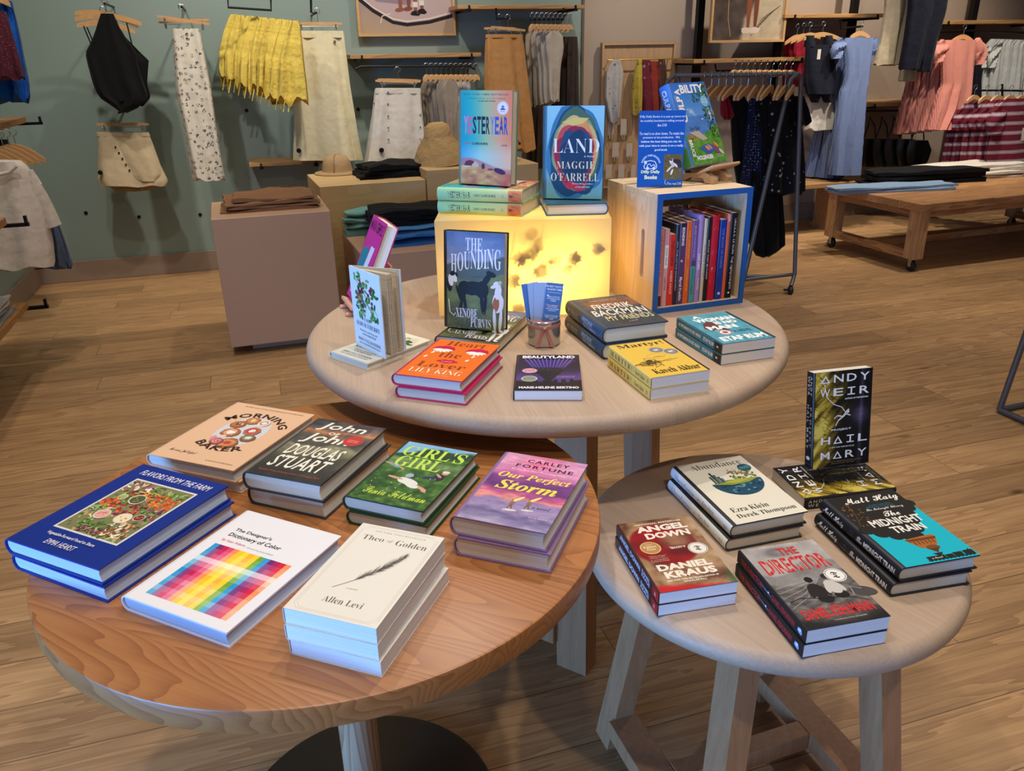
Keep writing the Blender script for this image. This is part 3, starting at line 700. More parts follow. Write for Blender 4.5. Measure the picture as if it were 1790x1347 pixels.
def art_designer(a):
    a.fill('#e9e8ee')
    a.text("The Designer's", 'heavy', (.11, .765, .5, .805), '#16161a'); a.text('Dictionary of Color', 'heavy', (.11, .70, .66, .75), '#16161a')
    a.text('By Sean Adams', 'sansb', (.11, .648, .36, .678), '#c8203c'); a.text('Foreword by Jessica Helfand', 'sans', (.39, .645, .66, .663), '#55555a')
    cols = ['#1b8fd2', '#7a2670', '#c9114a', '#e0447c', '#f09058', '#f6c01a', '#f8dc28', '#f2b43a', '#f4cf2a', '#6aa52e', '#1d93d6', '#6d2474', '#a81c5e', '#d4183c', '#f0925c']
    rw = [0, .12, .22, .72, .42, .2, .02, .12, .3, .2, .38, .3]
    W_ = hx('#ffffff'); x0, x1, y0, y1 = .1, .9, .07, .615; n = len(cols); m = len(rw)
    for i, c in enumerate(cols):
        for j, t in enumerate(rw):
            a.k = 6; cc = mixc(hx(c), W_, np.array(t + (.08 if (i * 7 + j * 3) % 5 == 0 else 0) * (1 if t < .6 else 0))); a.rect(x0 + (x1 - x0) * i / n, y1 - (y1 - y0) * (j + 1) / m, x0 + (x1 - x0) * (i + 1) / n, y1 - (y1 - y0) * j / m, cc)
def art_theo(a):
    a.fill('#e4e0d8'); ln = '#c4b79f'
    for d in (.035, .055):
        c = .07; k = a.w / a.h; P_ = [(d + c, d * k), (1 - d - c, d * k), (1 - d, d * k + c * k), (1 - d, 1 - d * k - c * k), (1 - d - c, 1 - d * k), (d + c, 1 - d * k), (d, 1 - d * k - c * k), (d, d * k + c * k), (d + c, d * k)]
        a.line(P_, .004, ln)
    a.text('NEW YORK TIMES BESTSELLER', 'thin', (.2, .925, .82, .942), '#8d8478', space=1.15)
    a.text('Theo', 'thin', (.12, .82, .38, .875), '#5c554e'); a.text('of', 'serifi', (.42, .825, .49, .86), '#5c554e'); a.text('Golden', 'thin', (.53, .812, .9, .875), '#5c554e')
    q0, q1 = np.array([.27, .27]), np.array([.77, .74]); sp = [q0 + (q1 - q0) * t + np.array([.04 * math.sin(t * PI), -.02 * math.sin(t * PI)]) for t in np.linspace(0, 1, 20)]
    a.line(sp, .008, '#2c2826'); rs = np.random.RandomState(4)
    for i in range(230):
        t = .3 + .7 * rs.rand(); k = int(t * 18); p = sp[k] + (sp[k + 1] - sp[k]) * rs.rand(); d = q1 - q0; d = d / np.linalg.norm(d); sgn = 1 if rs.rand() > .45 else -1; nv = np.array([-d[1], d[0]]) * sgn; ln_ = (.085 if sgn > 0 else .05) * (1 - abs(t - .62) * 1.25) * (.6 + .6 * rs.rand())
        b = p + d * ln_ * 1.1 + nv * ln_ * np.array([1, .62]); a.line([p, (p + b) / 2 + d * .01, b], .0045, ['#2a2725', '#4a4441', '#6d655f', '#8f8880'][rs.randint(4)], True); a.k -= .9
    a.text('a novel', 'serifi', (.42, .285, .54, .3), '#b08a6a'); a.text('Allen Levi', 'thin', (.28, .13, .72, .185), '#6b635a')
def art_storm(a):
    def f(X, Y):
        n = vnoise(X, Y, 5, 3, 4, 16); c = ramp([(0, '#a79cc0'), (.12, '#6a5f8f'), (.2, '#a493bd'), (.3, '#8d7cae'), (.36, '#e58f86'), (.42, '#b0508f'), (.5, '#5b3470'), (.6, '#7a3f86'), (.68, '#b565a4'), (.78, '#cf8fbb'), (.9, '#d7a9c8'), (1, '#b986bb')], Y + (n - .5) * .16)
        return mixc(c, hx('#e9668a'), .75 * np.exp(-((X - .45) ** 2 * 9 + (Y - .9) ** 2 * 30)) * n * 1.6) * (0.86 + .28 * vnoise(X, Y, 9, 8, 3, 40))[..., None]
    a.raster(f)
    a.text('CARLEY', 'heavy', (.3, .885, .82, .935), '#2f1440', space=1.25); a.text('FORTUNE', 'heavy', (.2, .8, .9, .85), '#2f1440', space=1.25)
    a.text('#1 New York Times Bestselling Author', 'script', (.18, .745, .86, .775), '#f2e6ee')
    a.text('Our Perfect', 'serifbi', (.08, .6, .95, .705), '#f5d957', off=.006); a.text('Storm', 'serifbi', (.14, .455, .86, .585), '#f5d957', off=.01)
    for i, x in enumerate((.46, .64)):
        y = .25 + .03 * i; a.ell(x, y + .075, .025, .02, '#3c2c2a'); a.ell(x + .03, y + .09, .02, .1, '#efdf8e', -38); a.ell(x, y + .035, .03, .05, '#8f6a58', 8); a.line([(x, y + .02), (x - .02, y - .04)], .016, '#7a5446'); a.line([(x, y + .02), (x + .03, y - .04)], .016, '#7a5446'); a.ell(x + .02, y - .055, .07, .02, '#d9d2d8', 5, 14, .3, i)
    a.text('a novel', 'script', (.7, .26, .9, .3), '#4b3560'); a.text('SPECIAL EDITION', 'sans', (.72, .14, .93, .155), '#e6dcea')
def art_john(a):
    def f(X, Y):
        n = vnoise(X, Y, 3, 11, 4, 9); c = ramp([(0, '#33312f'), (.2, '#3b3936'), (.4, '#5d5c4c'), (.52, '#8e8a6c'), (.6, '#4b4a47'), (.72, '#63574f'), (.8, '#c27b4a'), (.85, '#6b5f5c'), (1, '#35383c')], Y + (n - .5) * .25); return c * (0.75 + .5 * vnoise(X, Y, 10, 2, 3))[..., None]
    a.raster(f); W_ = '#efe9da'
    a.text('John', 'heavyi', (.12, .8, .8, .955), W_); a.text('OF', 'heavy', (.36, .745, .52, .79), W_); a.text('John', 'heavyi', (.1, .56, .78, .745), W_)
    a.text('DOUGLAS', 'heavyi', (.1, .35, .86, .53), W_); a.text('STUART', 'heavyi', (.09, .14, .86, .33), W_)
    a.ell(.78, .7, .13, .13, '#c23a36'); a.text('OPRAH', 'sans', (.71, .7, .85, .715), '#e9c9bd'); a.text('BOOK CLUB', 'sans', (.71, .675, .85, .69), '#e9c9bd')
    a.text('Booker Prize-winning author of Shuggie Bain', 'sans', (.08, .06, .9, .09), '#b0513a'); a.text('AN INSTANT NEW YORK TIMES BESTSELLER', 'sans', (.3, .965, .97, .982), '#b9563f')
def pastry(a, x, y, r, c0, c1, c2, seed):
    a.ell(x + r * .15, y - r * .1, r * 1.02, r * .95, '#5d4234', 0, 22, .06, seed); a.ell(x, y, r, r, c0, 0, 22, .08, seed); a.ell(x - r * .05, y + r * .06, r * .72, r * .68, c1, 0, 20, .14, seed + 1); a.ell(x, y + r * .05, r * .42, r * .36, c2, 0, 16, .22, seed + 2); blobs(a, 6, (x - r * .5, y - r * .3, x + r * .5, y + r * .4), [c1, '#f1e4d4', c2], r * .06, r * .16, seed)
def art_baker(a):
    a.fill('#e0b896'); a.ell(.52, .54, .265, .35, '#cfd0d8'); k = a.w / a.h
    def inside(x, y): return ((x - .52) / .255) ** 2 + ((y - .54) / (.34 * k)) ** 2 < 1
    for x, y, r, c0, c1, c2, s in ((.47, .73, .085, '#a8683c', '#c78850', '#e0b27a', 1), (.62, .72, .07, '#e6d8ca', '#c98a78', '#efe6de', 2), (.37, .64, .085, '#9c5f3a', '#b9794a', '#7c3f30', 3), (.42, .5, .1, '#a8673e', '#d7a27c', '#f1e7dd', 4), (.62, .57, .09, '#b5723f', '#b8455a', '#f0e3dc', 5), (.68, .46, .08, '#8a5634', '#7f8f86', '#dfe2dd', 6), (.55, .34, .11, '#a8673c', '#cf8e58', '#b7473f', 7), (.42, .34, .07, '#9b4a46', '#d68c92', '#b23a4e', 8)):
        if inside(x, y): pastry(a, x, y, r, c0, c1, c2, s)
    a.ell(.4, .42, .05, .03, '#e3c9c2', 30); a.ell(.34, .38, .03, .05, '#d98a96', 10)
    a.text('MORNING', 'heavy', (0, 0, 1, 1), '#3a2018', warp=a.arc(.52, .50, .39, .10, 146, 32), space=1.1)
    a.text('BAKER', 'heavy', (0, 0, 1, 1), '#3a2018', warp=a.arc(.52, .60, .42, .10, 236, 304, True), space=1.1)
    a.text('RECIPES AND RITUALS FOR BREAKFAST AND BEYOND', 'sans', (.15, .94, .9, .955), '#8b6347')
    a.text('Roxana Jullapat', 'script', (.1, .09, .42, .145), '#4b2a1c', off=-.01); a.text('AUTHOR OF MOTHER GRAINS', 'sans', (.6, .055, .92, .07), '#8b6347')
def lying_person(a, x, y, s, dress, skin, hair, flip=1):
    k = a.w / a.h
    for dx, dy, rx, ry, c, r_ in ((.0, 0, .16, .075, dress, -14), (-.2, .03, .12, .026, skin, -8), (.2, -.055, .14, .03, skin, -18), (.1, -.05, .1, .05, dress, -16), (-.05, .1, .055, .055, hair, 0), (.3, -.1, .05, .022, skin, -25)): a.ell(x + dx * s * flip, y + dy * s * k * 1.5, rx * s, ry * s, c, r_ * flip, 20, .08, int(abs(dx) * 99))
def art_girl(a):
    def f(X, Y):
        n = vnoise(X, Y, 14, 5, 4, 26); n2 = vnoise(X, Y, 4, 7, 3)
        g = ramp([(0, '#1c3314'), (.5, '#39602a'), (1, '#7fa352')], n); d = ramp([(0, '#182a1c'), (1, '#3f6238')], n); s = ramp([(0, '#5e9ad0'), (1, '#8fc0e4')], n2)
        line = .74 + .12 * (X - .2) + (n2 - .5) * .12; top = .9 - .16 * np.clip(1 - X * 2.2, 0, 1) + (n2 - .5) * .2
        c = mixc(g, d, sstep(line - .03, line + .03, Y)); c = mixc(c, s, sstep(top - .02, top + .02, Y)); return mixc(c, hx('#c9d6a8'), .35 * sstep(.5, .7, Y) * (1 - sstep(.68, .76, Y)))
    a.raster(f, nx=70, ny=100); lying_person(a, .14, .58, .5, '#7f98b8', '#c79a7e', '#8a6a4a'); lying_person(a, .5, .36, .95, '#dfe0dc', '#cf9f86', '#9fb0c4')
    for dx, dy, rx, ry, c, r_ in ((.0, .0, .07, .085, '#2c2a33', 10), (.03, .12, .045, .045, '#c89478', 0), (.03, .15, .05, .03, '#d9d4cc', 0), (-.1, -.04, .1, .035, '#2f3a55', 15), (-.02, .04, .06, .02, '#c89478', -40)): a.ell(.82 + dx, .5 + dy * .66, rx, ry, c, r_)
    L_ = '#bfe05a'
    a.text("GIRL'S", 'serifb', (.06, .76, .93, .94), L_, off=.0); a.text('GIRL', 'serifb', (.1, .57, .74, .75), L_); a.text('Sonia Feldman', 'script', (.1, .1, .92, .2), '#c8e04a'); a.ell(.3, .75, .03, .03, '#e0557a') if False else None
    blobs(a, 14, (.05, .1, .95, .6), ['#e9ecd8', '#d9e2b0'], .006, .012, 8)
def art_abund(a):
    a.fill('#e6e0cf'); ink = '#3a3a38'
    a.text('Abundance', 'thin', (.14, .865, .9, .955), ink); cx, cy, r = .56, .6, .36; k = a.w / a.h
    a.ell(cx, cy, r, r, '#1f4a63', 0, 40, 0, 0, 180, 360)
    rs = np.random.RandomState(3)
    for i in range(70):
        x = cx + (rs.rand() - .5) * 2 * r; y = cy - rs.rand() * r * k * .96
        if (x - cx) ** 2 + ((y - cy) / k) ** 2 < (r * .9) ** 2: a.ell(x, y, .012 + .03 * rs.rand(), .008 + .012 * rs.rand(), ['#173a50', '#3e7390', '#2a5a74', '#6b97a8', '#14303f'][rs.randint(5)], rs.rand() * 60 - 30, 9, .3, i)
    a.poly([(cx - r, cy), (cx - .1, cy + .035), (cx + .1, cy + .02), (cx + r, cy + .01), (cx + .15, cy - .045), (cx - .1, cy - .05)], '#8a9a3a'); a.poly([(cx - .2, cy + .005), (cx + .05, cy + .03), (cx + .2, cy), (cx - .02, cy - .03)], '#b7b44a')
    for i, (x, hgt, wd) in enumerate(((.26, .13, .03), (.3, .19, .03), (.335, .15, .028), (.37, .11, .03), (.4, .08, .028))): a.rect(x, cy + .005, x + wd, cy + hgt, ['#44575c', '#2f4146', '#5d7074', '#3b4b50', '#6b7c7e'][i])
    blobs(a, 70, (.55, .62, .9, .77), ['#4d6a3a', '#6b8a48', '#8a5f3a', '#b06a4a', '#35502e', '#93a45c'], .012, .03, 5); blobs(a, 10, (.5, .72, .75, .8), ['#9c3a3a', '#5d4a32'], .006, .012, 6)
    a.ell(.86, .79, .095, .095, '#1e5a70'); a.text('BARACK OBAMA', 'sans', (.79, .798, .93, .81), '#b8d0d6'); a.text('READING LIST', 'sans', (.79, .775, .93, .787), '#b8d0d6')
    a.text('Ezra Klein', 'thin', (.1, .16, .62, .225), ink); a.text('Derek Thompson', 'thin', (.1, .055, .92, .125), ink)
def spine_abund(a):
    a.fill('#dfe0dc'); a.text('Abundance', 'thin', (.06, .22, .42, .78), '#34424c'); a.ell(.5, .5, .02, .05, '#1f4a63', 0, 20, 0, 0, 90, 270); a.rect(.485, .25, .5, .7, '#3d6a80'); a.text('Ezra Klein', 'thin', (.56, .54, .74, .8), '#34424c'); a.text('Derek Thompson', 'thin', (.56, .2, .82, .46), '#34424c'); a.text('SS', 'sans', (.9, .35, .95, .65), '#8a8a84')
def art_angel(a):
    def f(X, Y):
        n = vnoise(X, Y, 5, 4, 5, 8); c = ramp([(0, '#2b1511'), (.35, '#6b4532'), (.6, '#9a7757'), (1, '#c9ac86')], n * 1.05 + .12 * X); d = np.sqrt((X - .42) ** 2 + ((Y - .62) * 1.5) ** 2); c = mixc(c, ramp([(0, '#5d0d12'), (1, '#b01720')], n), 1 - sstep(.42, .47, d)); c = mixc(c, hx('#8b6a50') * (.6 + .7 * n)[..., None], (1 - sstep(.1, .3, np.sqrt((X - .62) ** 2 + (Y - .66) ** 2 * 2.5))) * .9); c = mixc(c, hx('#4a1210'), .6 * (1 - sstep(.05, .28, np.sqrt((X - .6) ** 2 + (Y - .5) ** 2 * 6))))
        c = mixc(c, hx('#c41a1e'), 1 - sstep(.05, .12, Y + .1 * X)); return mixc(c, hx('#3f5a3a'), sstep(.86, .98, X) * (1 - sstep(.1, .2, Y)) * .8)
    a.raster(f); W_ = '#f4e8da'
    a.text('NATIONAL BESTSELLER', 'heavy', (.2, .935, .87, .955), W_, space=1.1); a.text('ANGEL', 'heavy', (.18, .82, .9, .91), W_, off=.02); a.text('DOWN', 'heavy', (.25, .71, .87, .8), W_, off=.02)
    a.ell(.22, .59, .14, .14, '#b98a52'); a.ring(.22, .59, .135, .012, '#e3c08a'); a.text('Pulitzer', 'serifb', (.13, .59, .31, .62), '#f4e4c6'); a.text('Prize', 'serifb', (.16, .555, .28, .582), '#f4e4c6'); a.text('WINNER', 'sans', (.17, .63, .27, .642), '#f4e4c6')
    a.text('A NOVEL', 'heavy', (.46, .535, .68, .565), '#f4e8da', rot=180); a.ell(.82, .5, .13, .13, '#ece7de'); a.ring(.82, .5, .12, .008, '#55504a'); a.text('T', 'frak', (.775, .465, .865, .535), '#1d1b1a')
    for i, s in enumerate(('"Miraculous."', 'unforgettable...', 'a wonder"', 'GRAHAM JONES')): a.text(s, 'serifi', (.12, .46 - i * .025, .36, .476 - i * .025), '#e4cdb8')
    a.text('DANIEL', 'heavy', (.14, .26, .86, .345), W_, off=.02); a.text('KRAUS', 'heavy', (.18, .155, .86, .245), W_, off=.02); a.text('NEW YORK TIMES BESTSELLING AUTHOR OF', 'heavy', (.16, .115, .84, .135), W_); a.text('WHALEFALL', 'heavy', (.36, .085, .66, .105), W_, space=1.2)
def spine_angel(a):
    a.raster(lambda X, Y: ramp([(0, '#5d4636'), (.3, '#3a2a2a'), (.7, '#1d1c22'), (.88, '#201a1e'), (.885, '#b51a1e'), (1, '#c41a1e')], X), nx=60, ny=2); a.text('ANGEL DOWN', 'heavy', (.1, .2, .6, .8), '#b9c4dc', off=.015); a.text('DANIEL', 'heavy', (.64, .55, .82, .9), '#c5cce0'); a.text('KRAUS', 'heavy', (.64, .12, .82, .46), '#c5cce0'); a.text('A', 'serifb', (.92, .3, .95, .7), '#f0e0d8')
def art_director(a):
    def f(X, Y):
        n = vnoise(X, Y, 6, 9, 5, 10); s = ramp([(0, '#8f8a88'), (1, '#c9c5c2')], n); g = ramp([(0, '#2f2b2a'), (1, '#9a9593')], vnoise(X, Y, 12, 3, 4, 40)); m = ramp([(0, '#6e6a69'), (1, '#a9a5a3')], n)
        c = mixc(g, m, sstep(.5, .54, Y + .06 * np.sin(X * 5))); c = mixc(c, s, sstep(.62, .66, Y - .1 * X + .05 * np.sin(X * 7))); c = mixc(c, hx('#565254'), .75 * (1 - sstep(.1, .3, np.sqrt((X - .42) ** 2 + (Y - .9) ** 2 * 10))) * n * 1.5); return mixc(hx('#1d1b1b'), c, sstep(.05, .2, Y + .08 * np.sin(X * 3)))
    a.raster(f, nx=70, ny=110)
    for i in range(9): a.line([(.02, .47 - i * .03), (.3, .5 - i * .022), (.62, .52)], .005, '#5a5654' if i % 2 else '#b5b0ad')
    for x, y, s, c, h in ((.47, .40, 1, '#231f1f', '#181515'), (.69, .42, .92, '#c7c2be', '#2b2626')):
        a.ell(x + .02, y - .12, .095 * s, .07 * s, '#1e1a1a', -8, 20); a.ell(x, y - .02, .1 * s, .14 * s, c, 6, 20, .04, 2); a.ell(x - .08 * s, y - .03, .035 * s, .1 * s, c, -14); a.ell(x + .09 * s, y - .03, .035 * s, .1 * s, c, 16); a.ell(x + .01, y + .095 * s, .035, .03, '#8f8783'); a.ell(x + .01, y + .115 * s, .05 * s, .055 * s, h)
    a.line([(.05, .3), (.2, .33), (.45, .29), (.75, .27), (.95, .2)], .012, '#151313'); a.ell(.98, .3, .16, .09, '#4a4645', -20); a.line([(.84, .27), (.88, .37), (.99, .33)], .014, '#9d9896')
    rd = '#c22b2e'; a.text('THE', 'heavy', (.42, .845, .68, .945), rd); a.text('DIRECTOR', 'heavy', (.08, .63, .93, .82), rd)
    for i in range(15): a.rect(.105 + i * .055, .645, .111 + i * .055, .8, '#e6b8b2')
    a.ell(.84, .52, .13, .13, '#ece9e5'); a.ring(.84, .52, .118, .008, '#55504c'); a.text('T', 'frak', (.795, .48, .885, .56), '#1d1b1a'); a.text('A NOVEL BY THE AUTHOR OF TYLL', 'sans', (.3, .965, .92, .978), '#d8d4d0'); a.text('Kehlmann', 'sans', (.1, .963, .25, .978), '#d8d4d0')
    a.text('DANIEL KEHLMANN', 'heavy', (.07, .09, .93, .2), '#cf2f30', space=.95); a.text('Translated by ROSS BENJAMIN', 'sans', (.36, .045, .76, .06), '#cfcac6')
def spine_director(a):
    a.fill('#16171c'); a.text('THE DIRECTOR', 'heavy', (.06, .25, .4, .75), '#b52b30'); a.ell(.46, .5, .016, .12, '#9fb3cf', 40); a.ell(.49, .55, .01, .08, '#e3e6ee'); a.text('DANIEL KEHLMANN', 'heavy', (.54, .25, .86, .75), '#a8282d'); a.ell(.93, .5, .03, .26, '#8fb4e6', 0, 18, .3, 2); a.ell(.93, .55, .014, .12, '#e6ecf6')
def art_midnight(a):
    cy, bl = '#16b4c9', '#24211f'; a.fill(cy)
    a.poly([(0, 1), (0, .52), (.1, .46), (.25, .4), (.4, .33), (.6, .36), (.72, .5), (.8, .64), (.93, .74), (1, .78), (1, 1)], bl)
    for x, y, r in ((.05, .5, .1), (.18, .44, .11), (.32, .38, .1), (.46, .33, .09), (.58, .34, .08), (.66, .43, .1), (.74, .54, .1), (.8, .64, .1), (.9, .71, .09), (.98, .77, .08), (.5, .27, .08)): a.ell(x, y, r, r, bl)
    a.poly([(.34, .3), (.38, .31), (.74, .33), (.77, .3), (.7, .22), (.6, .16), (.44, .18)], '#a8652c'); a.poly([(.34, .3), (.77, .3), (.74, .27), (.38, .27)], '#6b3d1c')
    for i in range(6): a.rect(.42 + i * .05, .225, .435 + i * .05, .265, '#4b2a14')
    a.ell(.58, .17, .09, .05, '#7a4720'); a.poly([(.5, .16), (.64, .16), (.57, .1)], '#57341a'); a.poly([(.48, .1), (.62, .1), (.55, .055)], bl)
    for i in range(26):
        rs = np.random.RandomState(i); x, y = .02 + .24 * rs.rand(), .55 + .33 * rs.rand(); a.ell(x, y, .022, .01, '#7d5428', rs.rand() * 180, 8)
    a.line([(.02, .55), (.12, .7), (.16, .88)], .01, '#6b4420'); a.line([(.07, .62), (.2, .68)], .008, '#6b4420')
    W_ = '#eee9df'; a.text('Matt Haig', 'script', (.16, .83, .95, .95), W_, off=.01); a.text('#1 NEW YORK TIMES', 'heavy', (.42, .80, .74, .818), '#2f6f80'); a.text('BESTSELLING AUTHOR OF', 'heavy', (.36, .775, .76, .793), '#2f6f80'); a.text('The Midnight Library', 'script', (.32, .725, .86, .768), W_)
    a.text('The', 'script', (.47, .63, .7, .705), W_, off=.01); a.text('MIDNIGHT', 'heavy', (.17, .51, .9, .61), W_); a.text('TRAIN', 'heavy', (.34, .4, .8, .49), W_)
    a.rect(.33, .02, .98, .026, bl)
    for x, wd, h in ((.35, .24, .045), (.6, .1, .04), (.71, .12, .05), (.85, .13, .055)): a.rect(x, .024, x + wd, .024 + h, bl)
    for i in range(12): a.ell(.37 + i * .052, .02, .014, .014, bl)
    a.rect(.93, .05, .95, .09, bl); a.text('a Novel', 'script', (.4, .035, .55, .058), W_)
def spine_midnight(a):
    a.fill('#1b1c24'); a.text('Matt Haig', 'script', (.05, .2, .33, .84), '#dfe6f2', off=.01); a.ell(.42, .52, .035, .24, '#2a7487', 0, 14, .3, 1); a.ell(.4, .52, .012, .1, '#1b1c24'); a.text('The', 'script', (.5, .32, .57, .76), '#dfe6f2', off=.01); a.text('MIDNIGHT TRAIN', 'heavy', (.59, .3, .96, .74), '#dfe6f2')
def art_hail(a):
    def f(X, Y):
        n = vnoise(X * .8 + Y * .5, Y - X * .6, 3, 6, 5, 12); m = np.clip(1.25 - X * 1.35 - np.abs(Y - .62) * .55, 0, 1) * n * 1.75; c = ramp([(0, '#0f0f12'), (.35, '#1c1913'), (.6, '#6f5a1c'), (.85, '#b39a35'), (1, '#d6c25a')], m); b = np.exp(-((X - .82 - .02 * (Y - .5)) ** 2) * 900) * .3 + np.exp(-((X - .8) ** 2 * 60 + (Y - .53) ** 2 * 170)) * .6
        return np.clip(c + b[..., None] * np.array([.5, .42, .6]), 0, 1)
    a.raster(f, nx=70, ny=100); rs = np.random.RandomState(5)
    for i in range(70):
        x, y = rs.rand() * .5, .3 + rs.rand() * .7; d = .03 + .06 * rs.rand(); a.line([(x, y), (x + d, y - d * .35)], .006 + .008 * rs.rand(), '#141310', True)
    W_ = '#e9e7ea'
    def tri_text(s, x0, x1, y0, y1):
        n = len(s); wd = (x1 - x0) / n
        for i, ch in enumerate(s):
            q0 = x0 + wd * i + wd * .1; q1 = q0 + wd * .74
            if ch == 'A': m = (q0 + q1) / 2; h = y1 - y0; o = [(q0, y0), (q1, y0), (m, y1)]; i_ = [(q0 + wd * .17, y0 + h * .13), (q1 - wd * .17, y0 + h * .13), (m, y1 - h * .27)]; a._add(o + i_, [(0, 1, 4, 3), (1, 2, 5, 4), (2, 0, 3, 5)], W_)
            elif ch == 'I': h = y1 - y0; m = (q0 + q1) / 2; a.rect(q0 + wd * .08, y0, q1 - wd * .08, y0 + h * .14, W_); a.rect(q0 + wd * .08, y1 - h * .14, q1 - wd * .08, y1, W_); a.rect(m - wd * .06, y0, m + wd * .06, y1, W_)
            else: a.text(ch, 'sansb', (q0, y0, q1, y1), W_)
    tri_text('ANDY', .06, .98, .885, .965); tri_text('WEIR', .06, .98, .745, .825); a.text('AUTHOR OF THE MARTIAN', 'heavy', (.52, .7, .93, .716), W_)
    a.line([(.08, .93), (.16, .86), (.2, .74), (.33, .66), (.47, .625), (.55, .56)], .012, '#e8e6e0'); w_ = '#dad6d0'
    for p, q_, t in (((.55, .56), (.5, .525), .035), ((.5, .525), (.4, .54), .022), ((.4, .54), (.34, .51), .016), ((.5, .525), (.42, .49), .024), ((.42, .49), (.37, .435), .018), ((.55, .55), (.63, .53), .018), ((.54, .57), (.6, .6), .014)): a.line([p, q_], t, w_)
    a.ell(.58, .575, .028, .032, w_)
    for i, s in enumerate(('SOON TO BE', 'A MAJOR MOTION', 'PICTURE STARRING', 'RYAN GOSLING')): a.text(s, 'sansb', (.69, .555 - i * .022, .9, .568 - i * .022), '#3a2f2a')
    a.text('PROJECT', 'heavy', (.3, .378, .65, .402), W_, space=1.1); tri_text('HAIL', .1, .98, .245, .325); a.text('#1 NEW YORK TIMES BESTSELLER', 'sansb', (.27, .2, .72, .213), W_); tri_text('MARY', .1, .98, .085, .165); a.text('"AN EPIC STORY OF REDEMPTION, DISCOVERY AND COOL', 'sans', (.2, .05, .86, .062), '#a8905a'); a.text('SPECULATIVE SCI-FI."  USA TODAY', 'sans', (.32, .03, .74, .042), '#a8905a')
def spine_hail(a):
    a.fill('#17171b'); a.text('ANDY', 'sansb', (.04, .55, .24, .86), '#c9c4b8', space=1.4); a.text('WEIR', 'sansb', (.04, .14, .24, .45), '#c9c4b8', space=1.4); a.text('PROJECT', 'sansb', (.36, .55, .78, .86), '#b9b4a8', space=1.6); a.text('HAIL MARY', 'sansb', (.34, .14, .8, .45), '#c9c4b8', space=1.6); a.ell(.9, .5, .02, .3, '#dfe3ee'); a.rect(.955, .0, .96, 1, '#4b5a86')
def art_heart(a):
    a.fill('#e8701c'); dk = '#8c3d1c'
    for i in range(40): a.ell(.03 + i * .024, .975, .005, .005, '#e9b27c', n=6)
    a.text('Heart', 'serifb', (.2, .85, .82, .97), dk, off=-.012)
    for cx, s in ((.24, 1), (.78, -1)):
        a.poly([(cx - .19, .72), (cx - .14, .79), (cx, .83), (cx + .14, .80), (cx + .19, .73), (cx, .71)], '#c4124e')
        for i in range(7):
            an = R(200 + i * 23.5); a.ell(cx + math.cos(an) * .1, .735 + math.sin(an) * .05, .075, .026, '#f3ebe2', math.degrees(an))
    for x, y in ((.14, .62), (.1, .5), (.8, .6), (.77, .49)): a.ell(x, y, .022, .045, '#efe6da', -12)
    a.text('the', 'serifb', (.28, .52, .62, .66), dk, off=-.012); a.poly([(.32, .42), (.44, .465), (.5, .455), (.56, .468), (.68, .42), (.5, .375)], '#c4124e'); a.text('a novel', 'script', (.42, .405, .58, .435), '#f3d8d0')
    a.text('Lover', 'serifb', (.12, .245, .86, .37), dk, off=-.012); a.rect(.14, .225, .86, .229, '#f0d8b8'); a.text('LILY KING', 'thin', (.1, .1, .9, .2), '#f4e4cf'); a.text('AUTHOR OF WRITERS & LOVERS', 'sans', (.25, .06, .75, .075), '#f0d0a8')
def art_friends(a):
    def f(X, Y):
        n = vnoise(X, Y, 4, 21, 4, 6); c = ramp([(0, '#2b333b'), (.5, '#3a4148'), (1, '#56544f')], n); c = mixc(c, hx('#7a4f3c') * (.5 + n)[..., None], .85 * sstep(.55, .7, Y) * (1 - sstep(.88, .96, Y)) * (n > .42)); return mixc(hx('#1f4468') * (.8 + .4 * n)[..., None], c, sstep(.02, .25, X + .1 * n))
    a.raster(f); W_ = '#e9e6de'
    a.text('#1 NEW YORK TIMES BESTSELLING AUTHOR OF', 'sansi', (.05, .93, .95, .96), '#a8a49a'); a.text('A MAN CALLED OVE', 'sansi', (.25, .87, .75, .905), '#c8c2b4')
    a.line([(.1, .72), (.3, .8), (.5, .76), (.66, .83), (.85, .8)], .02, '#9a6248'); a.ell(.25, .74, .05, .05, '#a86a50')
    a.text('FREDRIK', 'sansi', (.17, .58, .86, .75), W_, off=.01); a.text('BACKMAN', 'sansi', (.05, .37, .98, .56), W_, off=.014); a.text('MY FRIENDS', 'sansi', (.15, .2, .95, .345), '#d8d3a4', off=.008); a.text('a novel', 'script', (.45, .13, .6, .165), '#c8c2b4')
def spine_friends(a):
    a.raster(lambda X, Y: ramp([(0, '#3a4048'), (.4, '#3d3f42'), (.42, '#1f4a73'), (1, '#24527d')], X), nx=50, ny=2); a.text('MY FRIENDS', 'sansi', (.07, .3, .36, .72), '#8f949a', off=.006); a.text('FREDRIK', 'sansi', (.46, .52, .74, .84), '#9cb8d6', off=.006); a.text('BACKMAN', 'sansi', (.5, .16, .82, .48), '#9cb8d6', off=.006); a.line([(.92, .4), (.95, .6), (.97, .45)], .01, '#dfe6ee')
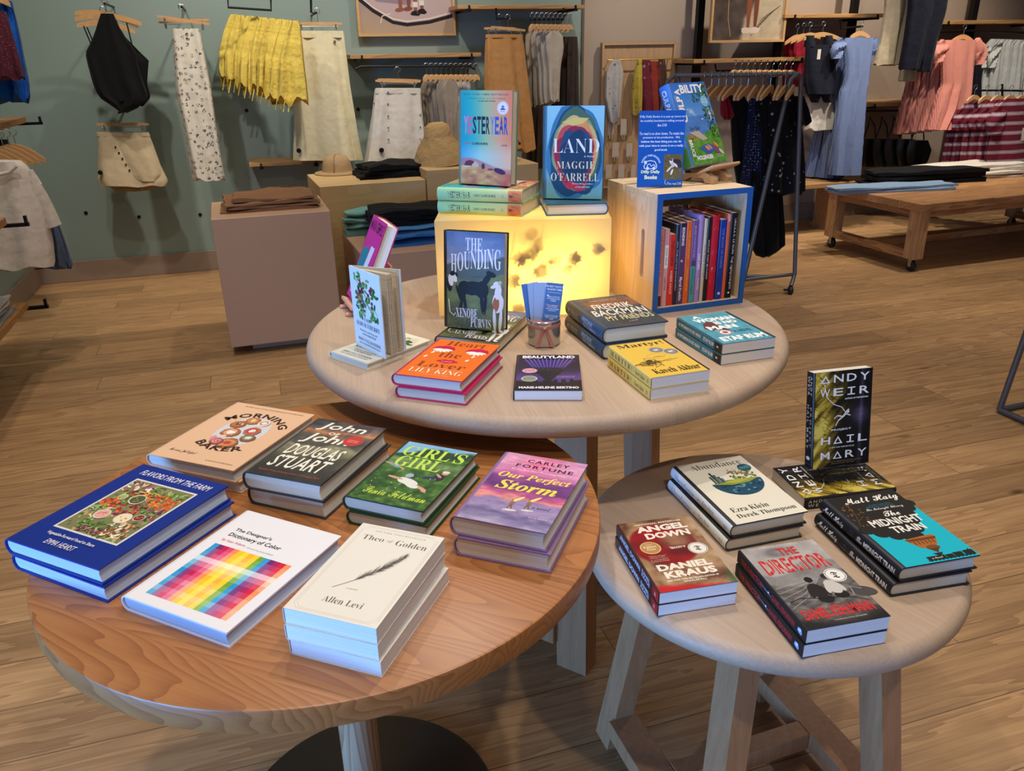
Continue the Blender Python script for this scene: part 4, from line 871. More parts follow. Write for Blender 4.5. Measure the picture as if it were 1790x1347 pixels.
def art_martyr(a):
    a.fill('#e3bd4c'); bk = '#2b2118'; a.text('Martyr!', 'serifb', (.06, .83, .9, .97), bk, off=.004); a.rect(.96, 0, 1, 1, '#3b2a20')
    for x, y, w_ in ((.62, .7, .13), (.82, .61, .13)): a.ell(x, y, w_, w_, '#6e6f74'); a.ring(x, y, w_ * .95, .012, '#c9c6bc'); a.ell(x, y, w_ * .62, w_ * .62, '#8f9096'); a.ell(x, y, .05, .03, '#d8d6ce', 30, 12, .3, 3)
    for i, (rx, ry) in enumerate(((.17, .05), (.1, .035))): a.line([(.5 + rx * math.cos(t), .55 - i * .06 + ry * math.sin(t)) for t in np.linspace(0, 2 * PI, 24)], .006, '#b08a30')
    rs = np.random.RandomState(2); p = np.array([.3, .42])
    for i in range(46): q_ = np.array([.28 + .2 * rs.randn() * .6, .36 + .1 * rs.randn() * .6]); a.line([p, (p + q_) / 2 + .02 * rs.randn(2), q_], .007, '#4a3a20'); p = q_ if i % 6 else np.array([.3, .36])
    a.ell(.28, .42, .05, .05, '#4a3a20'); a.text('Kaveh Akbar', 'serifb', (.12, .07, .92, .2), bk, off=-.004); a.text('a novel', 'serifi', (.44, .5, .56, .53), '#9a7a2a')
def spine_martyr(a):
    a.fill('#e6cf74'); a.text('MARTYR!', 'serifb', (.05, .22, .58, .8), '#2b2118', space=1.5); a.text('Kaveh Akbar', 'serifb', (.66, .28, .87, .74), '#3b2e1c'); a.ring(.935, .5, .018, .006, '#3b2e1c')
def art_beauty(a):
    def f(X, Y):
        n = vnoise(X, Y, 3, 8, 3); t = np.exp(-((Y - .3) / .2) ** 2); return mixc(ramp([(0, '#17122a'), (1, '#241c3c')], n), hx('#5a3f8c'), t * .85) * (.9 + .2 * n)[..., None]
    a.raster(f, nx=40, ny=60)
    a.poly([(.08, .84), (.92, .84), (.5, .22)], '#3b2a78')
    for i in range(12): x = .1 + .8 * i / 11; a.line([(x, .9), (.5 + (x - .5) * .35, .45)], .007, '#a79be0', True)
    a.poly([(.2, .62), (.8, .62), (.5, .2)], '#1f1c22'); a.poly([(.2, .62), (.8, .62), (.66, .52), (.34, .52)], '#2a2630')
    rs = np.random.RandomState(3); x = .0
    while x < 1: wd = .04 + .05 * rs.rand(); h = .05 + .1 * rs.rand() * (1 + .5 * math.sin(x * PI)); a.rect(x, .13, min(1, x + wd), .13 + h, '#1a171c'); x += wd
    a.rect(0, .0, 1, .135, '#1b181e')
    for i in range(40): a.ell(rs.rand(), .3 + .6 * rs.rand(), .004, .004, '#cfc8e8', n=6)
    a.text('BEAUTYLAND', 'heavy', (.07, .885, .93, .965), '#eeeaf0', off=.02); a.ell(.2, .52, .12, .1, '#d9a3b0'); a.ell(.2, .3, .13, .1, '#8f9a86'); a.ring(.2, .3, .12, .01, '#d8dcc8')
    for b, y in (('NATIONAL', .53), ('BESTSELLER', .5), ('NOTABLE', .305), ('BOOK', .275)): a.text(b, 'sans', (.12, y, .28, y + .022), '#4b3a4a')
    a.text('"SO WONDERFUL AND WISE', 'sans', (.62, .36, .9, .376), '#c8b8d8'); a.text('AND FUNNY AND SO SAD"', 'sans', (.62, .33, .9, .346), '#c8b8d8'); a.text('MARIE-HELENE BERTINO', 'heavy', (.05, .04, .95, .095), '#eeeaf0', off=.01)
def art_woman(a):
    def f(X, Y): n = vnoise(X, Y, 12, 4, 3); return ramp([(0, '#3c86a0'), (1, '#69b0c4')], n)
    a.raster(f, nx=30, ny=40); W_ = '#eef2ee'; a.rect(.95, 0, 1, 1, '#2a3138')
    a.poly([(.1, .52), (.2, .66), (.34, .74), (.5, .62), (.42, .5), (.3, .46), (.16, .4)], '#6b3f40'); a.poly([(.3, .46), (.5, .34), (.42, .5)], '#54302f')
    a.text('A', 'heavy', (.2, .87, .36, .96), W_, off=.03); a.text('WOMAN', 'heavy', (.14, .72, .92, .85), W_, off=.03); a.text('IS NO', 'heavy', (.42, .6, .86, .7), W_, off=.03); a.text('MAN', 'heavy', (.16, .44, .72, .57), W_, off=.03)
    a.ell(.34, .33, .12, .12, '#e9e4e0'); a.ring(.34, .33, .115, .018, '#b03a3a'); a.ell(.34, .33, .05, .05, '#b03a3a'); a.text('A NOVEL', 'heavy', (.5, .29, .86, .37), '#2e4d58', off=.01); a.text('ETAF RUM', 'heavy', (.08, .06, .92, .2), W_, off=.025)
def spine_woman(a):
    a.raster(lambda X, Y: ramp([(0, '#3a6f84'), (.5, '#3e8ab0'), (.84, '#3a88b8'), (.86, '#2b3138'), (1, '#20262c')], X), nx=40, ny=2); a.ell(.5, .5, .08, .2, '#6b3f4a', 0, 12, .3, 2); a.text('A WOMAN IS NO MAN', 'heavy', (.05, .3, .56, .72), '#dfe9ec', off=.012); a.text('ETAF RUM', 'heavy', (.62, .28, .84, .74), '#dfe9ec', off=.01); a.ell(.92, .5, .02, .12, '#dfe9ec')
def art_yester(a):
    def f(X, Y):
        top = ramp([(0, '#1a9dbb'), (.22, '#35b0b8'), (.5, '#9fc09a'), (.72, '#d6a987'), (1, '#e0876a')], X + .1 * (Y - .6) * 1.0); low = ramp([(0, '#4fa6d8'), (.4, '#a9d0cf'), (1, '#e6b79a')], X); c = mixc(low, top, sstep(.3, .5, Y)); hz = .285 - .1 * X + .02 * np.sin(X * 6); n = vnoise(X, Y, 7, 3, 4, 22)
        hill = ramp([(0, '#8a4a54'), (.4, '#b87a5c'), (.7, '#cf9f6a'), (1, '#dcb982')], n + .3 * (1 - X) - .1); far = ramp([(0, '#a07f8f'), (1, '#c99a8e')], X); c = mixc(far, c, sstep(hz - .005, hz + .005, Y)); l2 = .2 - .06 * X + .015 * np.sin(X * 5); c = mixc(hill, c, sstep(l2 - .006, l2 + .006, Y)); return mixc(c, hx('#c0504a'), .5 * sstep(.6, 1, X) * (1 - sstep(.1, .2, Y)))
    a.raster(f, nx=60, ny=100)
    a.poly([(.06, .2), (.1, .25), (.18, .262), (.26, .25), (.29, .2)], '#6b3048'); a.poly([(.22, .21), (.29, .255), (.36, .22), (.36, .19), (.22, .19)], '#c9b6a4'); a.ell(.45, .2, .035, .05, '#5d2a4a'); a.ell(.6, .17, .06, .02, '#8c4a52'); a.ell(.78, .155, .12, .045, '#4b2a55', -14); a.rect(.05, .19, .2, .2, '#dccabb')
    cols = ['#d78fc0', '#cf6f9e', '#2a2f4e', '#2a2f46', '#232a4a', '#2c2f52', '#6a86d0', '#3b5fc0', '#24449c', '#2c58b0']
    s = 'YESTERYEAR'; x0, x1 = .05, .93; wd = (x1 - x0) / 10
    for i, ch in enumerate(s): a.text(ch, 'heavy', (x0 + wd * i + wd * .08, .545, x0 + wd * (i + 1) - wd * .06, .73), cols[i])
    a.text('NEW YORK TIMES BESTSELLER', 'heavy', (.05, .95, .92, .968), '#4b6f6a', space=1.3); a.text('"A DAZZLING NOVEL OF A FAMILY REMADE"', 'sans', (.1, .912, .88, .922), '#47605a'); a.text('IN HER FIRST NOVEL', 'sansb', (.34, .883, .68, .896), '#20302c')
    a.ell(.82, .82, .11, .11, '#e9e4e6'); a.ring(.82, .82, .1, .006, '#b4a8b4'); a.poly([(.76, .805), (.82, .83), (.88, .805), (.85, .8), (.79, .8)], '#5560a8'); a.poly([(.78, .83), (.82, .85), (.86, .83)], '#5560a8'); a.text('READ', 'sansb', (.78, .78, .86, .792), '#5560a8')
    a.text('CARO', 'heavy', (.08, .43, .19, .455), '#c0567a'); a.text('CLAIRE BURKE', 'heavy', (.22, .43, .54, .455), '#2c3a44'); a.text('A NOVEL', 'heavy', (.8, .424, .92, .44), '#6b5a52')
def spine_yester(a):
    a.raster(lambda X, Y: np.where((X > .84)[..., None], ramp([(.84, '#d98a62'), (.9, '#c97a54'), (1, '#d0825a')], X + 0 * Y), ramp([(0, '#83bd94'), (.4, '#9cc48c'), (.7, '#b5c890'), (.84, '#c0cb9c')], X)), nx=80, ny=2); a.text('YESTERYEAR', 'heavy', (.12, .22, .4, .82), '#4d2f38'); a.text('CARO CLAIRE BURKE', 'heavy', (.44, .4, .7, .62), '#4d6a5a'); a.ell(.785, .5, .012, .12, '#3c4a44'); a.rect(.81, .4, .816, .62, '#3c4a44')
    rs = np.random.RandomState(2)
    for i in range(10): a.ell(.87 + .07 * rs.rand(), .1 + .8 * rs.rand(), .012, .06, '#7a3a3a', rs.rand() * 90, 8, .3, i)
def blob_ring(a, cx, cy, rx, ry, col, seed, wob=.1, n=40):
    rs = np.random.RandomState(seed); t = np.linspace(0, 2 * PI, n, endpoint=False); rr = 1 + wob * (np.sin(3 * t + rs.rand() * 6) * .5 + np.sin(5 * t + rs.rand() * 6) * .35 + np.sin(8 * t + rs.rand() * 6) * .25); a.poly(np.stack([np.clip(cx + np.cos(t) * rx * rr, 0, 1), np.clip(cy + np.sin(t) * ry * rr, 0, 1)], 1), col)
def art_land(a):
    a.raster(lambda X, Y: ramp([(0, '#7fb49a'), (.3, '#6fa8c0'), (1, '#8fc8e0')], Y + .2 * vnoise(X, Y, 5, 1)), nx=20, ny=30)
    for cx, cy, rx, ry, c, s, w in ((.5, .5, .52, .52, '#3a7aa6', 1, .10), (.5, .49, .46, .49, '#1d4a6e', 2, .12), (.52, .55, .41, .42, '#4a6a5c', 3, .1), (.5, .5, .4, .39, '#7d9a7c', 4, .09), (.52, .52, .385, .37, '#c9b476', 5, .08), (.51, .49, .37, .36, '#d8925c', 6, .1), (.48, .47, .355, .34, '#c24a52', 7, .1), (.5, .46, .34, .33, '#8e2a44', 8, .12), (.52, .46, .29, .31, '#234a70', 9, .13), (.52, .46, .26, .27, '#1a3a5c', 10, .15)): blob_ring(a, cx, cy, rx, ry, c, s, w)
    a.poly([(.3, .16), (.55, .08), (.72, .1), (.6, .15), (.45, .2)], '#c23a56'); a.poly([(.26, .83), (.5, .88), (.74, .87), (.62, .81), (.45, .79)], '#d9c274')
    a.text('LAND', 'thin', (.11, .5, .93, .655), '#e9eaf0', off=-.004); a.text('A Novel', 'serifb', (.66, .455, .84, .475), '#dfe0e6'); a.text('MAGGIE', 'thin', (.18, .33, .86, .41), '#e6dcb8', space=1.1); a.text("O'FARRELL", 'thin', (.08, .195, .94, .285), '#e6e4c8', space=1.05); a.text('Bestselling author', 'serifb', (.46, .155, .84, .175), '#dfe0e6'); a.text('of HAMNET', 'serifb', (.52, .12, .78, .14), '#dfe0e6')
def dog(a, x, y, s, c, c2, face=1, front=False):
    k = a.w / a.h
    def E(dx, dy, rx, ry, col, rot=0): a.ell(x + dx * s * face, y + dy * s * k, rx * s, ry * s, col, rot * face, 18, .05, 1)
    if front:
        E(0, 0, .17, .3, c); E(.06, -.05, .1, .22, c2, 4); E(-.08, -.5, .05, .34, c, 4); E(.1, -.5, .05, .34, c, -3); E(0, .3, .1, .22, c, 8); E(.04, .5, .11, .1, c, -10); E(.14, .44, .09, .05, c, -20); E(-.05, .56, .05, .07, '#c9b4a8', 30); E(-.1, -.82, .07, .035, c); E(.1, -.84, .07, .035, c)
    else:
        E(0, 0, .3, .16, c); E(.2, -.02, .16, .2, c); E(-.22, .0, .15, .16, c); E(.3, .2, .07, .2, c, -35); E(.42, .33, .11, .06, c, -15); E(.36, .36, .06, .05, c); E(.2, -.3, .04, .26, c, 4); E(.28, -.32, .04, .26, c, -4); E(-.26, -.18, .07, .14, c, 12); E(-.3, -.4, .035, .18, c, -14); E(-.2, -.36, .035, .22, c, 8); E(-.36, -.12, .03, .2, c, 18); E(.25, -.55, .05, .03, c2); E(-.28, -.56, .05, .03, c2)
def art_hound(a):
    def f(X, Y):
        n = vnoise(X, Y, 4, 3, 5, 12); sky = ramp([(.6, '#9a9fb4'), (.75, '#7f8cae'), (.9, '#64779f'), (1, '#54688f')], Y + (n - .5) * .3); g = ramp([(0, '#38372a'), (.3, '#555a3a'), (.6, '#6f7d4e'), (1, '#8f9a66')], n * .7 + Y * .35); h1 = .66 + .1 * X + .02 * np.sin(X * 7); far = ramp([(0, '#4b5560'), (1, '#5d6a58')], n); c = mixc(g, far, sstep(.54, .57, Y + .05 * np.sin(X * 4))); return mixc(c, sky, sstep(h1 - .01, h1 + .012, Y))
    a.raster(f, nx=60, ny=90); rs = np.random.RandomState(9)
    blobs(a, 160, (0, 0, 1, .22), ['#6b6450', '#8a7a5c', '#3a352a', '#77806a'], .006, .012, 9)
    a.text('THE', 'thin', (.33, .815, .62, .94), '#e9e8f2', off=.004)
    s = 'HOUNDING'; hs = [(.56, .77), (.6, .79), (.62, .8), (.63, .81), (.63, .83), (.64, .83), (.64, .84), (.63, .84)]; ws = [.12, .12, .12, .12, .12, .06, .13, .13]; x = .07
    for ch, (b, t), wd in zip(s, hs, ws): a.text(ch, 'thin', (x, b, x + wd * .88, t), '#e9e8f2', off=.006); x += wd * .96
    a.text('a novel', 'serifi', (.46, .545, .64, .56), '#3a3a30')
    dog(a, .47, .43, .74, '#131416', '#4a3a28'); dog(a, .9, .3, .58, '#e3dfe0', '#a8633a', -1, True)
    a.ell(.045, .46, .05, .13, '#1c1a1c', 5, 18, .06, 1); a.ell(.07, .5, .045, .1, '#e6e2de', 8); a.ell(.12, .53, .055, .07, '#e6e2de', 30); a.ell(.15, .5, .035, .03, '#e6e2de', -40); a.ell(.1, .57, .05, .04, '#1c1a1c', 20); a.ell(.17, .56, .02, .04, '#1c1a1c', 20); a.line([(.03, .3), (.05, .17), (.12, .13), (.15, .16)], .018, '#dcd6d0')
    a.text('XENOBE', 'thin', (.16, .115, .54, .215), '#e9e8f2', off=.006); a.text('PURVIS', 'thin', (.42, .02, .78, .115), '#e9e8f2', off=.006)
def art_service(a, base='#dfeaf2'):
    a.fill(base); g = ['#3e7a3a', '#5d9a4c', '#2f6230', '#86b070']
    for p in ([(.2, .86), (.4, .74), (.66, .62), (.86, .5)], [(.3, .9), (.45, .76), (.5, .6), (.42, .42)]): a.line(p, .012, '#6b5a44')
    rs = np.random.RandomState(6)
    for i in range(62):
        t = rs.rand(); x = .14 + .78 * rs.rand(); y = .95 - .55 * rs.rand()
        if abs((y - .62) - (.5 - x) * .25) < .3: a.ell(x, y, .05 + .03 * rs.rand(), .028, g[rs.randint(4)], rs.rand() * 180, 12, .1, i)
    for i in range(16): a.ell(.3 + .5 * rs.rand(), .55 + .33 * rs.rand(), .032, .032, ['#8a2a3a', '#6a2340', '#b0453f'][rs.randint(3)], 0, 14)
    a.ell(.3, .66, .11, .055, '#7a5a48', -25); a.ell(.2, .7, .05, .045, '#8a6a55'); a.ell(.42, .6, .1, .02, '#54606e', -35); a.ell(.3, .645, .06, .03, '#b98a5c', -25)
    a.text('THE', 'thin', (.38, .37, .6, .41), '#6b7a86'); a.text('SERVICEBERRY', 'thin', (.1, .29, .9, .345), '#6b7a86'); a.text('Abundance and Reciprocity', 'serifb', (.2, .225, .8, .25), '#5a6068'); a.text('in the Natural World', 'serifb', (.28, .185, .74, .21), '#5a6068'); a.text('ROBIN WALL KIMMERER', 'thin', (.12, .1, .88, .14), '#7a7a7c'); a.text('author of BRAIDING SWEETGRASS', 'serifb', (.14, .06, .86, .08), '#5a6068')
def art_pink(a):
    a.fill('#c8328c'); a.text('MARIA SEMPLE', 'heavy', (.06, .84, .94, .965), '#4a1240')
    a.poly([(.04, .6), (.4, .66), (.6, .45), (.3, .15), (.04, .2)], '#2f7d8c')
    for i in range(12): x = .2 + .05 * i; a.line([(x + .08, .06), (.45 + .02 * i, .38), (.55 + .02 * i, .68)], .03, ['#d9dce8', '#a9b0c8', '#eef0f6'][i % 3])
    a.text('Go Gentle', 'script', (.1, .06, .9, .14), '#f4dff0')
def art_culp(a):
    def f(X, Y):
        n = vnoise(X, Y, 5, 3, 4, 14); sky = ramp([(.5, '#6a9bdc'), (.75, '#4a86d8'), (1, '#2f6cc8')], Y); sky = mixc(sky, hx('#c9d6ea'), sstep(.55, .75, n) * (Y < .85) * .8); lake = ramp([(0, '#3b6cc0'), (1, '#5a8cd6')], n); lawn = ramp([(0, '#2f6a24'), (1, '#7ab04a')], vnoise(X, Y, 16, 5, 3)); c = mixc(lake, sky, sstep(.585, .595, Y)); return mixc(lawn, c, sstep(.36, .385, Y + .05 * np.sin(X * 4) - .06 * X))
    a.raster(f, nx=60, ny=90)
    blobs(a, 240, (.72, .3, 1.0, .98), ['#22401f', '#35602c', '#4a7a38', '#1c331c'], .014, .034, 4, clip=lambda x, y: x > .76 + .14 * math.sin(y * 9) * .6 - .12 * (y - .5) and x < .97)
    blobs(a, 50, (.5, .76, .9, .9), ['#22401f', '#35602c', '#4a7a38'], .014, .028, 5); blobs(a, 60, (.05, .29, .3, .37), ['#7a5a38', '#9a7a4a', '#54683a', '#b08a5a'], .012, .026, 6)
    a.poly([(.12, .4), (.4, .41), (.62, .3), (.46, .285)], '#b5aa9a')
    for x in (.2, .26, .36, .42): a.line([(x, .4), (x - .02, .47)], .012, '#4a4038'); a.line([(x, .43), (x + .06, .45)], .012, '#4a4038')
    a.ell(.62, .545, .03, .012, '#e6dcd0'); a.poly([(.3, .2), (.5, .24), (.72, .16), (.5, .1)], '#3a5aa0'); a.poly([(.55, .25), (.72, .22), (.95, .12), (.8, .1)], '#7a4a6a')
    for x, y, c in ((.52, .19, '#e08a3a'), (.8, .22, '#e08a3a'), (.6, .2, '#8f9ac0'), (.9, .13, '#d8c0b0')): a.ell(x, y, .07, .03, c, -40)
    W_ = '#eceaf0'; a.text('CULP', 'heavy', (.04, .52, .2, .84), W_, rot=90, off=.012); a.text('A', 'heavy', (.04, .85, .2, .93), W_, rot=90, off=.012); a.text('BILITY', 'heavy', (.22, .87, .9, .975), W_, off=.012)
    a.ell(.83, .76, .11, .11, '#7fb4dc'); a.text("Oprah's", 'script', (.75, .77, .91, .79), '#dfeef6'); a.text('BOOK CLUB', 'sansb', (.75, .74, .91, .757), '#dfeef6')
    a.text('BRUCE', 'heavy', (.04, .1, .13, .31), W_, rot=-90, off=.008); a.text('HOLSINGER', 'heavy', (.14, .055, .62, .11), W_, off=.008); a.text('"A page-turner of the', 'serifi', (.68, .09, .96, .105), W_); a.text('first order."', 'serifi', (.72, .065, .96, .08), W_); a.text('A NOVEL', 'heavy', (.86, .52, .9, .68), W_, rot=-90)
def spine_culp(a):
    a.raster(lambda X, Y: ramp([(0, '#3a78d4'), (.62, '#4a8ade'), (.76, '#5a94e0'), (.78, '#3f7a3a'), (1, '#4a8a3c')], X), nx=40, ny=2); a.text('CULPABILITY', 'heavy', (.05, .28, .56, .76), '#eceaf0'); a.text('BRUCE', 'heavy', (.58, .54, .74, .78), '#eceaf0'); a.text('HOLSINGER', 'heavy', (.58, .22, .76, .46), '#eceaf0'); a.line([(.92, .35), (.94, .65), (.96, .4)], .008, '#dfe9da')
# ------------------------------------------------------------------ books lying on the tables (centre x, y, turn, width, height of cover, thickness)
def stack(n, x, y, ang, w, h, t, z, hard, cover, labels, group, front, spine=None, pages='#ece6da', jit=(0.004, 1.2), name=None, rough=0.38, lower=None):
    name = name or ('hardcover_book' if hard else 'paperback_book'); rs = np.random.RandomState(int(abs(x) * 1000 + 7))
    for i in range(n):
        top = i == n - 1; dx, dy, da = (0, 0, 0) if top else ((rs.rand() - .5) * 2 * jit[0], (rs.rand() - .5) * 2 * jit[0], (rs.rand() - .5) * 2 * jit[1])
        if lower and not top: dx, dy, da = lower[i]
        book(name, flat_M(x + dx, y + dy, z + i * (t + 0.0004), ang + da), w, h, t, hard, cover, labels[i], group if n > 1 else None, front if top else None, spine, pages, rough=rough)
U_L = lambda d: ['lower copy of %s' % d, 'upper copy of %s' % d]
stack(2, -.636, 1.122, -25.0, .203, .262, .0278, ZL, True, '#0b2a86', U_L('the blue vegetable cookbook at the left of the fir table'), 'blue cookbooks', art_flavors, None, '#c9d2e4', lower=[(.006, -.004, -.8)])
stack(1, -.419, 1.011, -25.7, .196, .252, .026, ZL, True, '#e4e2ea', ['white hardcover with a rainbow colour grid on its cover, on the fir table'], None, art_designer, None, '#b9c4d8')
stack(3, -.203, .92, -19.6, .137, .211, .0248, ZL, False, '#e4e0d8', ['bottom paperback of the cream feather stack at the front of the fir table', 'middle paperback of the cream feather stack at the front of the fir table', 'top cream paperback with a feather drawing at the front of the fir table'], 'cream feather paperbacks', art_theo, None, '#eae8e8', lower=[(.003, -.002, -.6), (-.001, -.001, .5)])
stack(2, .017, 1.148, -21.1, .153, .229, .0338, ZL, True, '#8d6f9c', U_L('the purple seaside novel with yellow script'), 'purple hardcovers', art_storm, None, '#e9e2d6', lower=[(.004, -.006, 1.0)])
stack(2, -.355, 1.304, -20.5, .154, .23, .0345, ZL, True, '#35383a', U_L('the dark grey novel with chunky white lettering on the fir table'), 'dark grey hardcovers', art_john, None, '#e6dfd0', lower=[(.004, .004, -1.5)])
stack(2, -.546, 1.415, -21.7, .198, .254, .025, ZL, True, '#d9b090', U_L('the peach baking cookbook at the back left of the fir table'), 'peach cookbooks', art_baker, None, '#d6d2cc', lower=[(.010, .006, -1.5)])
G = S(0, 0, .5)
def quadM(px, z):   # centre and turn of a cover whose four corners (TL TR BR BL) are seen at those pixels on level z
    P = [S(a, b, z) for a, b in px]; c = sum(P, Vector()) / 4; d = (P[1] - P[0]) + (P[2] - P[3]); return c.x, c.y, math.degrees(math.atan2(d.y, d.x)), ((P[1] - P[0]).length + (P[2] - P[3]).length) / 2, ((P[3] - P[0]).length + (P[2] - P[1]).length) / 2
gx, gy, ga, gw, gh = quadM([(723, 772.5), (827.5, 793), (734, 890), (602, 866)], ZL + .052)
stack(2, gx, gy, ga, .148, .216, .026, ZL, True, '#23401f', U_L('the grassy green novel with lime lettering on the fir table'), 'green hardcovers', art_girl, None, '#dfe4da', lower=[(.004, -.004, .8)])
# right table
stack(2, .442, 1.375, 16.3, .157, .236, .027, ZR, True, '#25272e', U_L('the cream hardcover with a floating half globe'), 'cream globe hardcovers', art_abund, spine_abund, '#ded8c8', lower=[(-.006, -.004, -.6)])
stack(2, .278, 1.175, 11.5, .139, .21, .0225, ZR, False, '#4b2a22', U_L('the red and brown smoky paperback on the low oak table'), 'red smoke paperbacks', art_angel, spine_angel, '#e9e7ea', lower=[(-.001, -.001, .2)])
stack(2, .481, 1.077, 12.2, .143, .216, .025, ZR, False, '#1b1b1f', U_L('the grey landscape paperback with tall red lettering'), 'grey landscape paperbacks', art_director, spine_director, '#e9e7ea', lower=[(-.002, -.002, -.2)])
stack(2, .691, 1.227, 12.8, .15, .228, .028, ZR, True, '#1c1c24', U_L('the turquoise and black cloud hardcover on the low table'), 'turquoise hardcovers', art_midnight, spine_midnight, '#e4e1dc', lower=[(-.009, -.004, -.8)])
hx0, hy0, ha, hw_, hh_ = quadM([(1349, 816), (1513, 822), (1576, 846), (1407, 872)], ZR + .026)
hb = S(1407, 872, ZR + .026); hb2 = S(1349, 816, ZR + .026); d_ = (hb2 - hb); ang_h = math.degrees(math.atan2(d_.y, d_.x))
E_w = Vector((math.cos(R(ang_h)), math.sin(R(ang_h)), 0)); E_h = Vector((E_w.y, -E_w.x, 0)) if False else Vector((math.sin(R(ang_h)), -math.cos(R(ang_h)), 0))
# spine of the lying black paperback faces the camera: cover width runs away from us
sx_ = hb + E_w * .066 + E_h * .1015
MH = Matrix(((E_w.x, -E_h.x, 0, sx_.x), (E_w.y, -E_h.y, 0, sx_.y), (0, 0, 1, ZR), (0, 0, 0, 1)))
if MH.to_3x3().determinant() < 0: MH = Matrix(((E_w.x, E_h.x, 0, sx_.x), (E_w.y, E_h.y, 0, sx_.y), (0, 0, 1, ZR), (0, 0, 0, 1)))
book('paperback_book', MH, .132, .203, .026, False, '#17171b', 'black and gold space paperback lying under the one on the clear easel', 'black space paperbacks', art_hail, spine_hail, '#d9d2c6')
# top table
stack(2, -.132, 1.576, -19.6, .15, .22, .0248, ZT, True, '#b81a5a', U_L('the orange novel with pink tearful eyes'), 'orange hardcovers', art_heart, None, '#dcd8d2', lower=[(.006, -.006, .6)])
stack(2, .251, 1.819, 17.3, .155, .231, .0365, ZT, True, '#2b3a48', U_L('the slate blue novel with a hand-lettered title'), 'slate blue hardcovers', art_friends, spine_friends, '#dcd9c8', lower=[(-.001, -.002, .2)])
stack(2, .307, 1.568, 17.7, .133, .2, .0238, ZT, False, '#e3c865', U_L('the yellow paperback with black lettering and two seals on the tall table'), 'yellow paperbacks', art_martyr, spine_martyr, '#e7e4e2', lower=[(-.001, -.001, .1)])
stack(1, .076, 1.562, -2.8, .138, .203, .022, ZT, False, '#1c1826', ['thin black and purple skyline paperback at the front edge of the tall table'], None, art_beauty, None, '#e9ecf2')
stack(2, .495, 1.754, 17.3, .137, .203, .0245, ZT, False, '#33596a', U_L('the sea blue paperback with rough white lettering'), 'sea blue paperbacks', art_woman, spine_woman, '#e7e5e6', lower=[(-.001, -.001, .2)])

# ------------------------------------------------------------------ light box
LB0 = Vector((-.190, 2.028, ZT)); LBW, LBH, LBD = .450, .252, .20
t = empty('light_box', LB0 + Vector((LBW / 2, 0, 0)), R(-0.9), 'glowing yellow acrylic light box with pressed flowers on the tall table', 'light box')
def acrylic():
    m = bpy.data.materials.new('frosted_yellow_acrylic'); m.use_nodes = True; nt = m.node_tree; nt.nodes.clear()
    o = nt.nodes.new('ShaderNodeOutputMaterial'); tr = nt.nodes.new('ShaderNodeBsdfTranslucent'); tr.inputs[0].default_value = lin4('#fbd27a'); df = nt.nodes.new('ShaderNodeBsdfDiffuse'); df.inputs[0].default_value = lin4('#efdcae'); gl = nt.nodes.new('ShaderNodeBsdfGlossy'); gl.inputs['Roughness'].default_value = 0.12
    nz = nt.nodes.new('ShaderNodeTexNoise'); nz.inputs['Scale'].default_value = 9; tc = nt.nodes.new('ShaderNodeTexCoord'); nt.links.new(tc.outputs['Object'], nz.inputs[0]); mxc = nt.nodes.new('ShaderNodeMix'); mxc.data_type = 'RGBA'; mxc.inputs[6].default_value = lin4('#f6c766'); mxc.inputs[7].default_value = lin4('#fde3a2'); nt.links.new(nz.outputs[0], mxc.inputs[0]); nt.links.new(mxc.outputs[2], tr.inputs[0])
    a = nt.nodes.new('ShaderNodeMixShader'); a.inputs[0].default_value = 0.35; b = nt.nodes.new('ShaderNodeMixShader'); fr = nt.nodes.new('ShaderNodeFresnel'); fr.inputs[0].default_value = 1.45
    nt.links.new(tr.outputs[0], a.inputs[1]); nt.links.new(df.outputs[0], a.inputs[2]); nt.links.new(fr.outputs[0], b.inputs[0]); nt.links.new(a.outputs[0], b.inputs[1]); nt.links.new(gl.outputs[0], b.inputs[2]); nt.links.new(b.outputs[0], o.inputs[0]); return m
AC = acrylic(); e = .004
CLR = bpy.data.materials.new('acrylic_inner_face'); CLR.use_nodes = True; CLR.node_tree.nodes.clear(); _o = CLR.node_tree.nodes.new('ShaderNodeOutputMaterial'); _t = CLR.node_tree.nodes.new('ShaderNodeBsdfTransparent'); CLR.node_tree.links.new(_t.outputs[0], _o.inputs[0])
def lb_faces(front):
    mb = MB(); X0, X1, Y0, Y1, Z0, Z1 = -LBW / 2, LBW / 2, 0, LBD, 0, LBH; c = [(x, y, z) for x in (X0, X1) for y in (Y0, Y1) for z in (Z0, Z1)]; d = [(x, y, z) for x in (X0 + e, X1 - e) for y in (Y0 + e, Y1 - e) for z in (Z0 + e, Z1 - e)]
    F_ = [(0, 4, 5, 1)] if front else [(0, 1, 3, 2), (4, 6, 7, 5), (2, 3, 7, 6), (0, 2, 6, 4), (1, 5, 7, 3)]
    mb.add(c, F_, 0); mb.add(d, [f[::-1] for f in F_], 1)
    if front:
        for i, j in ((0, 4), (4, 5), (5, 1), (1, 0)): mb.add([c[i], c[j], d[j], d[i]], [(0, 1, 2, 3)], 1)
    return mb
lb_faces(False).build('acrylic_shell', [AC, CLR], t); lb_faces(True).build('front_panel', [AC, CLR], t)
rs = np.random.RandomState(5)
